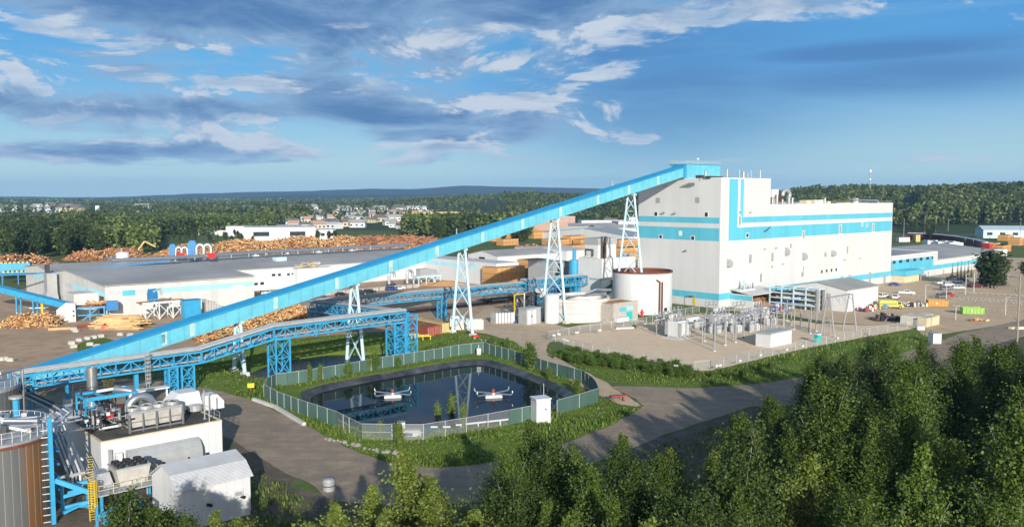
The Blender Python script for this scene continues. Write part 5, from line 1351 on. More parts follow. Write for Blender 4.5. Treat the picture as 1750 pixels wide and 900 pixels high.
# ------------------------------------------------------------------ boiler house and tanks at the lower left
def build_boiler_house():
    R = G(381, 793); zt = zrow(R, 719); Lf = -along(R, -U, 172, zt) if False else along(R, -U, 172, zt); D = 15.5
    t = thing('boiler_house', 'white flat roofed boiler house crowded with roof equipment', 'boiler house', R, ROT)
    m = MB(); m.box(-Lf,0,0,D,0,zt,M['panel']); m.build('wall', t)
    m = MB(); m.box(-Lf+.3,-.3,.3,D-.3,zt,zt+.08,M['roofdark']); ro = m.build('roof', t)
    m = MB()
    for x0,x1,y0,y1 in ((-Lf-.03,.03,-.03,.3),(-Lf-.03,.03,D-.3,D+.03),(-Lf-.03,-Lf+.3,.3,D-.3),(-.3,.03,.3,D-.3)): m.box(x0,x1,y0,y1,zt,zt+.18,M['cream'])
    m.build('parapet', ro)
    # big rounded air hood on the front wall
    a0 = -along(R-N*1.0, -U, 219, 3.5); a1 = -along(R-N*1.0, -U, 343, 3.5)
    zt1 = zrow(R-U*8, 0) if False else zt-1.5; zb1 = zt-4.4
    prof = [(0,zt1),(-.9,zt1-.25),(-1.6,zt1-1.0),(-1.75,zt1-1.8),(-1.75,zb1),(0,zb1)]
    m = MB(); m.prism(prof, a0, a1, M['hood'], axis='x'); hd = m.build('air_hood', t)
    for x in (a0+4.3,a0+7.6):
        m = MB(); m.box(x-.12,x+.12,-1.95,-1.75,zt1-2.4,zt1-2.1,M['darksteel']); m.tube([(x,-1.85,zb1),(x,-1.85,zt1-2.1)],.04,M['darksteel'],5); m.build('lamp', hd)
    m = MB(); m.box(-Lf*.62,-.6,-.06,.01,.3,1.8,M['panel']); m.build('lower_cladding', t)
    for x in (-2.2,-5.4,-8.2,-9.4): m = MB(); m.box(x-.25,x+.25,-.12,0,1.9,2.2,M['black']); m.build('vent', t)
    m = MB(); m.box(-Lf+.8,-Lf+1.2,-.5,-.02,1.5,zt-1,M['greymetal']); m.box(-Lf+1.6,-Lf+2.4,-.7,-.05,zt-3,zt-1.6,M['frame']); m.build('wall_boxes', t)
    # forced-draught cooler with four fans
    def rp(px,row,z): 
        q = G(px,row,z)-R; return np.array([np.dot(q,U),np.dot(q,N),z])
    c0 = rp(222,741,zt); c1 = rp(312,724,zt)
    x0,x1,y0 = c0[0],c1[0],(c0[1]+c1[1])/2
    ch = zrow(R+U*x1+N*y0, 691)-zt
    k = thing('air_cooler', 'long galvanised air cooler with four fans on the boiler house roof', 'cooler', R+ZUP*(zt+.08), ROT)
    yd = 2.9
    m = MB(); m.prism([(y0+.5,.5),(y0+yd-.5,.5),(y0+yd,ch-.35),(y0,ch-.35)],x0+.05,x1-.05,M['concblock'],axis='x'); m.build('coil_box', k)
    m = MB(); m.box(x0,x1,y0-.05,y0+yd+.05,ch-.35,ch,M['greymetal']); m.build('top_deck', k)
    for i in range(5):
        x = x0+(x1-x0)*i/4; m = MB(); m.beam((x,y0-.06,0),(x,y0-.06,ch-.3),.16 if i%2 else .26,M['silver']); m.build('leg', k); m = MB(); m.beam((x,y0+yd,0),(x,y0+yd,ch-.3),.2,M['silver']); m.build('leg', k)
    m = MB(); m.beam((x0,y0-.06,.25),(x1,y0-.06,.25),.2,M['silver']); m.beam((x0,y0-.06,ch*.5),(x1,y0-.06,ch*.5),.06,M['silver']); m.build('rail', k)
    for i in range(4):
        x = x0+(x1-x0)*(i+.5)/4; 
        for yy in (y0+yd/2,):
            f = MB(); f.lathe((x,yy,ch),[(.95,0),(.95,.4),(.86,.4),(.86,.1)],M['greymetal'],18); fn = f.build('fan_ring', k)
            f = MB()
            for a in range(4): an = a*PI/2+i; f.add([(x+.1*math.cos(an),yy+.1*math.sin(an),ch+.15),(x+.68*math.cos(an),yy+.68*math.sin(an),ch+.12),(x+.68*math.cos(an+.5),yy+.68*math.sin(an+.5),ch+.3),(x+.1*math.cos(an+.5),yy+.1*math.sin(an+.5),ch+.3)],[(0,1,2,3)],M['darksteel'])
            f.lathe((x,yy,ch+.1),[(.2,0),(.2,.35),(.01,.4)],M['darksteel'],10); f.build('fan', fn)
    def rthing(nm, lab, cat): return thing(nm, lab, cat, R+ZUP*(zt+.08), ROT)
    # stack on its black frame
    s_ = rp(158,722,zt); y = s_[1]+2.4; x = along(R+N*y, U, 158, zt+4)
    P = R+U*x+N*y+ZUP*zt; ztop = zrow(P,628)-zt; zpl = zrow(P,668)-zt; rr_ = 8.6*P[1]/FPX
    st = rthing('exhaust_stack','short silver exhaust stack standing on a black platform','stack')
    m = MB(); m.lathe((x,y,0),[(rr_*1.9,0),(rr_*1.7,1.6),(rr_*.85,zpl*.75),(rr_,zpl),(rr_,ztop),(rr_*.8,ztop),(rr_*.8,ztop-1)],M['silver'],24); m.build('flue', st)
    m = MB(); m.lathe((x,y,zpl),[(rr_*1.25,-.5),(rr_*1.3,.2),(rr_*1.02,.25)],M['rust'],24); m.build('collar', st)
    pl = MB()
    for zz in (zpl*.45,zpl-.3): pl.box(x-2.2,x+2.6,y-2.0,y+2.0,zz,zz+.15,M['darksteel'])
    for sx in (-2.1,0,2.5):
        for sy in (-1.9,1.9): pl.beam((x+sx,y+sy,0),(x+sx,y+sy,zpl+.9),.14,M['darksteel'])
    for a,b in (((-2.1,-1.9),(2.5,-1.9)),((2.5,-1.9),(2.5,1.9)),((-2.1,-1.9),(-2.1,1.9)),((-2.1,1.9),(2.5,1.9))):
        for dz in (.45,.9): pl.beam((x+a[0],y+a[1],zpl+dz),(x+b[0],y+b[1],zpl+dz),.07,M['darksteel'])
        pl.beam((x+a[0],y+a[1],0),(x+b[0],y+b[1],zpl*.45),.1,M['darksteel']); pl.beam((x+b[0],y+b[1],zpl*.45),(x+a[0],y+a[1],zpl-.3),.1,M['darksteel'])
    pl.build('platform', st)
    # yellow pipe stand
    s_ = rp(186,690,zt); P = R+U*s_[0]+N*s_[1]+ZUP*zt
    zz = zrow(P,649)-zt; m = MB()
    for i in range(3): m.tube([(s_[0]-.5+i*.5,s_[1],0),(s_[0]-.5+i*.5,s_[1],zz)],.2,M['yellow'],8)
    m.box(s_[0]-.8,s_[0]+.8,s_[1]-.3,s_[1]+.3,zz-.15,zz,M['yellow']); m.box(s_[0]-.8,s_[0]+.8,s_[1]-.3,s_[1]+.3,zz*.45,zz*.5,M['yellow'])
    o = m.build('yellow_stand', None, R+ZUP*(zt+.08), ROT); tag(o,'bundle of three yellow safety posts beside the exhaust stack','posts')
    # bright blue pipe gantry
    g0 = rp(137,740,zt); gw = rp(232,728,zt)
    gx0,gx1,gy0 = g0[0]+1.2,gw[0]+1.2,g0[1]+1.2
    P = R+U*gx0+N*gy0+ZUP*zt; gh = zrow(P,684)-zt
    gt = rthing('pipe_gantry','bright blue steel gantry framing the stack and tank on the roof','gantry')
    for xx,yy in ((gx0,gy0),(gx1,gy0),(gx0,gy0+4.5),(gx1,gy0+4.5),(gx0+.9,gy0),(gx0+.9,gy0+4.5)):
        m = MB(); m.beam((xx,yy,0),(xx,yy,gh),.22,M['blue']); m.build('post', gt)
    m = MB()
    for yy in (gy0,gy0+4.5): m.beam((gx0,yy,gh),(gx1,yy,gh),.4,M['blue'],.45); m.beam((gx0,yy,gh-1.1),(gx0+.9,yy,gh-1.1),.18,M['blue'])
    for i in range(4): xx = gx0+(gx1-gx0)*i/3; m.beam((xx,gy0,gh),(xx,gy0+4.5,gh),.3,M['blue'])
    m.build('beam', gt)
    m = MB(); m.tube([(gx0+2,gy0+2,gh+.5),(gx1-1,gy0+2.4,gh+.5)],.22,M['tarp'],8); m.build('pipe', gt)
    # round vessel with rusty lid and silver elbow duct
    v = rp(216,728,zt); vy = y0+5.4; vx = along(R+N*vy, U, 207, zt+3); P = R+U*vx+N*vy+ZUP*zt; vz = zrow(P,697)-zt
    vs = rthing('lagged_vessel','silver lagged vessel with a rusty brown lid behind the cooler','vessel')
    m = MB(); m.lathe((vx,vy,0),[(1.9,0),(1.9,vz-.1),(1.8,vz)],M['silver'],28); m.build('shell', vs)
    m = MB(); m.lathe((vx,vy,vz-.05),[(2.05,0),(2.05,.15),(.6,.4),(.02,.4)],M['rust'],28); m.build('lid', vs)
    m = MB(); m.lathe((vx-2.6,vy+1.2,0),[(1.5,0),(1.5,vz*.9),(1.2,vz*1.05),(.02,vz*1.15)],M['silver'],20); m.build('small_vessel', vs)
    e0 = rp(232,722,zt); ey = y0+yd+1.0; ex = along(R+N*ey, U, 240, zt+3); er = 1.6
    m = MB(); P = R+U*ex+N*ey+ZUP*zt; ez = zrow(P,671)-zt-.6
    m.tube([(ex-er,ey,.2),(ex-er,ey,ez-er)]+[(ex-er*math.cos(a),ey,ez-er+er*math.sin(a)) for a in np.linspace(0,PI,10)]+[(ex+er,ey,.8)],.62,M['silver'],14)
    o = m.build('elbow_duct', None, R+ZUP*(zt+.08), ROT, smooth=True); tag(o,'fat silver elbow duct bending over behind the roof cooler','duct')
    m = MB(); m.tube([(ex-1,ey+1.2,ez-1),(ex-.2,ey+2.6,ez+.4),(ex-2.5,ey+3,ez+1)],.5,M['silver'],12)
    tag(m.build('elbow_duct', None, R+ZUP*(zt+.08), ROT, smooth=True),'slanting silver duct rising behind the elbow duct','duct')
    # white fresh-air unit
    w0 = rp(318,707,zt); wx,wy = w0[0],w0[1]; P = R+U*wx+N*wy+ZUP*zt; wz = zrow(P,672)-zt
    wu = rthing('air_unit','bright white faceted air intake unit at the back of the roof','air unit')
    m = MB(); m.prism([(wx-2.0,0),(wx+2.2,0),(wx+2.6,.5),(wx+2.0,wz),(wx-.9,wz),(wx-2.3,wz*.55)],wy,wy+3,M['frame'],axis='y'); m.build('casing', wu)
    m = MB(); m.prism([(wx+2.7,0),(wx+5.6,0),(wx+5.6,wz*.35),(wx+4.6,wz*.72),(wx+2.7,wz*.72)],wy-.4,wy+2.0,M['frame'],axis='y'); m.build('intake', wu)
    m = MB(); m.lathe((wx+1.0,wy-.9,.3),[(.02,0),(1.0,.2),(1.0,1.0),(.02,1.2)],M['greymetal'],14); m.build('drum', wu)
    # roof clutter: pipework on the left
    rr = random.Random(21)
    cl = rthing('roof_pipework','dense grey and black pipework between the gantry and the cooler','pipes')
    cA = rp(172,752,zt); cB = rp(222,741,zt)
    for grp,n_,mts in (('grey_pipes',34,['silver','greymetal','tarp']),('dark_pipes',46,['darksteel','black','dark']),('valves',12,['rust','frame','redbright','hood'])):
        m = MB()
        for i in range(n_):
            x = rr.uniform(cA[0]-.5,cB[0]-.2); y = cA[1]+.8+rr.uniform(0,5.5); z = rr.uniform(.2,3.0)
            if grp == 'valves': m.box(x-.2,x+.2,y-.2,y+.2,z,z+.4,M[rr.choice(mts)]); continue
            ax = rr.choice('xyz'); L_ = rr.uniform(.8,2.4)
            e_ = (x+(L_ if ax=='x' else 0),y+(L_ if ax=='y' else 0),min(z+(L_ if ax=='z' else 0),3.6))
            m.tube([(x,y,z),e_],rr.choice([.07,.1,.16]),M[rr.choice(mts)],6)
        m.build(grp, cl)
    # low clutter over the rest of the roof
    m = MB()
    for i in range(40):
        x = rr.uniform(-Lf+1,-1); y = rr.uniform(6.5,D-1); L_=rr.uniform(.4,2); m.box(x,x+L_,y,y+rr.uniform(.2,.8),0.,rr.uniform(.2,.9),M[rr.choice(['darksteel','hood','greymetal','rust','roofdark'])])
    m.build('ground_boxes', cl)
    # guard rail and lamp masts at the right edge
    m = MB()
    for i in range(9):
        y = .3+(D-.6)*i/8; m.beam((-.15,y,zt+.1),(-.15,y,zt+1.25),.06,M['greymetal'])
    for dz in (.7,1.25): m.beam((-.15,.3,zt+dz),(-.15,D-.3,zt+dz),.06,M['greymetal'])
    m.build('railing', t)
    for px,row0,row1,lab in ((350,716,666,'thin grey mast at the roof edge nearest the white air unit'),(358,722,672,'thin grey mast at the roof corner by the guard rail')):
        q = rp(px,row0,zt); P = R+U*q[0]+N*q[1]; P[2]=zt; m = MB(); m.tube([(0,0,0),(0,0,zrow(P,row1)-zt)],.09,M['greymetal'],6); m.lathe((0,0,0),[(.25,0),(.25,.15),(.02,.2)],M['greymetal'],8); tag(m.build('roof_mast', None, P), lab, 'mast')
    # outside stair on the right end
    stt = thing('outside_stair','grey steel outside stair at the right end of the boiler house','stair', R+N*3.5+U*.4, ROT+PI/2)
    m = MB()
    for y in (0,-1.1): m.beam((0,y,.1),(5.2,y,3.4),.14,M['greymetal'])
    m.build('stringer', stt); m = MB()
    for i in range(14): m.box(.2+i*.37,.5+i*.37,-1.1,0,.25+i*.235,.30+i*.235,M['greymetal'])
    m.build('treads', stt); m = MB()
    for y in (0,-1.1):
        m.beam((0,y,1.1),(5.2,y,4.4),.06,M['postgrey'])
        for i in range(5): m.beam((1.3*i,y,.1+.82*i),(1.3*i,y,1.1+.82*i),.06,M['postgrey'])
    m.build('handrail', stt)
    # low white flat building behind the tanks
    Q = G(118,722); b = MB(); 
    m = MB(); m.box(-6,6.5,0,9,0,2.0,M['panel']); o = thing('flat_store','low flat roofed store with a pale roof behind the boiler house','store',G(112,735),ROT); m.build('wall',o)
    m = MB(); m.box(-6.1,6.6,-.1,9.1,2.0,2.2,M['roofwhite']); m.build('roof',o)
    # ladder rising to the low pipe bridge
    P = rk(245,5)-N*2.2; P[2]=0; lt = thing('caged_ladder','grey caged ladder rising to the low pipe bridge','ladder',P,ROT)
    m = MB(); zl = zA+.6
    for x in (-.3,.3): m.beam((x,0,1.8),(x,0,zl+1),.09,M['greymetal'])
    for i in range(22): m.beam((-.3,0,2+i*.26*(zl/6)),(.3,0,2+i*.26*(zl/6)),.05,M['greymetal'])
    m.build('ladder', lt); m = MB()
    for i in range(8): zz = 3+i*(zl-2.4)/7; m.lathe((0,-.35,zz),[(.5,0),(.54,0),(.54,.12),(.5,.12)],M['hood'],12)
    for a in range(6): an = a*PI/3; m.beam((.52*math.cos(an),-.35+.52*math.sin(an),3),(.52*math.cos(an),-.35+.52*math.sin(an),zl+.6),.05,M['hood'])
    m.build('cage', lt)
    P = rk(250,5)-N*3.6; P[2]=0; pt = thing('lamp_platform','small white platform with floodlights near the caged ladder','platform',P,ROT)
    m = MB(); m.box(-2.6,2.6,-1,1,1.95,2.2,M['frame']); m.build('top',pt)
    for x in (-2.4,2.4): m = MB(); m.beam((x,0,0),(x,0,1.95),.3,M['frame']); m.build('leg',pt)
    return R, zt
BH_R, BH_Z = build_boiler_house()

def build_metal_shed():
    C = G(429, 878); z = zrow(C, 811); Lf = along(C, -U, 303, z); 
    Wd = 8.0; zr = z+2.0
    t = thing('metal_shed', 'white ribbed metal shed with a pale ribbed roof under tree shadow', 'shed', C, ROT)
    m = MB(); m.prism([(0,0),(Wd,0),(Wd,z),(Wd*.55,zr),(Wd*.2,z+1.35),(0,z)],-Lf,0,M['panel'],axis='x'); m.build('wall', t)
    m = MB()
    for a,b in (((-.35,z-.12),(Wd*.2,z+1.35)),((Wd*.2,z+1.35),(Wd*.55,zr)),((Wd*.55,zr),(Wd+.3,z-.1))):
        m.prism([(a[0],a[1]+.03),(b[0],b[1]+.03),(b[0],b[1]+.15),(a[0],a[1]+.15)],-Lf-.25,.25,M['roofslope'],axis='x')
    m.build('roof', t)
    def f(px,row): return face_px(C,U,px,row)
    s,zz = f(406,841); m = MB(); m.box(s-.55,s+.55,-.3,0,zz-.45,zz+.35,M['tarp']); m.box(s-.45,s+.45,-.34,-.3,zz-.3,zz+.2,M['hood']); m.build('wall_box', t)
    for px,row in ((412,847),(415.5,848),(354.5,861),(359,862)):
        s,zz = f(px,row); m = MB(); m.lathe((0,0,0),[(.02,0),(.17,.0),(.2,.25),(.02,.25)],M['black'],10)
        o = m.build('floodlight', t); o.location=(s,-.05,zz); o.rotation_euler=(PI/2,0,0)
    m = MB(); m.box(-.05,0.06,Wd*.3,Wd*.3+1.0,0,2.1,M['hood']); m.build('door', t)
    return C
SH_C = build_metal_shed()

def build_left_tanks():
    r = 6.1; Y = 97; dep = Y*CP+29*SP
    cx = (77-875)/FPX*dep - r*1.02
    c = np.array([cx, Y, 0]); z = zrow(c, 742)
    t = thing('cladded_tank', 'tall grey clad tank with rust stain and pipes on its roof at the left edge', 'tank', c, .37)
    m = MB(); m.lathe((0,0,0),[(r,0),(r,z)],M['tank'],96); m.build('shell', t, smooth=True)
    m = MB(); m.lathe((0,0,z),[(r+.12,-.5),(r+.12,.05),(r-.1,.1),(.02,.9)],M['greymetal'],64); ro = m.build('roof', t)
    m = MB(); m.lathe((0,0,z),[(r+.14,-.55),(r+.16,-.55),(r+.16,-.2),(r+.14,-.2)],M['rust'],64); m.build('rim', t)
    m = MB(); n = 36
    for i in range(n):
        a = 2*PI*i/n; m.beam(((r-.1)*math.cos(a),(r-.1)*math.sin(a),z+.1),((r-.1)*math.cos(a),(r-.1)*math.sin(a),z+1.3),.06,M['postgrey'])
    for dz in (.7,1.3): m.lathe((0,0,z+dz),[(r-.14,0),(r-.06,0),(r-.06,.06),(r-.14,.06)],M['postgrey'],48)
    m.build('railing', t)
    rr = random.Random(3)
    for i in range(9):
        m = MB(); a0 = rr.uniform(0,2*PI); a1 = a0+rr.uniform(.6,2.4); m.tube([((r-1.2)*math.cos(a0),(r-1.2)*math.sin(a0),z+rr.uniform(.5,1.3)),(1.5*math.cos(a0+.5),1.5*math.sin(a0+.5),z+1.3),((r-.9)*math.cos(a1),(r-.9)*math.sin(a1),z+rr.uniform(.5,1.4))],rr.choice([.18,.25,.32]),M[rr.choice(['silver','tarp','greymetal'])],8); m.build('pipe', t)
    m = MB(); 
    for i in range(14): x,y = rr.uniform(-4,4),rr.uniform(-4,4); m.box(x-.3,x+.3,y-.3,y+.3,z+.3,z+rr.uniform(.8,1.7),M[rr.choice(['silver','hood','darksteel','rust'])])
    m.build('nozzles', t)
    # second tank behind
    r2 = 6; Y2 = 124; dep = Y2*CP+28*SP; cx = (21-875)/FPX*dep - r2
    c2 = np.array([cx,Y2,0]); z2 = zrow(c2,661)
    t = thing('cladded_tank', 'grey clad tank farther back at the left edge, under the pipe bridge end', 'tank', c2, .8)
    m = MB(); m.lathe((0,0,0),[(r2,0),(r2,z2)],M['tank'],80); m.build('shell', t, smooth=True)
    m = MB(); m.lathe((0,0,z2),[(r2+.1,-.4),(r2+.1,.05),(.02,.8)],M['greymetal'],48); m.build('roof', t)
    m = MB()
    for i in range(30):
        a = 2*PI*i/30; m.beam(((r2-.1)*math.cos(a),(r2-.1)*math.sin(a),z2+.05),((r2-.1)*math.cos(a),(r2-.1)*math.sin(a),z2+1.2),.06,M['postgrey'])
    m.lathe((0,0,z2+1.15),[(r2-.14,0),(r2-.06,0),(r2-.06,.06),(r2-.14,.06)],M['postgrey'],40); m.build('railing', t)
    m = MB(); m.tube([(0,-2,z2+.6),(3,-3,z2+2),(r2+.4,-1.2,z2+2),(r2+.4,-1.2,0)],.28,M['silver'],8); m.build('pipe', t)
    # grey ribbed low tank seen between (rail only)
    # blue pipe support frame between tank and boiler house
    Yc = 98.5
    def P_(px,row,Y):
        dep = None; k=(450-row)/FPX; zz = EYE+Y*(k*CP-SP)/(CP+k*SP); dep = Y*CP-(zz-EYE)*SP
        return np.array([(px-875)/FPX*dep, Y, zz])
    top = P_(84,713,96); o = np.array([top[0],96,0.])
    fr = thing('pipe_support', 'bright blue steel pipe support beside the clad tank', 'pipe support', o, ROT)
    loc = lambda P: (np.dot(P-o,U),np.dot(P-o,N),P[2])
    m = MB(); m.beam((0,0,0),(0,0,top[2]),.44,M['blue'],.4); m.build('tall_post', fr)
    p1 = P_(168,845,97.5); p0 = P_(94,820,96.3)
    m = MB(); m.beam(loc(p0),loc(p1),.42,M['blue'],.55); m.build('sloping_beam', fr)
    for (a,b),nm in ((((108,848),(165,832)),'beam'),(((112,866),(158,855)),'beam'),(((130,826),(150,822)),'beam'),(((116,842),(136,836)),'beam')):
        m = MB(); m.beam(loc(P_(*a,99)),loc(P_(*b,99.5)),.4,M['blue'],.4); m.build(nm, fr)
    for px in (106,173): 
        q = P_(px,846,99); l = loc(q); m = MB(); m.beam((l[0],l[1],0),(l[0],l[1],l[2]+ (1.5 if px<120 else 0)),.34,M['blue']); m.build('post', fr)
    c_ = P_(133,864,99); m = MB(); l = loc(c_); m.beam(l,(l[0]-1.6,l[1],0.6),.32,M['blue']); m.beam(l,(l[0]+2.4,l[1],0.6),.32,M['blue']); m.build('knee_brace', fr)
    for i in range(14):
        l = loc(P_(86+i*.4,735+i*12,96)); m = MB(); m.beam((l[0]-.9,l[1]+.5,l[2]),(l[0]-.2,l[1]+.3,l[2]),.1,M['postgrey']); m.build('bracket', fr)
    for i in range(7):
        l = loc(P_(76,745+i*22,100)); m = MB(); m.beam(l,(l[0]+1.6,l[1],l[2]-.6),.25,M['deepblue']); m.beam((l[0]+1.6,l[1],l[2]-.6),(l[0]+1.6,l[1]+3,l[2]-.6),.2,M['deepblue']); m.build('side_arm', fr)
    # row of lagged pipes running down towards the viewer
    pp = thing('pipe_row', 'row of five parallel lagged pipes beside the boiler house wall', 'pipes', o, ROT)
    for i in range(5):
        a = P_(86+i*5.5,728-i*3,112-i*.2); b = P_(117+i*6.6,812-i*1.6,101.5)
        c0 = a+np.array([.2,2.0,.6]); m = MB(); m.tube([loc(c0+N*3),loc(c0),loc(a),loc(b),loc(b-ZUP*1.5)],.14,M['tarp' if i%2 else 'silver'],8); m.build('pipe', pp)
    m = MB(); a=P_(92,818,101.6); b=P_(147,806,101.6); m.beam(loc(a),loc(b),.5,M['hood'],.35); m.build('support_beam', pp)
    # bigger white pipes from the tank roof to the roof pipework
    wp = thing('white_pipes', 'pale lagged pipes leading from the tank roof to the boiler house', 'pipes', o, ROT)
    for i,(pts) in enumerate([[(0,728,100),(40,722,101),(70,714,102),(71,745,102)],[(88,735,103),(90,722,104),(110,716,107),(135,711,110)],[(95,742,103),(97,728,104),(112,722,107),(140,716,111)],[(104,744,104),(120,735,108),(170,729,112)],[(0,735,99),(22,726,100),(24,738,100)]]):
        m = MB(); m.tube([loc(P_(*p)) for p in pts],.15,M['tarp' if i<3 else 'silver'],8); m.build('pipe', wp)
    # end frame of the pipe bridge over the second tank
    q = rk(36,4); ef = thing('end_frame','blue end frame where the low pipe bridge drops to the tanks','frame',(q[0],q[1],0),ROT)
    for x,y in ((-1.4,-1.5),(1.6,-1.5),(-1.4,1.5),(1.6,1.5)): m = MB(); m.beam((x,y,0),(x,y,zA+.1),.32,M['blue']); m.build('post',ef)
    m = MB()
    for zz in (zA-.2,zA-1.2,zA-2.3): m.beam((-1.4,-1.5,zz),(1.6,-1.5,zz),.28,M['blue']); m.beam((1.6,-1.5,zz),(1.6,1.5,zz),.28,M['blue'])
    m.beam((-1.4,-1.5,.5),(1.6,-1.5,zA-2.3),.2,M['blue']); m.build('beam',ef)
    for i in range(4): m = MB(); m.tube([(-.9+i*.6,-.3,zA+.2),(-.9+i*.6,-.3,zA-3),(1.5+i*.6,-9,3.0),(2+i*.6,-12,2.6)],.18,M['darksteel' if i%2 else 'greymetal'],7); m.build('pipe',ef)
    q = P_(27,680,118); m = MB(); m.tube([(0,0,0),(0,0,q[2]-.2)],.45,M['blue'],10); m.lathe((0,0,q[2]-.2),[(.5,0),(.9,.2),(.9,.5),(.02,.6)],M['hood'],12); tag(m.build('vent_post',None,(q[0],q[1],0)),'blue post with grey mushroom cap between the two clad tanks','vent')
    # yellow caged ladder and platform
    yl = P_(159,900,97); yo = np.array([yl[0],97,0.]); yt_ = P_(159,822,97)[2]
    t = thing('yellow_ladder','safety yellow caged ladder next to the blue pipe support','ladder',yo,ROT)
    m = MB()
    for x in (-.3,.3): m.beam((x,0,0),(x,0,yt_),.1,M['yellow'])
    for i in range(26): m.beam((-.3,0,.2+i*.3),(.3,0,.2+i*.3),.06,M['yellow'])
    m.build('ladder',t); m = MB()
    for i in range(12): zz = 1.5+i*(yt_-1.5)/11; m.lathe((0,-.45,zz),[(.46,0),(.50,0),(.50,.08),(.46,.08)],M['yellow'],14)
    for a in range(8): an = a*PI/4; m.beam((.48*math.cos(an),-.45+.48*math.sin(an),1.5),(.48*math.cos(an),-.45+.48*math.sin(an),yt_),.05,M['yellow'])
    m.build('cage',t)
    p0 = P_(170,862,96.5); po = np.array([p0[0],p0[1],0.]); hz = yt_-1.6
    t = thing('railed_platform','grey platform with yellowish railing in front of the boiler house','platform',po,ROT)
    m = MB(); m.box(0,8.0,0,6.2,hz-.15,hz,M['hood']); m.build('deck',t)
    for x,y in ((.3,.3),(7.7,.3),(.3,5.9),(7.7,5.9)): m = MB(); m.beam((x,y,0),(x,y,hz-.15),.25,M['blue']); m.build('leg',t)
    m = MB()
    for (xa,ya),(xb,yb) in (((0,0),(8,0)),((8,0),(8,6.2)),((0,0),(0,6.2)),((0,6.2),(8,6.2))):
        for i in range(6): x=xa+(xb-xa)*i/5; y=ya+(yb-ya)*i/5; m.beam((x,y,hz),(x,y,hz+1.15),.06,M['cream'])
        for dz in (.6,1.15): m.beam((xa,ya,hz+dz),(xb,yb,hz+dz),.06,M['cream'])
    m.build('railing',t)
    t = thing('cooling_unit','dark cooling unit with black fan tops on the railed platform','cooler',po+U*2.6+N*2.0+ZUP*hz,ROT)
    m = MB(); m.prism([(.4,0),(3.6,0),(4.0,1.9),(0,1.9)],0,3.2,M['concblock'],axis='y'); m.box(-.05,4.05,-.05,3.25,1.9,2.1,M['greymetal']); m.build('casing',t)
    for i in range(3):
        for j in range(3):
            x,y=.7+i*1.3,.55+j*1.05; f=MB(); f.lathe((x,y,2.1),[(.48,0),(.48,.3),(.40,.3),(.40,.12),(.02,.12)],M['black'],14)
            for a in range(5): an=a*2*PI/5; f.box(x+.18*math.cos(an)-.07,x+.18*math.cos(an)+.07,y+.18*math.sin(an)-.07,y+.18*math.sin(an)+.07,2.22,2.36,M['darksteel'])
            f.build('fan',t)
    m = MB(); m.add([(0,0,0),(2.2,0,0),(2.2,2.8,0),(0,2.8,0),(.4,.4,1.7),(1.8,.4,1.7),(1.8,2.4,1.7),(.4,2.4,1.7)],[(0,1,5,4),(1,2,6,5),(2,3,7,6),(3,0,4,7),(4,5,6,7)],M['greymetal']); tag(m.build('hopper',None,po+U*.3+N*2.6+ZUP*hz,ROT),'grey pyramid hopper beside the dark cooling unit','hopper')
    m = MB(); m.box(0,8,6.6,9.6,0,.9,M['darksteel']); 
    for i in range(16): x=.3+(i%8)*.95; y=6.9+(i//8)*1.4; m.lathe((x,y,.9),[(.4,0),(.4,.5+.1*(i%3)),(.02,.6)],M['black' if i%3 else 'darksteel'],10)
    tag(m.build('fan_bank',None,po+ZUP*0,ROT),'bank of dark fans on the ground along the boiler house wall','fans')
    for px,row,h_,lab in ((139,786,2.6,'gooseneck lamp with square head by the row of pipes'),(250,790,2.6,'gooseneck lamp with white head above the railed platform'),(265,808,2.2,'round headed lamp beside the metal shed roof')):
        q = P_(px,row,106); m = MB(); m.tube([(0,0,0),(0,0,q[2])],.07,M['postgrey'],6); m.lathe((0,0,q[2]),[(.02,-.05),(.3,0),(.3,.25),(.02,.4)],M['frame'],10); tag(m.build('area_lamp',None,(q[0],q[1],0)),lab,'lamp')
    # blue access platform at the shed gable
    q = SH_C - U*12.6 + N*(-.5); t = thing('blue_access_frame','blue steel access frame and step at the near end of the metal shed','access frame',q,ROT)
    for x,y in ((0,0),(0,2.6),(-4,0),(-4,2.6)): m = MB(); m.beam((x,y,0),(x,y,4.4),.26,M['blue']); m.build('post',t)
    m = MB(); m.beam((0,0,4.3),(-4,0,3.4),.3,M['blue']); m.beam((0,2.6,4.3),(-4,2.6,3.4),.3,M['blue']); m.beam((0,0,4.3),(0,2.6,4.3),.3,M['blue']); m.box(-4,0,0,2.6,3.2,3.35,M['hood']); m.build('beam',t)
build_left_tanks()
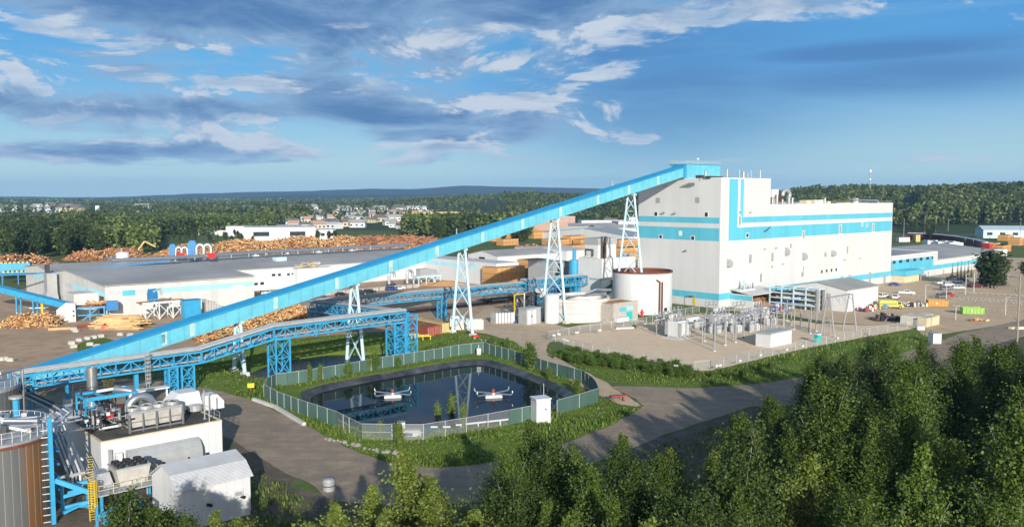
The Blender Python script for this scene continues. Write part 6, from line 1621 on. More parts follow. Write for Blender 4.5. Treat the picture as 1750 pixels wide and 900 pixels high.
# ------------------------------------------------------------------ pond surroundings
def build_pond():
    # screened fence: each side is one thing with posts and panels
    def fence_run(pts, screened, lab, hgt=2.55, step=3.0, nm='screened_fence', cat='fence', postr=.055, panel=None, top=True, brace=False):
        P0 = pts[0]; t = thing(nm, lab, cat, (P0[0],P0[1],0), 0)
        segs = []; 
        for a,b in zip(pts,pts[1:]):
            L_ = np.linalg.norm(b-a); n = max(1,int(round(L_/step)))
            for i in range(n): segs.append((a+(b-a)*i/n, a+(b-a)*(i+1)/n))
        lw = [(p[0]-P0[0],p[1]-P0[1],gz(p[0],p[1])) for p in [s[0] for s in segs]+[segs[-1][1]]]
        for p in lw[:100]:
            m = MB(); m.tube([(p[0],p[1],p[2]-.1),(p[0],p[1],p[2]+hgt+.08)],postr,M['postgrey'],6); m.build('post', t)
        mt = panel or (M['screen'] if screened else M['chainlink'])
        for (a,b) in list(zip(lw,lw[1:]))[:100]:
            m = MB(); d = np.array([b[0]-a[0],b[1]-a[1]]); d/=np.linalg.norm(d)+1e-9; nx,ny = -d[1]*.012,d[0]*.012
            m.add([(a[0]+nx,a[1]+ny,a[2]+.06),(b[0]+nx,b[1]+ny,b[2]+.06),(b[0]+nx,b[1]+ny,b[2]+hgt),(a[0]+nx,a[1]+ny,a[2]+hgt)],[(0,1,2,3)],mt); m.build('panel', t)
        m = MB()
        for a,b in zip(lw,lw[1:]):
            m.beam((a[0],a[1],a[2]+hgt+.03),(b[0],b[1],b[2]+hgt+.03),.06,M['postgrey'])
            if brace: m.beam((a[0],a[1],a[2]+hgt*.5),(b[0],b[1],b[2]+hgt*.5),.05,M['postgrey'])
        m.build('top_rail', t)
        return t
    V = lambda *ii: [np.array([*FENCE[i],0.]) for i in ii]
    n = len(FENCE)
    fence_run(V(0,1,2,3), True, 'green screened fence along the road side of the pond, left of the chain link')
    fence_run(V(3,4,5), False, 'short corner of bare chain link fence at the front of the pond', nm='chain_link_fence', brace=True)
    fence_run(V(5,6), False, 'bare chain link fence front stretch left of the gate', nm='chain_link_fence', brace=True, step=4)
    fence_run(V(7,8,9), False, 'bare chain link fence front stretch right of the gate', nm='chain_link_fence', step=3.4)
    fence_run(V(9,10), True, 'short green screened fence between chain link and the white kiosk')
    fence_run(V(11,12,13), True, 'green screened fence right of the white kiosk', step=6)
    fence_run(V(13,14,15,16,17), True, 'green screened fence bending round the right end of the pond', step=2.6)
    fence_run(V(17,18,19,20), True, 'green screened fence with pale posts along the path behind the pond')
    fence_run(V(20,21,22,23,24,25,26), True, 'long green screened fence along the back of the pond below the pipe bridge')
    fence_run(V(26,27,28,0), True, 'green screened fence rounding the left corner of the pond', step=1.8)
    # gate of green panel
    a,b = V(6)[0],V(7)[0]
    t = thing('fence_gate','narrow green gate between two grey posts in the front pond fence','gate',a,math.atan2(b[1]-a[1],b[0]-a[0])); w_ = np.linalg.norm(b-a)
    m = MB(); m.box(.1,w_*.22,-.03,.03,.1,2.5,M['screen']); m.build('gate_leaf',t)
    for x in (0,w_*.24,w_*.30): m = MB(); m.tube([(x,0,0),(x,0,2.7)],.09,M['postgrey'],8); m.build('post',t)
    m = MB(); m.box(w_*.32,w_,-.01,.01,.06,2.5,M['chainlink']); m.build('panel',t)
    m = MB(); m.beam((w_*.3,0,2.55),(w_,0,2.55),.06,M['postgrey']); m.beam((w_*.3,0,1.3),(w_,0,1.3),.05,M['postgrey']); m.build('rail',t)
    # things behind the front fence
    for px,row,lab in ((686,742,'white upright cabinet behind the chain link beside the pond'),):
        P = GH(px,row); m = MB(); m.box(-.6,.6,-.5,.5,0,2.0,M['frame']); m.box(-.63,.63,-.53,.53,2.0,2.08,M['hood']); tag(m.build('cabinet',None,P,.1),lab,'cabinet')
    P = GH(703,744); m = MB(); m.box(-1.5,1.5,-.6,.6,0,.8,M['tarp']); m.box(-1.3,.2,-.62,-.6,.15,.6,M['carblue']); m.box(-1.2,1.2,-.5,.5,.8,.95,M['cream']); tag(m.build('equipment_box',None,P,.1),'pale box with blue front behind the chain link fence','box')
    for px0,px1,row0,row1,z,lab in ((779,869,726,716,.9,'long white pipe rail on short blue legs behind the chain link'),(736,748,729,729,.2,'short white float lying on the liner, left one'),(757,770,729,729,.2,'short white float lying on the liner, right one')):
        Pa = G(px0,row0,z); Pb = G(px1,row1,z); t = thing('pipe_rail' if z>.5 else 'float',lab,'pipe' if z>.5 else 'float',Pa,0)
        m = MB(); m.tube([(0,0,0),Pb-Pa],.16,M['frame'],8); m.build('tube',t)
        if z>.5:
            for f_ in (.1,.42,.84): Q=(Pb-Pa)*f_; m = MB(); m.beam((Q[0],Q[1],-2.4),(Q[0],Q[1],0),.22,M['paleblue']); m.build('leg',t)
    # white kiosk
    C = GH(941,722); t = thing('white_kiosk','small white flat roofed kiosk set into the pond fence','kiosk',C,ROT-.35)
    hh = zrow(C,681)-C[2]; m = MB(); m.box(-2.6,0,0,2.4,-.3,hh,M['panel']); m.build('wall',t)
    m = MB(); m.box(-2.75,.15,-.15,2.55,hh,hh+.15,M['tarp']); m.build('roof',t)
    m = MB(); m.box(-1.6,-.7,-.05,.01,.1,2.1,M['frame']); m.box(-1.0,-.8,-.1,0,2.3,2.5,M['black']); m.build('door',t)
    m = MB(); m.box(0,.12,.7,1.1,hh-1.3,hh-.9,M['black']); m.build('vent',t)
    m = MB(); m.tube([(-.3,2.2,hh),(-.3,2.2,hh+2.2)],.06,M['postgrey'],6); m.build('mast',t)
    Pa = G(895,674,-1.5); Pb = GH(915,684); t = thing('inlet_pipe','grey pipe dipping into the pond beside the kiosk','pipe',Pb,0)
    m = MB(); m.tube([(0,0,.3),(-.6,.4,.4),Pa-Pb],.22,M['postgrey'],9); m.build('tube',t); m = MB(); m.lathe((0,0,.3),[(.3,-.3),(.34,0),(.3,.3)],M['greymetal'],10); m.build('flange',t)
    # two floating aerators
    protoA = None
    def aerator():
        t = thing('floating_aerator','x','aerator',(0,0,0),0,'floating aerators on the pond')
        m = MB(); m.box(-2.1,2.1,-1.1,1.1,-.3,.55,M['tarp']); m.build('float_hull',t)
        m = MB(); m.box(-1.9,1.9,-.9,.9,.55,.7,M['hood']); m.build('deck',t)
        for sx,sy in ((-1,-1),(1,-1),(-1,1),(1,1)):
            m = MB(); x,y = sx*4.3,sy*2.6
            pts = [(sx*.4,sy*.25,.95),(x*.9,y*.9,.95)]+[(x*.9+sx*.55*math.sin(a),y*.9+sy*.3*math.sin(a),.95+.75*(1-math.cos(a))) for a in np.linspace(.3,PI*.62,6)]
            m.tube(pts,[.2]*2+[.2]*4+[.17,.13],M['silver'],9); m.build('spray_arm',t)
        m = MB(); m.lathe((0,0,.7),[(.6,0),(.5,.4),(.42,.45)],M['greymetal'],14); m.build('pump_base',t)
        m = MB(); m.lathe((0,0,1.1),[(.42,0),(.42,.8),(.3,.95),(.02,1.0)],M['rustred'],14); m.build('motor',t)
        return t
    ap = aerator()
    for i,(px,row,rot,lab) in enumerate(((671,678,.18,'white floating aerator with curved spray arms and red motor, nearer the blue bridge reflection'),(843,678,.18,'white floating aerator with curved spray arms and red motor, nearer the white kiosk'))):
        P = G(px,row,-1.05); place(ap,USED,P,rot,.78,lab)
    P = GH(818,607); m = MB(); m.box(-.5,.5,-.4,.4,.2,1.8,M['greymetal']); m.beam((0,0,0),(0,0,2.6),.12,M['postgrey']); m.box(-.3,.3,-.5,-.4,1.0,1.6,M['frame']); tag(m.build('control_box',None,P,.2),'grey control box on a post inside the back fence corner','control box')
    # kerb of timber and stones on the road side
    Pa = GH(433,684); pts = [GH(p,r) for p,r in ((433,684),(470,697),(520,727),(545,741),(575,757))]
    for i,(a,b) in enumerate(zip(pts[:3],pts[1:3])):
        m = MB(); m.beam((0,0,.25),b-a+ZUP*.25,.6,M['concrete'],.6); tag(m.build('kerb_block',None,a),['long pale concrete kerb beam at the fence corner','pale concrete kerb beam continuing along the grass'][i],'kerb',None,None)
    rr = random.Random(31); protor = None
    def rock(seed):
        q = random.Random(seed); m = MB(); vs=[]; nl=5
        for i in range(nl):
            for k in range(8): a=2*PI*k/8; f=math.sin(PI*(i+.5)/nl)*q.uniform(.8,1.15); vs.append((f*math.cos(a)*.6,f*math.sin(a)*.45,.42*(1-math.cos(PI*(i+.5)/nl))*q.uniform(.9,1.1)))
        fs=[(i*8+k,i*8+(k+1)%8,(i+1)*8+(k+1)%8,(i+1)*8+k) for i in range(nl-1) for k in range(8)]+[tuple(range(7,-1,-1)),tuple((nl-1)*8+k for k in range(8))]
        return m.add(vs,fs,M['rock'])
    rk_me = [rock(i).mesh('boulder') for i in range(3)]
    k=0
    for px0,row0,px1,row1,nn,lab in ((560,752,690,782,22,'pale boulder in the row edging the road below the pond'),(798,574,845,590,9,'pale boulder lying in grass beside the hardstand'),(52,638,100,628,7,'pale boulder by the dirt road at the left')):
        for i in range(nn):
            f_=(i+rr.uniform(-.3,.3))/nn; P=GH(px0+(px1-px0)*f_+rr.uniform(-2,2),row0+(row1-row0)*f_+rr.uniform(-2,2))
            o=link('boulder',rk_me[k%3],None,P,rr.uniform(0,6)); s_=rr.uniform(.35,.95); o.scale=(s_,s_,s_*.9); tag(o,lab,'boulder',lab.replace('pale boulder','pale boulders')); k+=1
    # yellow sign, orange trestle
    P = GH(429,672); t = thing('warning_sign','small bright yellow sign on a post in the grass by the road','sign',P,.2); m = MB(); m.box(-.62,.62,-.03,.03,1.15,2.0,M['signyellow']); m.build('board',t); m = MB(); m.beam((0,.05,0),(0,.05,1.3),.09,M['wood']); m.build('post',t)
    P = GH(1056,686); t = thing('orange_trestle','rusty orange steel trestle standing on grass right of the pond','trestle',P,.3)
    m = MB(); m.box(-1.5,1.5,-.5,.5,1.0,1.25,M['rustred']); m.beam((1.4,0,1.1),(2.6,0,1.4),.15,M['rustred']); m.build('top',t)
    for x,y in ((-1.2,-.4),(1.2,-.4),(-1.2,.4),(1.2,.4)): m = MB(); m.beam((x,y,0),(x*.8,y,1.05),.16,M['rustred']); m.build('leg',t)
    P = GH(562,838); t = thing('light_drum','pale round drum lying at the dark edge of the road','drum',P,.6); m = MB(); m.lathe((0,0,0),[(.02,0),(.8,.1),(.8,1.3),(.6,1.6),(.02,1.7)],M['greymetal'],20); m.build('body',t); m = MB(); m.lathe((0,0,.7),[(.82,0),(.84,.0),(.84,.12),(.82,.12)],M['darksteel'],20); m.build('band',t)  # white drum in grey metal; its shade is put into the colour
    # containers on the grass
    def container(px,row,Lc,lab,mt,cat='container',W_=2.5,Hc=2.7,rot=ROT-PI/2,doors=True,nm='shipping_container'):
        P = GH(px,row); t = thing(nm,lab,cat,P,rot)
        m = MB(); m.box(0,W_,0,Lc,.1,Hc,M[mt]); m.build('body',t)
        m = MB()
        for x in (0,W_):
            for y in (0,Lc): m.box(x-.08,x+.08,y-.08,y+.08,0,Hc+.06,M[mt])
        m.box(-.06,W_+.06,-.06,.08,Hc-.12,Hc+.05,M[mt]); m.box(-.06,W_+.06,Lc-.08,Lc+.06,Hc-.12,Hc+.05,M[mt]); m.build('frame',t)
        if doors:
            for x0 in (.12,W_/2+.02): m = MB(); m.box(x0,x0+W_/2-.14,-.07,-.005,.25,Hc-.2,M[mt]); m.beam((x0+.3,-.1,.3),(x0+.3,-.1,Hc-.3),.05,M['postgrey']); m.beam((x0+.8,-.1,.3),(x0+.8,-.1,Hc-.3),.05,M['postgrey']); m.build('door',t)
        return t
    container(730,576,13.5,'rust red shipping container on grass nearest the lattice column','rustred',rot=ROT)
    container(742,573,13.5,'second rust red shipping container, beside the tan one','rustred',rot=ROT)
    container(755,569.5,12.5,'mustard tan shipping container beside the tower leg','tan',rot=ROT)
    for i,(px,row,lab) in enumerate(((703,578,'yellow steel skid frame lying left of the other'),(722,580,'yellow steel skid frame nearest the red container'))):
        P=GH(px,row); t=thing('yellow_skid',lab,'skid',P,ROT-.5)
        m=MB(); m.box(-2.2,2.2,-1,-.8,.9,1.2,M['yellow']); m.box(-2.2,2.2,.8,1,.9,1.2,M['yellow'])
        for x in (-2,-.7,.7,2): m.box(x-.12,x+.12,-.8,.8,.95,1.15,M['yellow'])
        m.build('frame',t)
        for x in (-2,0,2):
            for y in (-.9,.9): m=MB(); m.beam((x,y,0),(x,y,.9),.2,M['yellow']); m.build('leg',t)
    for i,(px,row,lab) in enumerate(((790,562,'weathered white bulk bin half hidden by the tower leg'),(812,562,'weathered white bulk bin right of the tower leg'),(780,556,'weathered white bulk bin behind the tan container'))):
        P=GH(px,row); m=MB(); m.box(-2.2,2.2,-1.2,1.2,0,2.5,M['pale']); m.box(-2.3,2.3,-1.3,1.3,2.4,2.55,M['frame']); m.prism([(-1.2,2.55),(1.2,2.55),(.2,3.0),(-.6,2.9)],-2,2,M['tarp'],axis='x'); tag(m.build('bulk_bin',None,P,ROT-.5),lab,'bin')
    P=GH(812,578); m=MB(); m.box(-.8,.8,-.5,.5,.3,.9,M['redbright']); m.lathe((-.5,-.6,.3),[(.3,-.1),(.3,.1)],M['black'],10); m.lathe((.5,-.6,.3),[(.3,-.1),(.3,.1)],M['black'],10); tag(m.build('red_pump',None,P,.5),'small red pump cart at the foot of the tower','pump')
    return container, fence_run
container, fence_run = build_pond()

# ------------------------------------------------------------------ substation
def build_substation():
    near = [(935,580),(1012,604),(1100,619),(1187,633),(1214,632),(1300,612),(1396,592),(1500,570),(1566,559)]
    far = [(935,580),(990,569),(1045,561),(1105,554),(1135,545),(1195,533)]
    gpn = [GH(*p) for p in near]; gpf = [GH(*p) for p in far]
    fence_run(gpn[:5], False, 'low chain link fence with small white signs along the near left side of the substation', hgt=2.1, step=4.5, nm='chain_link_fence', postr=.05)
    fence_run(gpn[4:], False, 'chain link fence running along the bank on the right side of the substation', hgt=2.1, step=4.5, nm='chain_link_fence', postr=.05)
    fence_run(gpf, False, 'chain link fence along the road behind the substation', hgt=2.1, step=4.5, nm='chain_link_fence', postr=.05)
    rr = random.Random(17)
    signs = [(947,573),(955,571),(964,580),(970,582),(986,568),(1025,564),(1056,561),(1024,602),(1051,608),(1084,614),(1103,552),(1155,627),(1225,627),(1231,626),(1265,618),(1300,608),(1345,598),(1372,592),(1432,578)]
    sm = MB(); sm.box(-.45,.45,-.03,.03,0,.45,M['frame']); sme = sm.mesh('fence_sign')
    for px,row in signs:
        P = GH(px,row+8); o = link('fence_sign', sme, None, P+ZUP*1.1, ROT if px>1200 else -.3); tag(o,'tiny blank white sign hung on the substation fence','sign','small white signs on the substation fence')
    # transformers
    def transformer(seed):
        q = random.Random(seed)
        t = thing('transformer','x','transformer',(0,0,0),ROT,'grey transformers of the substation')
        m = MB(); m.box(-2.2,2.2,-1.4,1.4,.4,4.0,M['panel']); m.box(-2.4,2.4,-1.5,1.5,.1,.45,M['hood']); m.build('tank',t)
        for sy in (-1,1):
            m = MB()
            for k in range(7): x=-2.0+k*.66; m.box(x-.22,x+.22,sy*1.45,sy*2.3,.7,3.7,M['hood' if k%3==0 else 'panel'])
            m.build('radiator',t)
        m = MB(); m.tube([(-1.9,.9,4.9),(2.3,.9,4.9)],.55,M['panel'],14); m.beam((-1.3,.9,4),(-1.3,.9,4.6),.2,M['panel']); m.beam((1.3,.9,4),(1.3,.9,4.6),.2,M['panel']); m.build('conservator',t)
        for k in range(3):
            for y,h_ in ((-.9,1.9),(.1,1.3)):
                m = MB(); x=-1.4+k*1.4; pr=[]; 
                for j in range(8): pr += [(.12,j*h_/8),(.22,j*h_/8+.05),(.12,j*h_/8+.12)]
                m.lathe((x,y,4.0),pr+[(.05,h_+.1),(.01,h_+.3)],M['ceramic'],8); m.build('bushing',t)
        m = MB(); m.box(2.3,2.9,-.9,.1,.8,2.6,M['hood']); m.build('control_cabinet',t)
        m = MB(); m.box(-3.2,3.2,-2.6,2.6,-.05,.12,M['concrete']); m.build('plinth',t)
        return t
    tp = transformer(1)
    for px,row,sc,lab in ((1167,577,1.15,'big pale transformer nearest the fence corner, casting a dark shadow'),(1242,564,1.15,'pale transformer in the middle of the substation behind bare posts'),(1303,550,1.1,'pale transformer nearest the storage rack'),(1283,556,.8,'smaller pale transformer between the middle and rear ones')):
        place(tp,USED,GH(px,row)+N*1.5,ROT,sc,lab)
    for px,row,lab in ((1147,566,'small grey switchgear unit left of the nearest transformer'),(1196,562,'small grey switchgear unit right of the white cylinder tank'),(1222,570,'small grey switchgear unit between the first two transformers'),(1258,568,'small grey switchgear unit right of the middle transformer'),(1276,562,'small grey switchgear unit behind the posts'),(1318,556,'small grey switchgear unit at the right of the rear transformer'),(1232,553,'small grey switchgear unit at the back fence'),(1290,566,'small grey switchgear unit above the control shed')):
        place(tp,USED,GH(px,row),ROT,.55,lab,'small grey switchgear units')
    P = GH(1184,560); m=MB(); m.tube([(-3,0,2.4),(3,0,2.4)],.8,M['tarp'],16); 
    for x in (-2,2): m.beam((x,0,0),(x,0,2),.3,M['hood'])
    tag(m.build('oil_tank',None,P,ROT),'white horizontal cylinder tank behind the nearest transformer','tank')
    P = GH(1128,565); m=MB()
    for x in (-1.6,0,1.6): m.beam((x,0,0),(x,0,3.4),.5,M['pale']); m.lathe((x,0,3.4),[(.3,0),(.2,.4),(.3,.5),(.2,.9),(.02,1.2)],M['ceramic'],8)
    m.box(-2.2,2.2,-.3,.3,3.0,3.4,M['pale']); tag(m.build('breaker',None,P,ROT),'pinkish three pole circuit breaker left of the nearest transformer','breaker')
    # switch stands: pair of posts + beam + insulators
    def stand(w,h,ni):
        t = thing('switch_stand','x','switch stand',(0,0,0),ROT,'steel switch stands of the substation')
        for x in (-w/2,w/2): m=MB(); m.tube([(x,0,0),(x,0,h)],.15,M['louver'],8); m.build('post',t)
        m=MB(); m.beam((-w/2-.5,0,h),(w/2+.5,0,h),.25,M['louver']); m.beam((-w/2,0,h*.78),(w/2,0,h*.78),.12,M['louver']); m.build('beam',t)
        for k in range(ni):
            x=-w/2+w*k/(ni-1)
            for sy in (-.6,.6):
                m=MB(); pr=[]
                for j in range(5): pr+=[(.1,j*.18),(.19,j*.18+.05),(.1,j*.18+.12)]
                m.lathe((x,sy,h+.1),pr+[(.02,1.0)],M['ceramic'],7); m.build('insulator',t)
            m=MB(); m.tube([(x,-.8,h+1.05),(x,.8,h+1.05)],.06,M['louver'],6); m.box(x-.12,x+.12,-.8,.8,h+.02,h+.14,M['hood']); m.build('blade',t)
        return t
    sp = stand(4.2,5.2,3); sp2 = None
    stands=[(1130,571,1.0,ROT,'switch stand at the left end of the substation'),(1210,584,1.25,ROT,'tall switch stand between the first and second transformer'),(1231,590,1.2,ROT,'tall switch stand just left of the shed shadow'),
        (1262,580,1.15,ROT,'switch stand behind the white control shed, left'),(1298,570,1.1,ROT,'switch stand behind the white control shed, right'),(1330,570,1.2,ROT,'switch stand near the row of bare posts'),
        (1215,552,1.05,ROT,'switch stand in front of the yellow mill door'),(1262,553,1.05,ROT,'switch stand in front of the chip bay'),(1388,566,.95,ROT,'switch stand with dark insulators near the gantry'),(1414,572,.8,ROT,'short switch stand at the gantry foot'),(1155,556,.9,ROT,'switch stand by the fence behind the first transformer')]
    for px,row,sc,r,lab in stands: place(sp,USED,GH(px,row),r,sc,lab)
    def pst(px,row,h_,lab):
        P=GH(px,row); m=MB(); m.tube([(0,0,0),(0,0,h_)],.17,M['louver'],8); m.lathe((0,0,0),[(.4,0),(.4,.25),(.02,.3)],M['concrete'],8); 
        pr=[]
        for j in range(5): pr+=[(.1,j*.2),(.2,j*.2+.05),(.1,j*.2+.14)]
        m.lathe((0,0,h_),pr+[(.02,1.1)],M['ceramic'],7)
        tag(m.build('bus_post',None,P,0),lab,'post','bare grey bus posts of the substation')
    for k,(px,row) in enumerate(((1204,583),(1221,600),(1239,590),(1257,585),(1270,574),(1282,567),(1318,566),(1327,560),(1340,562),(1357,563),(1368,558),(1345,548),(1385,570),(1395,566),(1352,555),(1300,560))):
        pst(px,row,6.4-.3*(k%4),'bare grey post carrying a single insulator in the substation')
    # bus bars
    t = thing('bus_bars','thin grey bus bars strung between the posts of the substation','bus bars',GH(1204,583),0)
    O_=GH(1204,583)
    for (p0,r0),(p1,r1),h_ in (((1204,583),(1257,585),7.3),((1239,590),(1327,560),7.1),((1257,585),(1357,563),7.2),((1130,571),(1210,584),6.4),((1340,562),(1395,566),6.8),((1300,560),(1368,558),6.9)):
        a=GH(p0,r0)-O_+ZUP*h_; b=GH(p1,r1)-O_+ZUP*h_; m=MB(); m.tube([a,b],.07,M['silver'],6); m.build('bar',t)
    # A-frame dead-end gantry at the right
    a=GH(1414,575); b=GH(1452,566); t=thing('line_gantry','tall grey steel A frame line gantry at the right end of the substation','gantry',a,0)
    d=b-a; dn=np.array([-d[1],d[0],0])/np.linalg.norm(d[:2])
    dn = dn if dn[1] > 0 else -dn
    H_=zrow(a+dn*1.2,507); hb=zrow(b+dn*1.2,502)
    H_=(H_+hb)/2
    for e in (0,1):
        for sgn in (-1,1): m=MB(); m.tube([d*e+dn*sgn*2.0,d*e+dn*sgn*.45+ZUP*H_],.24,M['louver'],8); m.build('leg',t)
    m=MB()
    for sgn in (-.4,.4): m.beam(dn*sgn+ZUP*H_-d*.04,d*1.04+dn*sgn+ZUP*H_,.25,M['louver']); 
    for k in range(8): m.beam(dn*-.4+d*k/8+ZUP*H_,dn*.4+d*(k+1)/8+ZUP*H_,.1,M['louver'])
    m.build('cross_beam',t)
    for k in range(3):
        m=MB(); q=d*(.22+.28*k)+ZUP*H_; m.tube([q-dn*.4,q-dn*1.6-ZUP*1.2],.09,M['ceramic'],6); m.tube([q+dn*.1,q+dn*.1-ZUP*2.6,q+d*.08+dn*.1-ZUP*2.6],.05,M['louver'],5); m.build('insulator_string',t)
    # control shed
    C=GH(1328,591); 
    q=GH(1316.5,594.5); t=thing('control_shed','white control shed with dark grey mono pitch roof inside the substation','shed',q,ROT)
    La=along(q,U,1353,2); Lb=along(q,N,1291.5,2); z=zrow(q,571)
    m=MB(); m.prism([(0,0),(Lb,0),(Lb,z-.2),(0,z)],0,La,M['panel'],axis='x'); m.build('wall',t)
    m=MB(); m.prism([(-.3,z+.03),(Lb+.3,z-.2),(Lb+.3,z+.1),(-.3,z+.36)],-.3,La+.3,M['hood'],axis='x'); m.build('roof',t)
    m=MB(); m.box(La*.62,La*.62+1.0,-.05,.01,.1,2.2,M['frame']); m.box(La*.62+.8,La*.62+.9,-.1,-.05,1.0,1.2,M['darksteel']); m.build('door',t)
    # portable toilet
    P=GH(1397,585); t=thing('portable_toilet','teal green portable toilet with a white roof by the substation fence','toilet',P,ROT-.2)
    m=MB(); m.box(-.65,.65,-.65,.65,0,2.1,M['teal']); m.build('cabin',t); m=MB(); m.prism([(-.7,2.1),(.7,2.1),(.45,2.35),(-.45,2.35)],-.7,.7,M['tarp'],axis='x'); m.build('roof',t); m=MB(); m.box(-.45,.45,-.7,-.64,.1,1.95,M['teal']); m.build('door',t)
    # timber poles on the pad at upper left, pale pile, small block
    P=GH(1165,523+20); 
    P=GH(1122,557); m=MB()
    for k in range(6): m.tube([(k*.5,0,.3),(k*.5+.2,7,.3)],.22,M['pole'],7)
    tag(m.build('pole_pile',None,P,-.5),'grey timber poles lying at the upper left of the gravel pad','poles')
    P=GH(1068,561); m=MB(); m.box(-2.5,2.5,-.8,.8,0,.45,M['concrete']); m.lathe((2.9,0,0),[(.6,0),(.6,.9),(.02,1.0)],M['darksteel'],10); tag(m.build('culvert_end',None,P,.2),'pale concrete culvert end with a dark pipe beside the pad','culvert')
build_substation()

# ------------------------------------------------------------------ vehicles
def vehicle(kind, paint, nm, cat):
    t = thing(nm,'x',cat,(0,0,0),0)
    L_,W_ = {'pickup':(5.9,2.0),'suv':(4.9,1.95),'sedan':(4.7,1.85)}[kind]
    body = {'pickup':[(-2.95,.45),(2.9,.45),(2.95,.8),(2.85,1.1),(1.25,1.2),(-.95,1.2),(-1.0,1.3),(-2.95,1.3)],
            'suv':[(-2.45,.4),(2.4,.4),(2.45,.8),(2.3,1.02),(1.1,1.12),(-2.4,1.12)],
            'sedan':[(-2.35,.35),(2.3,.35),(2.35,.7),(2.15,.85),(1.0,.95),(-2.2,.98),(-2.35,.8)]}[kind]
    cab = {'pickup':[(1.3,1.2),(.55,1.85),(-.85,1.88),(-1.0,1.2)],'suv':[(1.15,1.12),(.45,1.75),(-2.1,1.75),(-2.4,1.12)],'sedan':[(1.05,.95),(.35,1.42),(-1.1,1.43),(-1.9,.97)]}[kind]
    b = MB(); b.prism(body,-W_/2,W_/2,M[paint],axis='y'); b.build('body',t)
    g = MB(); g.prism(cab,-W_/2+.12,W_/2-.12,M['glass'],axis='y'); cb=g.build('window',t)
    r = MB(); 
    c1,c2 = cab[1],cab[2]; r.box(c2[0]-.03,c1[0]+.03,-W_/2+.08,W_/2-.08,c1[1]-.02,c1[1]+.06,M[paint])
    for p,q in ((cab[0],cab[1]),(cab[2],cab[3])):
        for y in (-W_/2+.1,W_/2-.1): r.beam((p[0],y,p[1]),(q[0],y,q[1]),.1,M[paint])
    xm=(c1[0]+c2[0])/2
    for y in (-W_/2+.1,W_/2-.1): r.beam((xm,y,cab[0][1]),(xm,y,c1[1]),.09,M[paint])
    r.build('cabin_roof',t)
    if kind=='pickup':
        m=MB(); m.box(-2.85,-1.1,-W_/2+.12,W_/2-.12,1.28,1.315,M['darksteel']); m.build('load_bed',t)
    for x in (-L_*.31,L_*.31):
        for y in (-W_/2+.08,W_/2-.08):
            w=MB(); w.tube([(x,y-.12,.37),(x,y+.12,.37)],.37,M['black'],14); wo=w.build('wheel',t)
            w=MB(); sg=1 if y>0 else -1; w.tube([(x,y+sg*.10,.37),(x,y+sg*.135,.37)],.22,M['silver'],10); w.build('rim',wo)
    for y in (-.65,.65):
        h=MB(); h.box(L_/2-.1,L_/2+.01,y-.22,y+.22,.72,.9,M['frame']); h.build('headlight',t)
        h=MB(); h.box(-L_/2-.015,-L_/2+.08,y-.18,y+.18,.85,1.05,M['redbright']); h.build('tail_light',t)
    return t
VP={}
def car(kind,paint,px,row,rot,lab,group=None):
    k=(kind,paint)
    nm={'pickup':'pickup_truck','suv':'parked_car','sedan':'parked_car'}[kind]; cat={'pickup':'pickup truck','suv':'car','sedan':'car'}[kind]
    P=GH(px,row)
    if k not in VP: o=VP[k]=vehicle(kind,paint,nm,cat)
    else: o=copy_tree(VP[k])
    o.location=[float(c) for c in P]; o.rotation_euler=(0,0,rot); o['label']=lab
    if group: o['group']=group
    return o
g='vehicles in the gravel parking lot'
car('pickup','carwhite',1549,503,PI-.25+PI,'white pickup truck parked alone in the open middle of the lot',g)
car('suv','carwhite',1510,508.5,ROT-.1,'white car parked closest to the gable shed corner',g)
car('suv','carwhite',1531,510,ROT+.25,'white hatchback parked beside the yellow tanker truck',g)
car('suv','carred',1620,507,.25,'small red car parked alone in the far rows',g)
car('suv','cargrey',1611,509,.25,'small grey car just left of the red one',g)
car('sedan','carblue',1529,488,.1,'dark blue car parked beneath the office porch',g)
car('pickup','carwhite',1611,486,.1,'white pickup truck at the near left of the cluster by the spruces',g)
car('suv','carwhite',1622,489,.1,'white car in the middle of the parked cluster',g)
car('pickup','carwhite',1633,483,.15,'white pickup truck standing farthest back in the parked cluster',g)
car('suv','cargrey',1617,496,.1,'grey car at the front of the parked cluster',g)
car('suv','carwhite',1637,494,.1,'white car at the right front of the parked cluster',g)
car('pickup','cargrey',1647,490,.1,'grey pickup truck beside the maroon one',g)
car('pickup','carmaroon',1668,491,.1,'dark maroon pickup truck parked at the right end of the cluster',g)
car('pickup','cargrey',1628,478,.3,'grey pickup truck in the shade of the spruces',g)
car('suv','carblack',1645,481,.2,'black car in the shade of the spruces',g)
g='vehicles parked along the planer mill'
for px,row,kd,pt,lab in ((583,505,'sedan','carblack','black car at the foot of the first tower'),(538,513,'pickup','carmaroon','dark red pickup truck behind the log heap'),(555,514,'pickup','carmaroon','second dark red pickup truck behind the log heap'),
        (524,512,'suv','carwhite','white car behind the log heap'),(558,502,'suv','cargrey','grey car by the concrete blocks'),(616,503,'pickup','carblack','black pickup truck right of the tower'),(632,501,'suv','carblack','black car beside the concrete blocks'),
        (672,491,'pickup','carblack','black pickup truck parked closest to the grey pipe elbow'),(669,496,'suv','carblue','dark blue car in front of the black pickup'),(682,495,'suv','carwhite','white car beside the blue one'),(697,490,'sedan','cargrey','grey car beside the steel hopper'),(456,503,'suv','carwhite','white car in the shade by the sawmill corner')):
    car(kd,pt,px,row,.6 if kd!='pickup' else .2,lab,g)

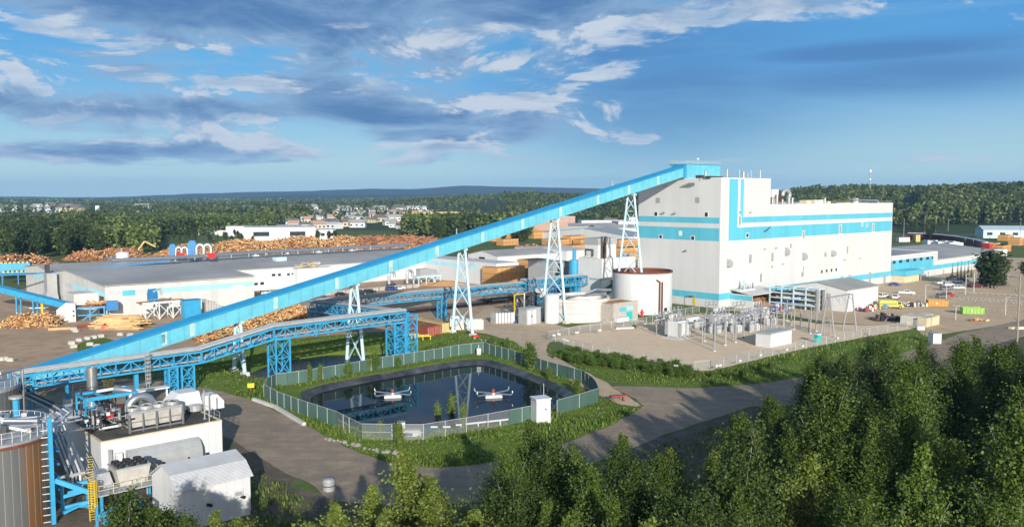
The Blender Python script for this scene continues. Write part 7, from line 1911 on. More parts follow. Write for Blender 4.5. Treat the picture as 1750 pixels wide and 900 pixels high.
def build_lot():
    # yellow airport-type tanker truck
    P=GH(1522,527); t=thing('tanker_truck','lime yellow six wheel fire tanker truck beside the gable shed','truck',P,-.12); t.scale=(.70,.8,.80)
    m=MB(); m.prism([(-5.6,.9),(2.4,.9),(2.4,3.4),(1.2,3.7),(-5.0,3.7),(-5.6,3.2)],-1.45,1.45,M['fireyellow'],axis='y'); m.build('tank_body',t)
    m=MB(); m.prism([(2.45,.7),(5.6,.7),(5.7,1.5),(4.9,1.9),(4.3,3.3),(2.45,3.3)],-1.4,1.4,M['fireyellow'],axis='y'); c=m.build('cab',t)
    m=MB(); m.prism([(4.98,1.95),(4.42,3.15),(4.36,3.15),(4.9,1.95)],-1.2,1.2,M['glass'],axis='y'); 
    for y in (-1.42,1.42): m.box(2.9,4.2,y-.01,y+.01,2.0,3.0,M['glass'])
    m.build('window',c)
    for x in (-4.0,-2.2,3.9):
        for y in (-1.25,1.25): m=MB(); m.tube([(x,y-.25,.75),(x,y+.25,.75)],.75,M['black'],16); w=m.build('wheel',t); m=MB(); s_=1 if y>0 else -1; m.tube([(x,y+s_*.22,.75),(x,y+s_*.27,.75)],.35,M['fireyellow'],10); m.build('rim',w)
    m=MB()
    for y in (-1.47,1.47): m.box(-5.4,2.2,y-.012,y+.012,2.0,2.2,M['darksteel'])
    m.build('side_band',t)
    # skips
    def skip(px,row,Ls,mt,lab):
        P=GH(px,row); t=thing('skip_bin',lab,'skip',P,-.14); 
        m=MB(); W_=2.5; Hs=2.3
        m.box(0,Ls,0,W_,.15,.3,M[mt])
        for x0,x1,y0,y1 in ((0,Ls,0,.12),(0,Ls,W_-.12,W_),(0,.12,.12,W_-.12),(Ls-.12,Ls,.12,W_-.12)): m.box(x0,x1,y0,y1,.3,Hs,M[mt])
        m.build('bin',t); m=MB()
        for i in range(7): x=.05+(Ls-.25)*i/6; m.box(x,x+.15,-.1,0,.2,Hs,M[mt])
        m.box(-.05,Ls+.05,-.12,-.0,Hs-.15,Hs+.02,M[mt]); m.build('rib',t)
        m=MB(); m.box(Ls*.38,Ls*.46,-.13,-.1,1,1.6,M['frame']); m.build('label_plate',t)
    skip(1586,524,6.6,'orange','long orange open topped skip bin on the gravel')
    skip(1645,537,6.6,'lime','long lime green open topped skip bin on the gravel')
    # site containers
    container(1568,558,9.0,'cream container nearest the road, doors to the left','cream',rot=ROT-PI/2)
    container(1553,555.5,10.5,'pale container standing between the cream and grey ones','pale',rot=ROT-PI/2,W_=2.6)
    container(1539,554,6.0,'pale grey container farthest left of the three','pale',rot=ROT-PI/2,W_=2.4)
    P=GH(1573,563); m=MB(); m.box(-1.0,1.0,-.5,.5,0,1.0,M['frame']); m.box(-1.05,1.05,-.55,.55,1.0,1.1,M['hood']); tag(m.build('white_chest',None,P,-.1),'small white chest on the ground before the cream container','chest')
    P=GH(1597,586); m=MB(); m.box(-1.2,1.2,-1,1,0,2.6,M['tarp']); m.box(-1.25,1.25,-1.05,1.05,2.6,2.72,M['hood']); tag(m.build('white_cabinet',None,P,.2),'large white cabinet half hidden behind the treetops','cabinet')
    # scrap heap, parts by the shed, orange debris
    def clutter(nm,px,row,n_,sp,mts,lab,cat,seed,hh=1.6,rot=0):
        q=random.Random(seed); P=GH(px,row); t=thing(nm,lab,cat,P,rot)
        for grp in range(3):
            m=MB()
            for i in range(n_//3):
                x,y=q.uniform(-sp,sp),q.uniform(-sp*.4,sp*.4); z=q.uniform(0,hh*.5); L_=q.uniform(.4,2.2)
                if grp==0: m.beam((x,y,z),(x+q.uniform(-L_,L_),y+q.uniform(-L_,L_),z+q.uniform(0,hh*.6)),q.uniform(.12,.35),M[q.choice(mts)])
                elif grp==1: m=MB(); m.rbox((x,y,0),q.uniform(.3,.9),q.uniform(.3,.8),q.uniform(.2,hh*.55),q.uniform(0,3),M[q.choice(mts)],q.uniform(.7,1)); m.build('block',t)
                else: m.tube([(x,y,z),(x+q.uniform(-L_,L_),y+q.uniform(-.5,.5),z+.2)],q.uniform(.15,.4),M[q.choice(mts)],8)
            if grp!=1: m.build(['bars','','drums'][grp],t)
    clutter('scrap_heap',1525,547,60,6,['darksteel','black','hood','rust','darksteel'],'dark heap of scrap steel lying left of the containers','scrap heap',1,2.2)
    clutter('parts_heap',1502,527,36,3.2,['deepblue','teal','cream','rustred','hood'],'drums and coloured parts piled at the shed corner','parts',2,2.0,.3)
    clutter('parts_heap',1480,532,24,2.6,['carblue','darksteel','rustred','tarp'],'blue and red crates by the shed long wall','parts',3,1.8,.3)
    clutter('parts_heap',1565,523,30,4,['hood','darksteel','tarp','cream'],'grey machine parts between the tanker truck and the orange skip','parts',4,1.6)
    clutter('parts_heap',1332,532,30,3,['tarp','rustred','carblue','frame'],'white and red crates left of the storage rack','parts',5,2.4,.3)
    clutter('steel_pile',1669,548,20,3,['rustred','tan'],'small heap of rusty red steel on grass','steel',6,.8)
    # lamp and power poles
    def lamp(px,row,row_t,lab,arm=1):
        P=GH(px,row); h_=zrow(P,row_t)-P[2]; t=thing('lamp_post',lab,'lamp post',P,0,'lamp posts of the parking lot')
        m=MB(); m.tube([(0,0,0),(0,0,h_)],[.16,.1],M['postgrey'],8); m.build('pole',t)
        m=MB(); m.tube([(0,0,h_-.05),(.4*arm,0,h_+.1),(.8*arm,0,h_+.1)],.06,M['postgrey'],6); m.build('arm',t); m=MB(); m.box(min(.6*arm,1.1*arm),max(.6*arm,1.1*arm),-.2,.2,h_,h_+.18,M['hood']); m.build('lantern',t)
    for px,row,rt,lab in ((1581,517,487,'lamp post beside the orange skip'),(1617,511,483,'lamp post above the small red car'),(1650,503,468,'lamp post in the lot left of the spruces'),(1664,502,465,'lamp post next to the one left of the spruces'),(1695,486,460,'curved lamp post right of the spruces'),
        (1722,487,470,'lamp post on the grass beyond the spruces'),(1718,538,508,'lamp post beside the lower lot road'),(1633,546,523,'lamp post by the green skip')): lamp(px,row,rt,lab)
    def wpole(px,row,rt,lab,r=.2,arms=0):
        P=GH(px,row); h_=zrow(P,rt)-P[2]; t=thing('utility_pole',lab,'utility pole',P,.5,'timber utility poles')
        m=MB(); m.tube([(0,0,-.2),(0,0,h_)],[r,r*.7],M['pole'],8); m.build('pole',t)
        for k in range(arms): m=MB(); m.beam((-1.3,0,h_-.8-k*1.2),(1.3,0,h_-.8-k*1.2),.14,M['pole']); m.build('crossarm',t)
        return P,h_
    P,h_=wpole(1738,590,470,'tall grey timber utility pole beside the road at the right edge',.24,0)
    t=thing('pole_brackets','dark steel brackets bolted on the tall timber pole','brackets',P,0); m=MB()
    for zz in (h_*.35,h_*.72): m.tube([(0,-.2,zz),(-.9,-.2,zz+.5),(-1.3,-.2,zz+1.5)],.05,M['darksteel'],5)
    m.build('bracket',t)
    P=GH(1742,562); m=MB(); m.rbox((0,0,0),1.6,.7,.35,.2,M['cream'],.8); m.rbox((-2,.3,0),.9,.6,.3,.5,M['cream'],.8); tag(m.build('pale_boulders',None,P),'pale sandy boulders at the foot of the tall timber pole','boulders')
    for px,row,rt,lab in ((1544,412,373,'thin utility pole between office and wooded rise'),(1599,396,370,'utility pole beside the highway, left'),(1620,395,374,'utility pole beside the highway, second'),(1657,391,373,'pair utility pole beside the highway'),(1661,391,372,'street pole beside the highway'),(1717,388,372,'slim pole by the highway'),(1743,410,378,'utility pole in front of the pale blue building'),
        (1663,423,407,'pole beside the red rail cars'),(1649,420,407,'second pole beside the red rail cars'),(1580,400,370,'leaning pole beside the highway')): wpole(px,row,rt,lab,.28,1 if rt<375 else 0)
    # wheel-stop rails in the lot
    for i,(p0,r0,p1,r1) in enumerate(((1560,506,1745,521),(1575,517,1750,537),(1600,499,1748,507),(1640,509,1752,518),(1660,487,1750,496))):
        a=GH(p0,r0); b=GH(p1,r1); t=thing('plug_rail',['grey plug-in rail in the second parking row','grey plug-in rail in the front parking row','grey plug-in rail in the third parking row','grey plug-in rail at the right of the middle rows','grey plug-in rail in the farthest parking row'][i],'rail',a,0,'grey plug-in rails of the parking rows')
        m=MB(); m.beam(ZUP*.7,b-a+ZUP*.7,.13,M['greymetal'],.13); m.build('rail',t); m=MB()
        for k in range(16): q=(b-a)*k/15; m.beam(q,q+ZUP*.7,.10,M['greymetal'])
        m.build('posts',t)
build_lot()
# ------------------------------------------------------------------ log yard, railway, lumber
def log_mesh(n, r, L_, shape, seed, mts, jit=.6, flat=False, ax=0.0):
    """n logs (6-sided) thrown on the surface shape(u,v)->(x,y,z)"""
    q = np.random.RandomState(seed)
    V=[]; F=[]; MI=[]; k6=6; ang=np.arange(k6)*2*PI/k6
    for i in range(n):
        x,y,z = shape(q.rand(), q.rand()); a = ax+q.normal(0, jit) if not flat else q.normal(0,.06)
        el = q.normal(0,.25) if not flat else q.normal(0,.03)
        d = np.array([math.cos(a)*math.cos(el), math.sin(a)*math.cos(el), math.sin(el)]); l = L_*q.uniform(.6,1.15); rr=r*q.uniform(.6,1.25)
        s_ = np.cross(d, ZUP); s_/=np.linalg.norm(s_); u=np.cross(s_,d)
        ring = np.outer(np.cos(ang),s_)+np.outer(np.sin(ang),u)
        c=np.array([x,y,z]); o=len(V)*12
        V.append(np.concatenate([c-d*l/2+ring*rr, c+d*l/2+ring*rr*.85])); m_=q.randint(len(mts))
        for k in range(6): F.append((o+k,o+(k+1)%6,o+6+(k+1)%6,o+6+k)); MI.append(m_)
        F.append(tuple(o+k for k in range(5,-1,-1))); F.append(tuple(o+6+k for k in range(6))); MI += [len(mts)]*2
    me = bpy.data.meshes.new('logs'); me.from_pydata(np.concatenate(V).tolist(), [], F)
    for m in mts+[M['logpale']]: me.materials.append(m)
    me.polygons.foreach_set('material_index', MI); me.update(); return me
def log_pile(pa, pb, width, hgt, n, r, L_, mts, lab, seed, jit=.6, rot=None, flat=False, ax=0.0):
    d = pb-pa; Ls=np.linalg.norm(d[:2]); rt=math.atan2(d[1],d[0])
    prof = lambda u: min(1,8*u,8*(1-u))**.5
    def shp(u,v): 
        w=(v-.5)*2; p=prof(u)*(.85+.15*math.sin(u*17+seed)); return (u*Ls, w*width/2, max(.1,hgt*p*(1-abs(w)**1.8)))
    me = log_mesh(n,r,L_,shp,seed,mts,jit,flat,ax)
    o = link('log_pile',me,None,pa,rt); tag(o,lab,'logs',None,'stuff')
    # packed inside of the pile
    m=MB(); K=14; J=6; vs=[]
    for i in range(K+1):
        for j in range(J+1): x,y,z=shp(i/K,j/J); vs.append((x,y,max(0,z-.25)))
    m.add(vs,[(i*(J+1)+j,(i+1)*(J+1)+j,(i+1)*(J+1)+j+1,i*(J+1)+j+1) for i in range(K) for j in range(J)],M['logbrown'])
    b=m.build('pile_core',o)
orange=[M['logend'],M['logend'],M['logpale']]; brown=[M['logbrown'],M['logbrown'],M['logend']]
log_pile(G(322,579),G(562,552),26,5.6,2600,.24,4.2,orange,'big heap of orange peeled logs behind the inclined conveyor',1,.45,ax=PI/2)
log_pile(G(15,556),G(98,556),9,3.4,420,.2,4.0,[M['logpale'],M['logend']],'small heap of cut logs beside the pale concrete wall',2,.6,ax=PI/2)
log_pile(G(184,560),G(232,560),8,3.6,150,.24,9.0,[M['logpale'],M['logpale']],'neat pile of long pale logs at the sawmill corner',3,.05,flat=True)
log_pile(G(-60,462),G(75,452),30,6,700,.4,8,brown,'brown log heap at the far left beyond the sawmill',4,.5,ax=PI/2)
log_pile(G(132,446),G(232,438),24,5.5,600,.4,8,[M['logend'],M['logbrown']],'orange brown log heap beside the white roof tank',5,.5,ax=PI/2)
log_pile(G(190,424),G(262,423),20,6,260,.5,14,[M['logbrown'],M['bark']],'grey brown decked log rows below the dark trees',6,.1,flat=True)
log_pile(G(285,440),G(560,421),34,8,2200,.42,7,orange,'long orange log heap stretching behind the sawmill roof',7,.5,ax=PI/2)
log_pile(G(440,432),G(640,424),30,9,1600,.42,7,orange,'higher orange log heap in the middle of the log yard',8,.5,ax=PI/2)
log_pile(G(590,426),G(745,422),50,8,1300,.45,12,[M['logbrown'],M['logbrown'],M['logend']],'reddish brown decked log heap at the end of the log yard',9,.15)
log_pile(G(880,436),G(935,431),22,5,350,.4,7,[M['logbrown'],M['logend']],'low brown log heap among the lumber stacks',10,.6)

def lumber(px,row,La,Lb,Hh,lab,rot=ROT,nx=3,nz=3):
    P=G(px,row); t=thing('lumber_stack',lab,'lumber stack',P,rot,'stacks of sawn lumber')
    for i in range(nx):
        m=MB()
        for k in range(nz):
            z0=Hh*k/nz; x0=La*i/nx; m.box(x0+.12,x0+La/nx-.12,0,Lb,z0+.18,z0+Hh/nz,M['wood'])
        m.box(La*i/nx+.3,La*(i+1)/nx-.3,.3,Lb-.3,0,Hh,M['logbrown']); m.build('bundle',t)
    return t
for px,row,La,Lb,Hh,nx,lab in ((850,491,16,10,8.2,6,'tall lumber stack against the near corner of the white wing'),(876,484,18,9,5.2,6,'lumber stack on the shaded ground behind the pipe bridge'),(905,470,14,9,7.2,5,'tall lumber stack left of the tower head'),(908,484,26,8,4.5,8,'long low lumber stack behind the blue pipe bridge'),
      (934,466,12,8,4,4,'lumber stack between the tower legs in shade'),(842,413,22,7,5.5,6,'pale lumber stack left of the meadow'),(884,407,30,9,7,9,'bright pale lumber stack at the meadow edge'),(912,408,42,9,6,10,'long lumber stack under the trees'),(938,419,18,8,5,5,'lumber stack by the bare hardstand'),
      (953,421,16,8,5,5,'lumber stack in front of the curved shed'),(975,420,18,9,7.5,5,'tall lumber stack in front of the curved shed'),(992,421,14,8,5,4,'lumber stack right of the tall one at the curved shed'),(978,438,14,9,7,5,'lumber stack left of the process tower'),(860,420,16,8,5,5,'lumber stack above the brown log heap'),
      (1058,424,22,9,6,6,'lumber stack seen through the tallest tower'),(1062,444,22,9,7,6,'lower lumber stack seen through the tallest tower'),(965,432,12,8,4,4,'small lumber stack beside the flat warehouse'),(1697,428,14,8,5,4,'lumber stack beside the red end wall of the rail cars'),(1714,431,16,8,4.5,4,'lumber stack in front of the spruces at the right'),(1742,420,10,8,6,3,'tall pale lumber stack at the right edge'),(1722,412,16,8,5,4,'lumber stack behind the bare yard at the right')):
    lumber(px,row,La,Lb,Hh,lab,nx=nx)
# railway
def railway():
    a=G(604,545); b=a+U*250
    t=thing('railway_track','railway track on dark ballast running under the pale blue pipe bridge','railway track',a,ROT); t['kind']='structure'
    m=MB(); m.prism([(-2.6,.06),(2.6,.06),(1.7,.42),(-1.7,.42)],0,250,M['brownmud'],axis='x'); m.build('ballast',t)
    for y in (-.75,.75): m=MB(); m.box(0,250,y-.06,y+.06,.42,.6,M['rust']); m.build('rail',t)
    m=MB()
    for k in range(200): m.box(k*1.25,k*1.25+.25,-1.3,1.3,.40,.47,M['darksteel'])
    m.build('sleepers',t); 
    return a
RW=railway()
s=along(RW,U,826,3); P=RW+U*s+ZUP*.6
t=thing('tank_car','white cylindrical railway tank car standing on the track by the basin','rail car',P,ROT)
m=MB(); m.lathe((0,0,0),[(.02,0),(1.0,.15),(1.45,.6),(1.5,1.0),(1.5,15),(1.45,15.4),(1.0,15.85),(.02,16)],M['frame'],24)
o=m.build('barrel',t); o.rotation_euler=(0,PI/2,0); o.location=(0,0,2.7)
m=MB(); m.box(-.6,16.6,-1.2,1.2,.85,1.15,M['black']); m.lathe((8,0,4.1),[(.5,0),(.5,.5),(.02,.6)],M['frame'],12); m.build('underframe',t)
for x in (2,14):
    for dx in (-.9,.9): 
        m=MB(); 
        for y in (-.75,.75): m.tube([(x+dx,y-.08,.45),(x+dx,y+.08,.45)],.45,M['black'],14)
        m.beam((x+dx,-.75,.45),(x+dx,.75,.45),.15,M['black']); m.build('wheel_set',t)
# red rail cars in a curve at the right
proto=thing('rail_car','x','rail car',(0,0,0),0,'dark red rail cars with snowy roofs')
m=MB(); m.box(-9,9,-1.5,1.5,1.1,4.4,M['railcar']); m.build('body',proto); m=MB(); m.prism([(-1.6,4.4),(1.6,4.4),(.8,4.85),(-.8,4.85)],-9.1,9.1,M['tarp'],axis='x'); m.build('roof',proto)
m=MB(); m.box(-8.5,8.5,-1.2,1.2,.7,1.1,M['black'])
for x in (-7,-5.4,5.4,7):
    for y in (-.75,.75): m.tube([(x,y-.08,.45),(x,y+.08,.45)],.45,M['black'],12)
m.build('bogie',proto)
rp_=[G(px,r) for px,r in ((1553,409),(1580,410),(1606,412),(1630,415),(1652,419),(1671,423),(1686,428))]
labs=['dark red rail car at the far left of the curve','dark red rail car second along the curve','dark red rail car above the white wrapped lumber','dark red rail car beside the white wrapped lumber','dark red rail car right of the wrapped lumber','dark red rail car nearest the bright red end']
for i in range(6):
    a,b=rp_[i],rp_[i+1]; d=b-a; o=place(proto,USED,(a+b)/2,math.atan2(d[1],d[0]),(max(.8,np.linalg.norm(d)/18.6),1,1.25),labs[i].replace('snowy ',''))
    o['group']='dark red rail cars in a curve'
P=G(1687,431); m=MB(); m.box(-1.8,1.8,-2.6,2.6,0,6.2,M['redbright']); m.box(-1.9,1.9,-2.7,2.7,6.2,6.5,M['tarp'])
for k in range(5): m.box(-1.86,-1.8,-2.3+k*1.1,-2.0+k*1.1,.3,6,M['rustred'])
tag(m.build('red_boxcar_end',None,P,.5),'bright red end of the last rail car by the lumber','rail car')
for i,(px,row,La,lab) in enumerate(((1585,421,9,'white wrapped lumber bundle in a heap, left'),(1603,422,12,'white wrapped lumber bundle in a heap, middle'),(1622,423,12,'white wrapped lumber bundle in a heap, right'))):
    P=G(px,row); m=MB()
    for k in range(4): m.box(k*La/4+.1,(k+1)*La/4,0,6,0,4.6-.5*((k+i)%3),M['tarp'])
    tag(m.build('wrapped_lumber',None,P,.2),lab,'lumber','white wrapped lumber bundles')
for px,row,lab,mt,sz in ((1543,414,'white trailer parked beside the curve of rail cars','tarp',(5,2,4)),(1566,414,'yellow forklift mast standing before the rail cars','tan',(2,2,6)),(1703,438,'white low building end behind the spruces','frame',(5,3,4.5))):
    P=G(px,row); m=MB(); m.box(-sz[0],sz[0],-sz[1],sz[1],.5,sz[2],M[mt]); m.box(-sz[0]*.8,sz[0]*.8,-sz[1]*.8,sz[1]*.8,0,.5,M['black']); m.box(-sz[0]*1.02,sz[0]*1.02,-sz[1]*1.02,sz[1]*1.02,sz[2],sz[2]+.25,M['hood']); tag(m.build({'tarp':'trailer','tan':'forklift','frame':'small_building'}[mt],None,P,.2),lab,{'tarp':'trailer','tan':'forklift','frame':'building'}[mt])
# ---- infeed plant on the left
def infeed():
    P0=G(118,540); z0=4.2; Pb=G(-40,505); 
    t=thing('infeed_conveyor','broad blue infeed conveyor sloping down to a pale concrete wall','conveyor',P0,0)
    e=np.array([G(118,522,z0)[0],G(118,522,z0)[1],z0])-P0; f=G(-60,478,11)-P0
    m=MB(); m.beam(e,f,2.8,M['blue'],1.7); tr=m.build('trough',t)
    d=f-e; m=MB()
    for k in range(18): q=e+d*(k+.5)/18; m.beam(q+np.array([.7,-1.5,-.9]),q+np.array([.7,-1.5,.9]),.2,M['deepblue'])
    m.build('rib',t)
    for fr in (.32,.48):
        q=e+d*fr
        for dy in (-1,1.4): m=MB(); m.beam((q[0],q[1]+dy,q[2]-.7),(q[0],q[1]+dy,0),.4,M['blue']); m.build('leg',t)
    q=e+d*.36; m=MB(); m.beam((q[0],q[1],q[2]*.45),(q[0]+5,q[1],q[2]*.45),2,M['paleblue'],.3); m.build('landing',t)
    q=e+d*.28; m=MB(); m.beam((q[0]+1,q[1],.1),(q[0]+1,q[1],q[2]-1),.7,M['yellow']); tag(m.build('yellow_column',None,P0),'yellow column beneath the blue infeed conveyor','column')
    C=G(97,551); m=MB(); m.prism([(0,0),(5.2,0),(5.2,5.6),(2.6,5.9),(0,3.8)],0,1.2,M['concrete'],axis='y')
    for z in (1.6,3.0): m.box(4.4,4.9,-.06,0,z,z+.5,M['black'])
    tag(m.build('concrete_wall',None,C,.35),'pale concrete wing wall at the foot of the infeed conveyor','wall')
    D=G(129,548); t2=thing('log_table','blue steel log table with a rusty top beside the concrete wall','log table',D,.45)
    for x in (0,4,8):
        for y in (0,3): m=MB(); m.beam((x,y,0),(x,y,3.6),.35,M['blue']); m.build('leg',t2)
    m=MB(); m.box(-.4,8.4,-.4,3.4,3.6,4.1,M['blue']); m.box(-.3,8.3,-.3,3.3,4.1,4.4,M['rust']); m.beam((0,0,1.6),(8,0,1.6),.3,M['blue']); m.beam((2,0,0),(6,0,3.4),.25,M['blue']); m.build('table',t2)
    m=MB(); m.box(8.6,12,0,3,2.6,5.4,M['deepblue']); m.build('drive_housing',t2)
    o=link('logs_on_table',log_mesh(26,.22,4,lambda u,v:(4+u*4,v*3,4.7+.3*u),5,[M['logpale'],M['logend']],.2),None,D,.45); tag(o,'a few pale logs lying on the blue log table','logs',None,'stuff')
    for px,row,nn,lab in ((18,470,3,'blue sorting machine with yellow top at the far left'),(45,476,2,'lower blue sorting deck beside the infeed conveyor')):
        P=G(px,row+10); t3=thing('sorting_deck',lab,'machine',P,.35)
        m=MB(); m.box(-10,8,0,5,4.2,5.4 if nn==2 else 8,M['blue']); m.build('deck',t3); m=MB(); 
        for k in range(10): m.box(-9+k*1.7,-8+k*1.7,.4,4.6,5.4 if nn==2 else 8,6.0 if nn==2 else 8.5,M['yellow' if k%3 else 'tan'])
        m.build('boards',t3)
        for x in (-9,-3,3,7): m=MB(); m.beam((x,.3,0),(x,.3,4.2),.4,M['deepblue']); m.build('leg',t3)
    for px0,row0,px1,row1,lab in ((83,565,122,563,'long pale log lying on the dirt yard'),(132,560,180,555,'long reddish log lying at the yard edge')):
        a,b=G(px0,row0),G(px1,row1); m=MB(); m.tube([ZUP*.4,b-a+ZUP*.4],.4,M['logpale' if px0<100 else 'rustred'],9); tag(m.build('single_log',None,a),lab,'log')
    P=G(180,563); m=MB(); m.rbox((0,0,0),1.2,.7,.7,.3,M['redbright'],.7); m.box(-.3,.3,-.3,.3,1.3,1.8,M['black']); tag(m.build('red_drum',None,P),'small red tank on the ground by the log pile','tank')
    k=0
    for px,row in ((126,564),(130,567),(167,563),(150,580),(160,578),(172,576),(136,583),(122,588),(126,594),(206,573),(222,574),(154,590),(0,616),(10,615),(18,617),(165,593)):
        P=G(px,row); m=MB(); m.box(-.8,.8,-.4,.4,0,.75,M['concblock']); m.box(-.6,.6,-.1,.1,.75,.85,M['concblock']); tag(m.build('jersey_block',None,P,.3+.5*math.sin(px)),'pale concrete barrier block on the dirt yard','barrier','concrete barrier blocks round the dirt yard'); k+=1
    Q=G(730,475); t4=thing('steel_hopper','pale blue legged steel hopper standing against the planer mill','hopper',G(716,489),ROT)
    hb=zrow(G(716,489),472); m=MB(); m.box(-1,12,0,4,hb-.7,hb,M['paleblue']); m.build('platform',t4)
    for x in (0,4,8,11.5):
        for y in (.2,3.8): m=MB(); m.beam((x,y,0),(x+.01,y,hb-.7),.4,M['paleblue']); m.build('leg',t4)
    m=MB(); m.prism([(1,hb),(10.5,hb),(10,hb+2.2),(6,hb+3),(1,hb+3)],.5,3.5,M['hood'],axis='y'); m.build('bin',t4)
    for px,row,lab in ((665,488,'grey gooseneck blower pipe by the black pickup'),(696,486,'grey gooseneck blower pipe by the grey car')):
        P=G(px,row); m=MB(); m.tube([(0,0,0),(0,0,4.6)]+[(1.4-1.4*math.cos(a),0,4.6+1.4*math.sin(a)) for a in np.linspace(.3,PI,7)]+[(2.8,0,3.4)],.65,M['greymetal'],10); tag(m.build('gooseneck_pipe',None,P,ROT),lab,'pipe')
    for i in range(14):
        P=G(560+i*11.5,504-i*1.0); m=MB(); m.box(-1.3,1.3,-.7,.7,0,1.5,M['stucco']); tag(m.build('block',None,P,ROT),'beige concrete block in the row along the planer mill','block','beige concrete blocks along the planer mill')
    P=G(732,487); m=MB(); m.rbox((0,0,0),5,3,.7,.2,M['chips'],.4); m.rbox((8,-1,0),8,3,1.0,.1,M['chips'],.3); tag(m.build('spoil_heap',None,P),'low heap of brown spoil in front of the planer mill','heap')
    P=G(235,436); t5=thing('yellow_loader','yellow log loader arm raised behind the sawmill roof','loader',P,0); m=MB(); m.box(-3,3,-2,2,0,2.6,M['tan']); m.build('body',t5); m=MB(); m.beam((0,0,2.6),(5,0,9),1.0,M['tan']); m.beam((5,0,9),(12,0,5.5),.8,M['tan']); m.build('boom',t5)
infeed()

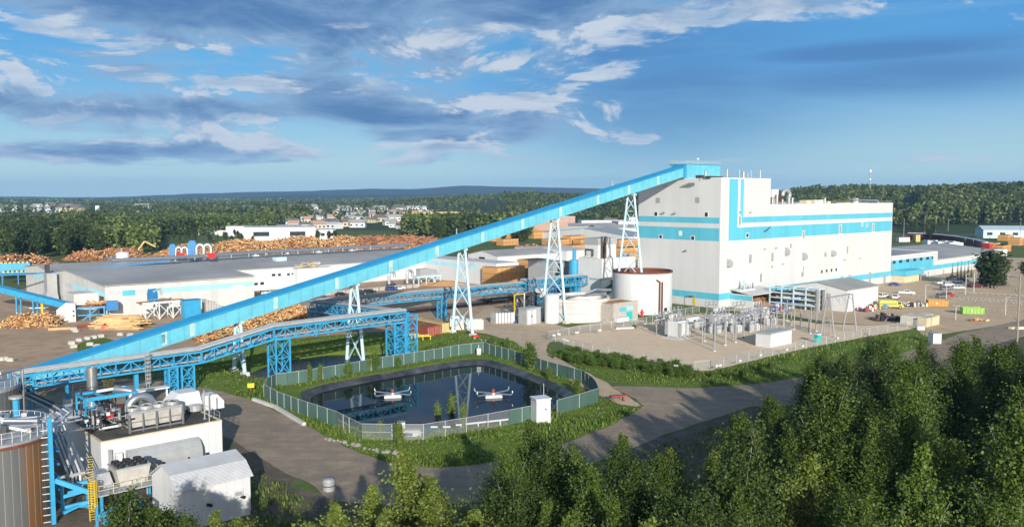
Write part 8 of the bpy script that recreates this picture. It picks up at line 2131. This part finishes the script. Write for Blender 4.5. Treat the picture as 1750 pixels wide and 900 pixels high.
# ------------------------------------------------------------------ the town and things beyond
def town():
    def block(nm,px,row,w_,d_,h_,lab,mt='frame',rf='roofwhite',cat='building',gable=0,wins=0,rot=0.25,group=None):
        P=GH(px,row); t=thing(nm,lab,cat,P,rot,group)
        m=MB(); m.box(-w_/2,w_/2,0,d_,-1,h_,M[mt]); m.build('wall',t)
        m=MB()
        if gable: m.prism([(-.6,h_),(d_+.6,h_),(d_/2,h_+gable)],-w_/2-.5,w_/2+.5,M[rf],axis='x')
        else: m.box(-w_/2-.2,w_/2+.2,-.2,d_+.2,h_,h_+.4,M[rf])
        m.build('roof',t)
        for k in range(wins): x=-w_/2+w_*(k+.5)/wins; m=MB(); m.box(x-w_/wins*.22,x+w_/wins*.22,-.1,0.01,h_*.35,h_*.7,M['glass']); m.build('window',t)
        return t
    block('hangar_building',478,411,60,40,11,'big white industrial building with dark doorway beyond the log yard',wins=2)
    block('factory_wing',452,403,70,40,9,'white flat roofed wing left of the big industrial building')
    block('factory_wing',530,409,44,30,8,'white wing with small windows right of the big industrial building',wins=6)
    block('factory_wing',420,402,50,25,4.5,'low white wing at the far left of the industrial building')
    block('white_shed',370,401,34,14,4.5,'long low white shed with a pale roof among the hedges',rf='brick',gable=1.5)
    block('brick_block',920,402,60,40,14,'pinkish brick building with a flat roof seen under the conveyor','brick','roofwhite')
    block('brick_block',960,396,30,36,16,'taller pinkish brick block behind the tower','brick','roofwhite')
    block('warehouse',1010,398,60,30,7,'grey low warehouse beside the brick building','hood','roof',gable=3)
    block('warehouse',1000,408,44,26,7,'pale gabled warehouse in front of the town sheds','panel','roofwhite',gable=3)
    block('warehouse',1060,404,46,26,8,'pale warehouse seen through the tallest tower','panel','roof',gable=3)
    block('warehouse',1085,392,40,22,9,'white commercial building beside the mill end wall','frame','roofwhite',wins=5)
    block('canopy_building',1040,388,70,14,8,'white petrol station canopy with a dark sign beyond the mill','frame','roofwhite')
    block('long_school',730,372,110,40,9,'long brown roofed building at the edge of the town','tan','brick',wins=8)
    block('blue_depot',1735,407,54,20,7.5,'pale blue roofed depot with a blue front at the right edge','paleblue','blueroof',gable=3.5,wins=5,rot=-.15)
    block('farmhouse',1552,359,30,14,6,'white farmhouse in the clearing on the wooded rise','frame','houseroof',gable=4,wins=4)
    q=random.Random(77)
    # houses: made once, then copied
    protos=[]
    for i,(mt,rf,w_,d_,h_,gb) in enumerate((('frame','houseroof',14,10,4.5,3.5),('cream','houseroof',16,11,5,4),('frame','roofwhite',22,14,6,2.2),('pale','brick',14,10,5,4),('tarp','roof',18,12,5,4))):
        protos.append(block('house',500+i,372,w_,d_,h_,'small pale house among trees in the far town',mt,rf,'house',gb,3,group='houses of the far town'))
    spots=[]
    for k in range(150): px=q.uniform(490,870); spots.append((px,q.choice([390,386,382,378,374,371,368,365,362])+q.uniform(-1.5,1.5)))
    for k in range(70): spots.append((q.uniform(-60,130),q.uniform(352,363)))
    for k in range(14): spots.append((q.uniform(130,300),q.uniform(352,362)))
    for k in range(20): spots.append((q.uniform(480,860),q.uniform(360,366)))
    for k in range(14): spots.append((q.uniform(820,1090),q.uniform(378,392)))
    for k in range(8): spots.append((q.uniform(370,440),q.uniform(362,372)))
    for k,(px,row) in enumerate(spots):
        place(protos[k%5],{**{'_':1}} if k<5 else {protos[k%5].name:1},GH(px,row),q.uniform(-.6,.8),q.uniform(.8,2.0 if row<364 else 1.15))
    for i,(px,row) in enumerate(((167,364),(1078,388),(265,367))): 
        P=GH(px,row); m=MB(); m.box(-4,4,-4,4,0,12+4*(i==0),M['frame']); m.box(-4.2,4.2,-4.2,4.2,12+4*(i==0),12.6+4*(i==0),M['hood']); tag(m.build('grain_tower',None,P,.3),['square white tower block in the town at the left','square white tower beyond the mill end wall','smaller white tower block in the town'][i],'tower')
    # highway with vehicles and the radio mast
    pts=[(1545,384.5),(1640,386),(1760,387.5),(1900,388)]
    q1=[GH(*p) for p in pts]; m=MB()
    for a,b in zip(q1,q1[1:]): d=(b-a)/np.linalg.norm(b-a); n_=np.array([-d[1],d[0],0])*9; m.quad(a-n_+ZUP*.3,b-n_+ZUP*.3,b+n_+ZUP*.3,a+n_+ZUP*.3,M['pave'])
    tag(m.build('highway'),None,None,None,'structure')
    for i,(px,lab) in enumerate(((1593,'white lorry on the highway, left of the poles'),(1661,'white lorry on the highway by the pair of poles'),(1676,'white van on the highway in the middle'),(1697,'white lorry on the highway near the depot'),(1707,'second white lorry on the highway near the depot'),(1578,'pale green van beside the highway'))):
        P=GH(px,385 if i<5 else 389); L_=(9,7,6,14,12,8)[i]; t=thing('lorry',lab,'lorry',P,-.1); m=MB(); m.box(-L_/2,L_/2,-1.5,1.5,1.1,4.4 if i!=2 else 3.2,M['tarp']); m.build('box_body',t); m=MB(); m.box(L_/2+.1,L_/2+2.2,-1.3,1.3,.8,3.0,M['frame']); m.build('cab',t)
        m=MB()
        for x in (-L_*.35,L_*.3,L_/2+1.2):
            for y in (-1.3,1.3): m.tube([(x,y-.15,.55),(x,y+.15,.55)],.55,M['black'],10)
        m.build('wheels',t)
    P=np.array([(1484-875)/FPX*1500,1500,0]); P[2]=gz(P[0],P[1]); h_=zrow(P,290)-P[2]; t=thing('radio_mast','tall thin radio mast above the trees behind the mill','mast',P); m=MB()
    for a in range(3): an=a*2*PI/3; m.beam((1.1*math.cos(an),1.1*math.sin(an),0),(.7*math.cos(an),.7*math.sin(an),h_),.28,M['greymetal'])
    for k in range(20):
        for a in range(3): an=a*2*PI/3; bn=an+2*PI/3; z=h_*k/20; m.beam((math.cos(an),math.sin(an),z),(math.cos(bn),math.sin(bn),z+h_/20),.2,M['greymetal'])
    m.build('lattice',t); m=MB()
    for z in (h_-1,h_-3.5,h_*.66): m.box(-1.6,1.6,-1,1,z-1,z+.8,M['frame'])
    m.build('antennas',t)
town()
# ------------------------------------------------------------------ vegetation
M['leaf'] = foliage('poplar_leaves', (.060,.100,.015), (.092,.138,.022), .24, .45, .24)
M['leaflight'] = foliage('bright_poplar_leaves', (.125,.17,.028), (.165,.205,.042), .28, .45, .15)
M['leafdark'] = foliage('dark_alder_leaves', (.038,.063,.013), (.058,.085,.017), .25, .45, .2)
M['needle'] = foliage('spruce_needles', (.020,.045,.018), (.03,.06,.022), .1, .4, .2)
M['forest'] = foliage('far_forest_leaves', (.040,.066,.018), (.125,.155,.04), .15, .55, .15, .011)
M['forestdark'] = foliage('far_dark_forest_leaves', (.028,.052,.017), (.062,.09,.026), .1, .55, .15, .02)
M['blade'] = foliage('grass_blades', (.09,.155,.02), (.145,.185,.038), .35, .5, .1)

def quads(c, size, nrm, rs, asp=.7):
    """leaf-sized quads: centres c (n,3), size (n,), preferred normals nrm (n,3)"""
    n=len(c); nrm = nrm/np.linalg.norm(nrm,axis=1,keepdims=True)
    a=rs.normal(size=(n,3)); a-=nrm*(a*nrm).sum(1,keepdims=True); a/=np.linalg.norm(a,axis=1,keepdims=True)
    b=np.cross(nrm,a); s=size[:,None]/2
    # pointed leaf clump: rhombus-like quad
    v=np.stack([c-a*s, c-b*s*asp+a*s*.1, c+a*s, c+b*s*asp+a*s*.1],1).reshape(-1,3)
    return v, np.arange(4*n).reshape(n,4)

def tree_meshes(h, r, nb, nl, leaf, seed, mt, base=.18, upr=.8, peak=.42, bark='bark', droop=0.0, fill=.22, cone=1.5):
    """ascending-branched broadleaf: tapered wobbling trunk with limbs, leaves in tufts along every branch"""
    rs=np.random.RandomState(seed); q=random.Random(seed)
    tr=MB(); pts=[]; 
    wob=[(0,0)]
    for i in range(9): wob.append((wob[-1][0]+q.gauss(0,.012*h),wob[-1][1]+q.gauss(0,.012*h)))
    T=lambda t: np.array([np.interp(t,np.linspace(0,1,10),[w[0] for w in wob]),np.interp(t,np.linspace(0,1,10),[w[1] for w in wob]),t*h])
    tr.tube([T(t) for t in np.linspace(0,.94,9)],[h*.014*(1-t)**.8+.02 for t in np.linspace(0,.94,9)],M[bark],7)
    C=[];NR=[];SZ=[]
    for i in range(nb):
        t=base+(1-base)*((i+.5)/nb)**.9; u=(t-base)/(1-base)
        prof=(math.sin(PI*min(1,u/peak*.5)) if u<peak else (1-((u-peak)/(1-peak))**cone))
        L_=r*max(.10,prof)*q.uniform(.65,1.2); az=i*2.399963+q.gauss(0,.4); el=q.gauss(upr,.16)+.35*u
        d=np.array([math.cos(az)*math.cos(el),math.sin(az)*math.cos(el),math.sin(el)]); L3=L_/max(.35,math.cos(el))
        L3=min(L3,h*.30)
        p0=T(max(0,t-.10*math.sin(el)*.8)); mid=p0+d*L3*.55; end=p0+d*L3+np.array([0,0,.06*L3-droop*L3])
        if i%2==0: tr.tube([p0,mid,end],[h*.0048*(1-u*.6),h*.003,.012],M[bark],5,caps=False)
        k=int(nl*(.35+L_/r)); s=rs.uniform(.18,1.04,k)**.75
        # tufts: leaves gather round a few twig ends
        tw=rs.randint(0,7,k); off=rs.normal(size=(7,3))*L3*fill; off[:,2]*=.8
        base_=p0+np.outer(s,(end-p0)); w=np.clip(s,.2,1)[:,None]
        c=base_+off[tw]*w+rs.normal(size=(k,3))*(.05*L3+.12)
        C.append(c); out=c-T(t)*np.array([1,1,1]); out/=np.linalg.norm(out,axis=1,keepdims=True)+1e-6
        NR.append(rs.normal(size=(k,3))*.75+out*.55+np.array([0,0,.45])); SZ.append(leaf*rs.uniform(.6,1.4,k))
    V,F=quads(np.concatenate(C),np.concatenate(SZ),np.concatenate(NR),rs)
    return tr.mesh('trunk',True), np_mesh('crown',V,F,[mt])

def conifer_meshes(h, r, seed, mt, nt=26, leaf=.5, per=46):
    rs=np.random.RandomState(seed); tr=MB(); tr.tube([(0,0,0),(0,0,h*.97)],[h*.013,.02],M['barkdark'],7)
    C=[];S=[];NR=[]
    for i in range(nt):
        u=(i+.3)/nt; z=h*(.05+.95*u); R=r*(1-u)**.85+.1
        nb=max(5,int(13*(1-u)))
        for b in range(nb):
            az=rs.rand()*2*PI; l=R*rs.uniform(.75,1.1); k=max(4,int(per*(1-u)*.5)); s=rs.uniform(.1,1,k)
            c=np.stack([np.cos(az)*l*s,np.sin(az)*l*s,z-.28*l*s+.12*l*s*s],1)+rs.normal(size=(k,3))*np.array([.16,.16,.10])*(R*.5+.25)
            C.append(c); S.append(leaf*rs.uniform(.6,1.2,k)); NR.append(rs.normal(size=(k,3))*.5+np.array([np.cos(az)*.5,np.sin(az)*.5,.7]))
    V,F=quads(np.concatenate(C),np.concatenate(S),np.concatenate(NR),rs,.45)
    return tr.mesh('trunk',True), np_mesh('crown',V,F,[mt])

def plant(nm, meshes, P, scale, rot, lab, cat, group):
    t=link(nm,None,None,P,rot); t.scale=scale; tag(t,lab,cat,group)
    link('trunk' if cat=='tree' else 'stem',meshes[0],t); link('crown' if cat=='tree' else 'foliage',meshes[1],t); return t

POP=[tree_meshes(18,(4.0,4.3,3.4,4.4)[i],(92,96,84,100)[i],300,.235,11+i,M['leaf'],base=.08,peak=(.18,.26,.22,.16)[i],upr=(.85,.95,.75,1.0)[i],fill=.12,cone=(1.0,1.25,.95,1.1)[i]) for i in range(4)]
POPL=[tree_meshes(15,3.2,66,290,.26,31+i,M['leaflight'],base=.08,peak=.24,upr=.75,fill=.14,cone=1.05) for i in range(2)]
ALD=[tree_meshes(15,3.4,84,290,.235,41+i,M['leafdark'],base=.10,peak=.36,upr=.7,fill=.14) for i in range(2)]
M['leafbush'] = foliage('willow_leaves', (.085,.145,.022), (.12,.18,.032), .28, .5, .2)
BUSH=[tree_meshes(4,1.7,46,60,.26,51+i,M['leafbush'],base=.04,peak=.45,upr=.75,fill=.3) for i in range(2)]+[tree_meshes(4,1.3,46,60,.24,55,M['leaflight'],base=.04,peak=.35,upr=.95,fill=.25)]
LOWP=[tree_meshes(20,4.2,60,24,1.15,61+i,M[('forestdark','forestdark','forest')[i]],base=.15,peak=.45,upr=.6,bark='barkdark') for i in range(3)]
SPR=[conifer_meshes(14,3.0,71,M['needle'])]
vr=random.Random(99)
NP=0
def tree_at(px,row,d,kinds,h0,lab,group,cat='tree',nm='poplar_tree',wide=1.0):
    global NP
    X=(px-875)/FPX*(d+2); P=np.array([X,d,gz(X,d)]); h=zrow(P,row)-P[2]
    k=kinds[NP%len(kinds)]; s=h/h0; w_=s*vr.uniform(.9,1.15)*wide
    NP+=1
    return plant(nm,k,P,(w_,w_*vr.uniform(.95,1.05),s),vr.uniform(0,6.28),lab,cat,group)
near=[(352,925,58,'p','treetop just entering the frame below the metal shed'),(430,930,56,'p','treetop just entering the frame below the shed corner'),(300,930,56,'p','treetop just entering the frame below the platform'),(490,925,60,'p','treetop just entering the frame below the dirt by the shed'),(688,768,74,'l','bright green poplar standing alone before the dark road bend'),(738,802,71,'l','lower bright poplar just right of the solitary bright one'),(628,828,71,'l','bright poplar left of the solitary bright one'),(583,848,67,'l','bright low poplar nearest the pale drum'),(535,874,63,'l','bright treetop at the bottom between shed and drum'),
 (655,868,62,'l','bright treetop in front of the solitary bright poplar'),(720,880,60,'l','bright treetop at the bottom below the road'),(800,862,66,'l','bright treetop left of the dark poplar group'),(836,832,70,'p','poplar at the left flank of the dark group'),(862,768,78,'p','poplar left of the highest one before the white kiosk'),
 (905,708,85,'p','highest poplar of the group standing before the white kiosk'),(945,742,80,'d','dark rounded tree right below the white kiosk'),(985,764,77,'p','poplar right of the dark rounded tree'),(885,812,67,'d','dark tree low in front of the kiosk group'),(935,842,64,'p','low poplar at the bottom before the kiosk group'),
 (1012,792,71,'p','poplar between the kiosk group and the road fork'),(1062,736,86,'p','poplar whose top meets the grass at the road fork'),(1088,782,73,'d','dark tree below the road fork'),(1046,836,64,'p','low poplar at the bottom below the road fork'),(1128,772,79,'p','poplar left of the swamp water'),
 (1160,758,84,'l','pointed light poplar left of the swamp water'),(1148,836,66,'p','low poplar at the bottom left of the swamp water'),(1212,768,84,'l','pointed light poplar touching the swamp water'),(1190,852,63,'d','dark low tree below the swamp water'),(1262,830,69,'p','low poplar below the swamp water'),
 (232,836,68,'p','tree in front of the railed platform'),(205,862,64,'d','dark small tree beside the yellow ladder'),(290,866,68,'d','dark small tree before the metal shed corner'),(262,856,66,'p','tree between platform and metal shed'),(372,868,70,'l','treetop before the shaded wall of the metal shed'),(424,872,70,'l','treetop at the shed corner nearest the road'),(325,878,68,'p','low treetop at the bottom before the shed'),(980,868,60,'p','treetop at the very bottom below the kiosk'),(1100,880,59,'l','treetop at the very bottom left of the swamp'),(860,886,60,'l','treetop at the very bottom left of the kiosk group')]
for px,row,d,k,lab in near: tree_at(px,row,d,{'l':POPL,'p':POP,'d':ALD}[k],{'l':15,'p':18,'d':15}[k],lab,'trees along the near edge')
OUTL=[(1240,790),(1262,690),(1300,648),(1345,628),(1400,606),(1450,592),(1480,578),(1510,562),(1560,578),(1600,560),(1628,545),(1660,560),(1700,570),(1750,575),(1900,570)]
FP=gp(FRONT)
cells=[]
for d in np.arange(60,146,11.5):
    for px in np.arange(1255,1860,70*95/d): cells.append((px+vr.uniform(-20,20)*95/d,d+vr.uniform(-4.5,4.5)))
nw=0
for px,d in cells:
    X=(px-875)/FPX*(d+2)
    if sdf(FP,np.array([X]),np.array([d]))[0]<2.5 or sdf(SWAMP,np.array([X]),np.array([d]))[0]>-3: continue
    top=np.interp(px,[o[0] for o in OUTL],[o[1] for o in OUTL])
    h=vr.uniform(12.5,21); P=np.array([X,d,gz(X,d)]); row=project(P+ZUP*h)[1]
    lim=top+vr.uniform(0,1)**2*75
    if row<lim: row=lim; h=zrow(P,row)-P[2]
    if h<6 or row>935: continue
    k=vr.random(); kind=(POP,18) if k<.68 else ((ALD,15) if k<.84 else (POPL,15))
    tree_at(px,row,d,kind[0],kind[1],'green poplar in the dense wood below the parking lot','poplars of the dense wood',nm='poplar_tree'); nw+=1
# shrubs
def bush(px,row,h,lab,group,kinds=None,wide=1.0):
    global NP
    P=GH(px,row); k=(kinds or BUSH)[NP%len(kinds or BUSH)]; NP+=1; s=h/4
    return plant('willow_bush',k,P,(s*wide*vr.uniform(.9,1.2),)*2+(s,),vr.uniform(0,6),lab,'bush',group)
for px,row,h,lab in ((906,632,5.2,'big willow bush inside the back right pond fence'),(938,648,2.4,'small bush inside the fence below the big willow'),(985,672,2.6,'bush in the narrow right end of the pond'),(529,654,3.6,'slender bush at the left inside the back fence'),(547,653,3.4,'slender bush just right of the leftmost one inside the back fence'),
    (594,642,2.6,'low bush inside the middle of the back fence'),(640,632,3.4,'bush against the back fence below the lattice columns'),(628,634,2.6,'bush left of the one below the lattice columns'),(682,628,2.2,'small bush farther right along the back fence'),(748,737,4.8,'slim bush at the water behind the chain link, left'),(771,735,6.0,'tall slim bush at the water behind the chain link'),(793,735,4.0,'dim bush beside the tall slim one'),
    (650,748,2.4,'dry bush behind the left chain link'),(683,762,3.4,'shaded bush outside the gate'),(722,572,3.0,'round bush on grass in front of the red container'),(866,594,2.2,'bush by the boulders at the hardstand'),(842,592,2.4,'leafy bush among the boulders at the hardstand'),(945,612,1.6,'bush at the near tip of the substation fence')):
    bush(px,row,h,lab,None,[BUSH[2]] if 'slim' in lab or 'slender' in lab else None,.55 if 'slim' in lab or 'slender' in lab else 1)
for i in range(110):
    px=vr.uniform(950,1190); row=604+(px-950)*.135+vr.uniform(0,13); bush(px,row,vr.uniform(1.1,2.3),'leafy green shrub in the thicket below the substation fence','shrubs below the substation fence',BUSH[:2],1.5)
for i in range(16):
    px=vr.uniform(1190,1330); row=640-(px-1190)*.10+vr.uniform(0,14); bush(px,row,vr.uniform(.9,1.6),'low shrub on the grassy bank right of the thicket','shrubs on the grassy bank',wide=1.2)
# spruces by the office and low trees beyond the works
for px,row,rt,k,lab in ((1683,489,436,'s','dark tall spruce at the left of the group beside the lot'),(1692,492,427,'p','big broad green tree in the middle of the spruce group'),(1704,490,431,'p','broad green tree right of the middle one'),(1712,488,440,'s','dark spruce at the right of the group beside the lot'),(1699,493,444,'p','lower broad tree in front of the spruce group'),(1687,490,436,'p','broad tree half behind the tall spruce'),(1676,486,450,'s','smaller dark spruce at the left flank of the group'),
    (1627,478,448,'s','narrow small spruce against the store wall, first from the left'),(1636,477,445,'s','narrow small spruce against the store wall, second'),(1642,476,444,'s','narrow small spruce against the store wall, third'),(1648,475,447,'s','narrow small spruce against the store wall, fourth'),(1654,474,443,'s','narrow small spruce against the store wall, fifth'),(1660,474,449,'s','narrow small spruce against the store wall, last'),(1752,476,446,'p','tree at the right edge beyond the lot')):
    P=GH(px,row); h=zrow(P,rt); m_=SPR[0] if k=='s' else LOWP[1]; nar=.42 if 1620<px<1665 else 1  # narrow ones stand in for tree shadows on the store wall
    plant('spruce_tree' if k=='s' else 'broad_tree',m_,P,(h/(14 if k=='s' else 20)*nar*(1.15 if k=='s' else 1.75),)*2+(h/(14 if k=='s' else 20),),vr.uniform(0,6),lab,'tree',None)
# individual trees of the wood at the left and of the band behind the log yard
def wood(n,px0,px1,r0,r1,h0,h1,lab,group):
    for i in range(n):
        px=vr.uniform(px0,px1); row=vr.uniform(r0,r1)
        P=GH(px,row)
        if px>175 and px<300 and row>418: continue
        h=vr.uniform(h0,h1); s=h/20; w_=s*vr.uniform(.9,1.3); plant('forest_tree',LOWP[vr.randrange(3)],P,(w_,w_,s),vr.uniform(0,6),lab,'tree',group)
wood(150,-60,178,398,446,15,22,'dense green tree in the wood behind the log heaps at the left','trees of the left wood')
wood(40,180,270,400,420,12,17,'dark tree at the right end of the left wood','trees at the end of the left wood')
wood(34,270,445,404,416,5,8,'low tree in the hedge behind the log yard','hedge trees behind the log yard')
wood(40,745,905,398,414,14,19,'dark tree in the belt between log yard and town','trees of the belt beside the town')
wood(16,1555,1600,392,412,9,14,'tree beside the railway behind the office','trees behind the office')
wood(10,540,600,405,412,6,9,'bush like tree beside the big white industrial building','trees by the industrial building')

def forest(name,pts,K,leafk,mt,seed,lab,conif=.2):
    """a far wood that reads as one mass: clumps of leaf faces"""
    rs=np.random.RandomState(seed); pts=np.array(pts); n=len(pts)
    z0=height(pts[:,0],pts[:,1]); h=pts[:,2]; con=rs.rand(n)<conif
    u=rs.rand(n,K)**.8; az=rs.rand(n,K)*2*PI; R=np.where(con[:,None],(1-u)*.20+.02,np.sqrt(np.clip(1-((u-.45)/.6)**2,0.02,1))*.27)*h[:,None]*rs.uniform(.5,1.05,(n,K))
    c=np.stack([pts[:,0:1]+np.cos(az)*R,pts[:,1:2]+np.sin(az)*R,z0[:,None]+h[:,None]*(.12+.9*u)],2).reshape(-1,3)
    nr=np.stack([np.cos(az),np.sin(az),u*1.2-.2],2).reshape(-1,3)+rs.normal(size=(n*K,3))*.5
    sz=(np.repeat(h,K)*leafk*rs.uniform(.6,1.3,n*K))
    V,F=quads(c,sz,nr,rs,.8)
    tag(link(name,np_mesh(name,V,F,mt,midx=np.repeat(con.astype(int),K))),lab,None,None,'stuff')
fr=np.random.RandomState(5)
def scatter(n,px0,px1,d0,d1,h0,h1,keep=None):
    px=fr.uniform(px0,px1,n*2); d=np.sqrt(fr.uniform(d0**2,d1**2,n*2)); x=(px-875)/FPX*d; hh=fr.uniform(h0,h1,n*2)*(1+.25*vnoise(x,d,160)*2)
    ok=fr.rand(n*2)<(keep(px,d) if keep else 1.0); return np.stack([x,d,hh],1)[ok][:n]
FM=[M['forest'],M['forestdark']]
forest('forest',np.concatenate([scatter(2000,-140,270,570,980,13,18),scatter(1500,240,470,820,1150,12,17),scatter(1100,690,905,720,1080,13,19,lambda p,d:np.where((p<760)&(d<800),0,.8))]),46,.16,FM,1,'dense mixed forest reading as one mass beyond the works')
clear=lambda p,d: np.where((p>535)&(p<860)&(d>950)&(d<2300),.05,1)*np.where((p<150)&(d>980)&(d<2700),.06,1)*np.where((p>150)&(p<330)&(d>1250)&(d<2400),.25,1)*np.where((p>815)&(p<1100)&(d<1500),.35,1)*np.where((p>400)&(p<560)&(d>1050)&(d<1350),.5,1)
forest('forest',scatter(15000,-160,1120,1150,3300,12,18,clear),16,.30,FM,2,'far forest and treed town land fading towards the hills')
forest('forest',np.concatenate([scatter(420,535,860,1000,2300,6,10),scatter(260,-140,150,1000,2700,7,11),scatter(300,100,540,1100,2400,8,12)]),24,.3,FM,9,'garden trees scattered through the far town')
forest('forest',scatter(9000,-160,1900,3300,6200,14,20,lambda p,d:np.where(p>1120,.25,1)),9,.55,FM,3,'farthest flat forest below the blue hills')
clr2=lambda p,d: np.where((p>1538)&(p<1570)&(d>980)&(d<1430),.06,1)*np.where((d<1010),.5,1)
forest('forest',np.concatenate([scatter(5200,1290,1860,960,1650,14,22,clr2),scatter(1800,1090,1400,1300,2300,14,20)]),44,.17,FM,4,'wooded rise of mixed trees behind the mill and highway',.28)
# grass and undergrowth
def tufts(name,n,field,px0,px1,r0,r1,hh,ww,mt,lab,seed,lo=.4):
    rs=np.random.RandomState(seed); px=rs.uniform(px0,px1,n); row=rs.uniform(r0,r1,n); k=(450-row)/FPX; Y=-EYE*(CP+k*SP)/(k*CP-SP); X=(px-875)/FPX*(Y*CP+EYE*SP)
    ok=(field(X,Y)>lo)&(sdf(FENCE,X,Y)<2.4); X=X[ok];Y=Y[ok]; ok=height(X,Y)>-3.0; X=X[ok];Y=Y[ok]; z=height(X,Y); n=len(X)
    patch=np.clip(.6+vnoise(X,Y,7)*1.2+vnoise(X,Y,2.5)*.5,.25,1.5); s=hh*patch*rs.uniform(.6,1.3,n); a=rs.rand(n)*PI; w=ww*rs.uniform(.6,1.3,n)
    lean=rs.normal(size=(n,2))*.25*s[:,None]; dx=np.cos(a)*w; dy=np.sin(a)*w
    V=np.stack([np.stack([X-dx,Y-dy,z-.02],1),np.stack([X+dx,Y+dy,z-.02],1),np.stack([X+dx*.3+lean[:,0],Y+dy*.3+lean[:,1],z+s],1),np.stack([X-dx*.3+lean[:,0],Y-dy*.3+lean[:,1],z+s],1)],1).reshape(-1,3)
    tag(link(name,np_mesh(name,V,np.arange(4*n).reshape(n,4),[mt])),lab,None,None,'stuff')
tufts('grass',70000,GRASSF,300,1600,560,800,.55,.16,M['blade'],'long grass on the banks round the pond and below the substation',6)
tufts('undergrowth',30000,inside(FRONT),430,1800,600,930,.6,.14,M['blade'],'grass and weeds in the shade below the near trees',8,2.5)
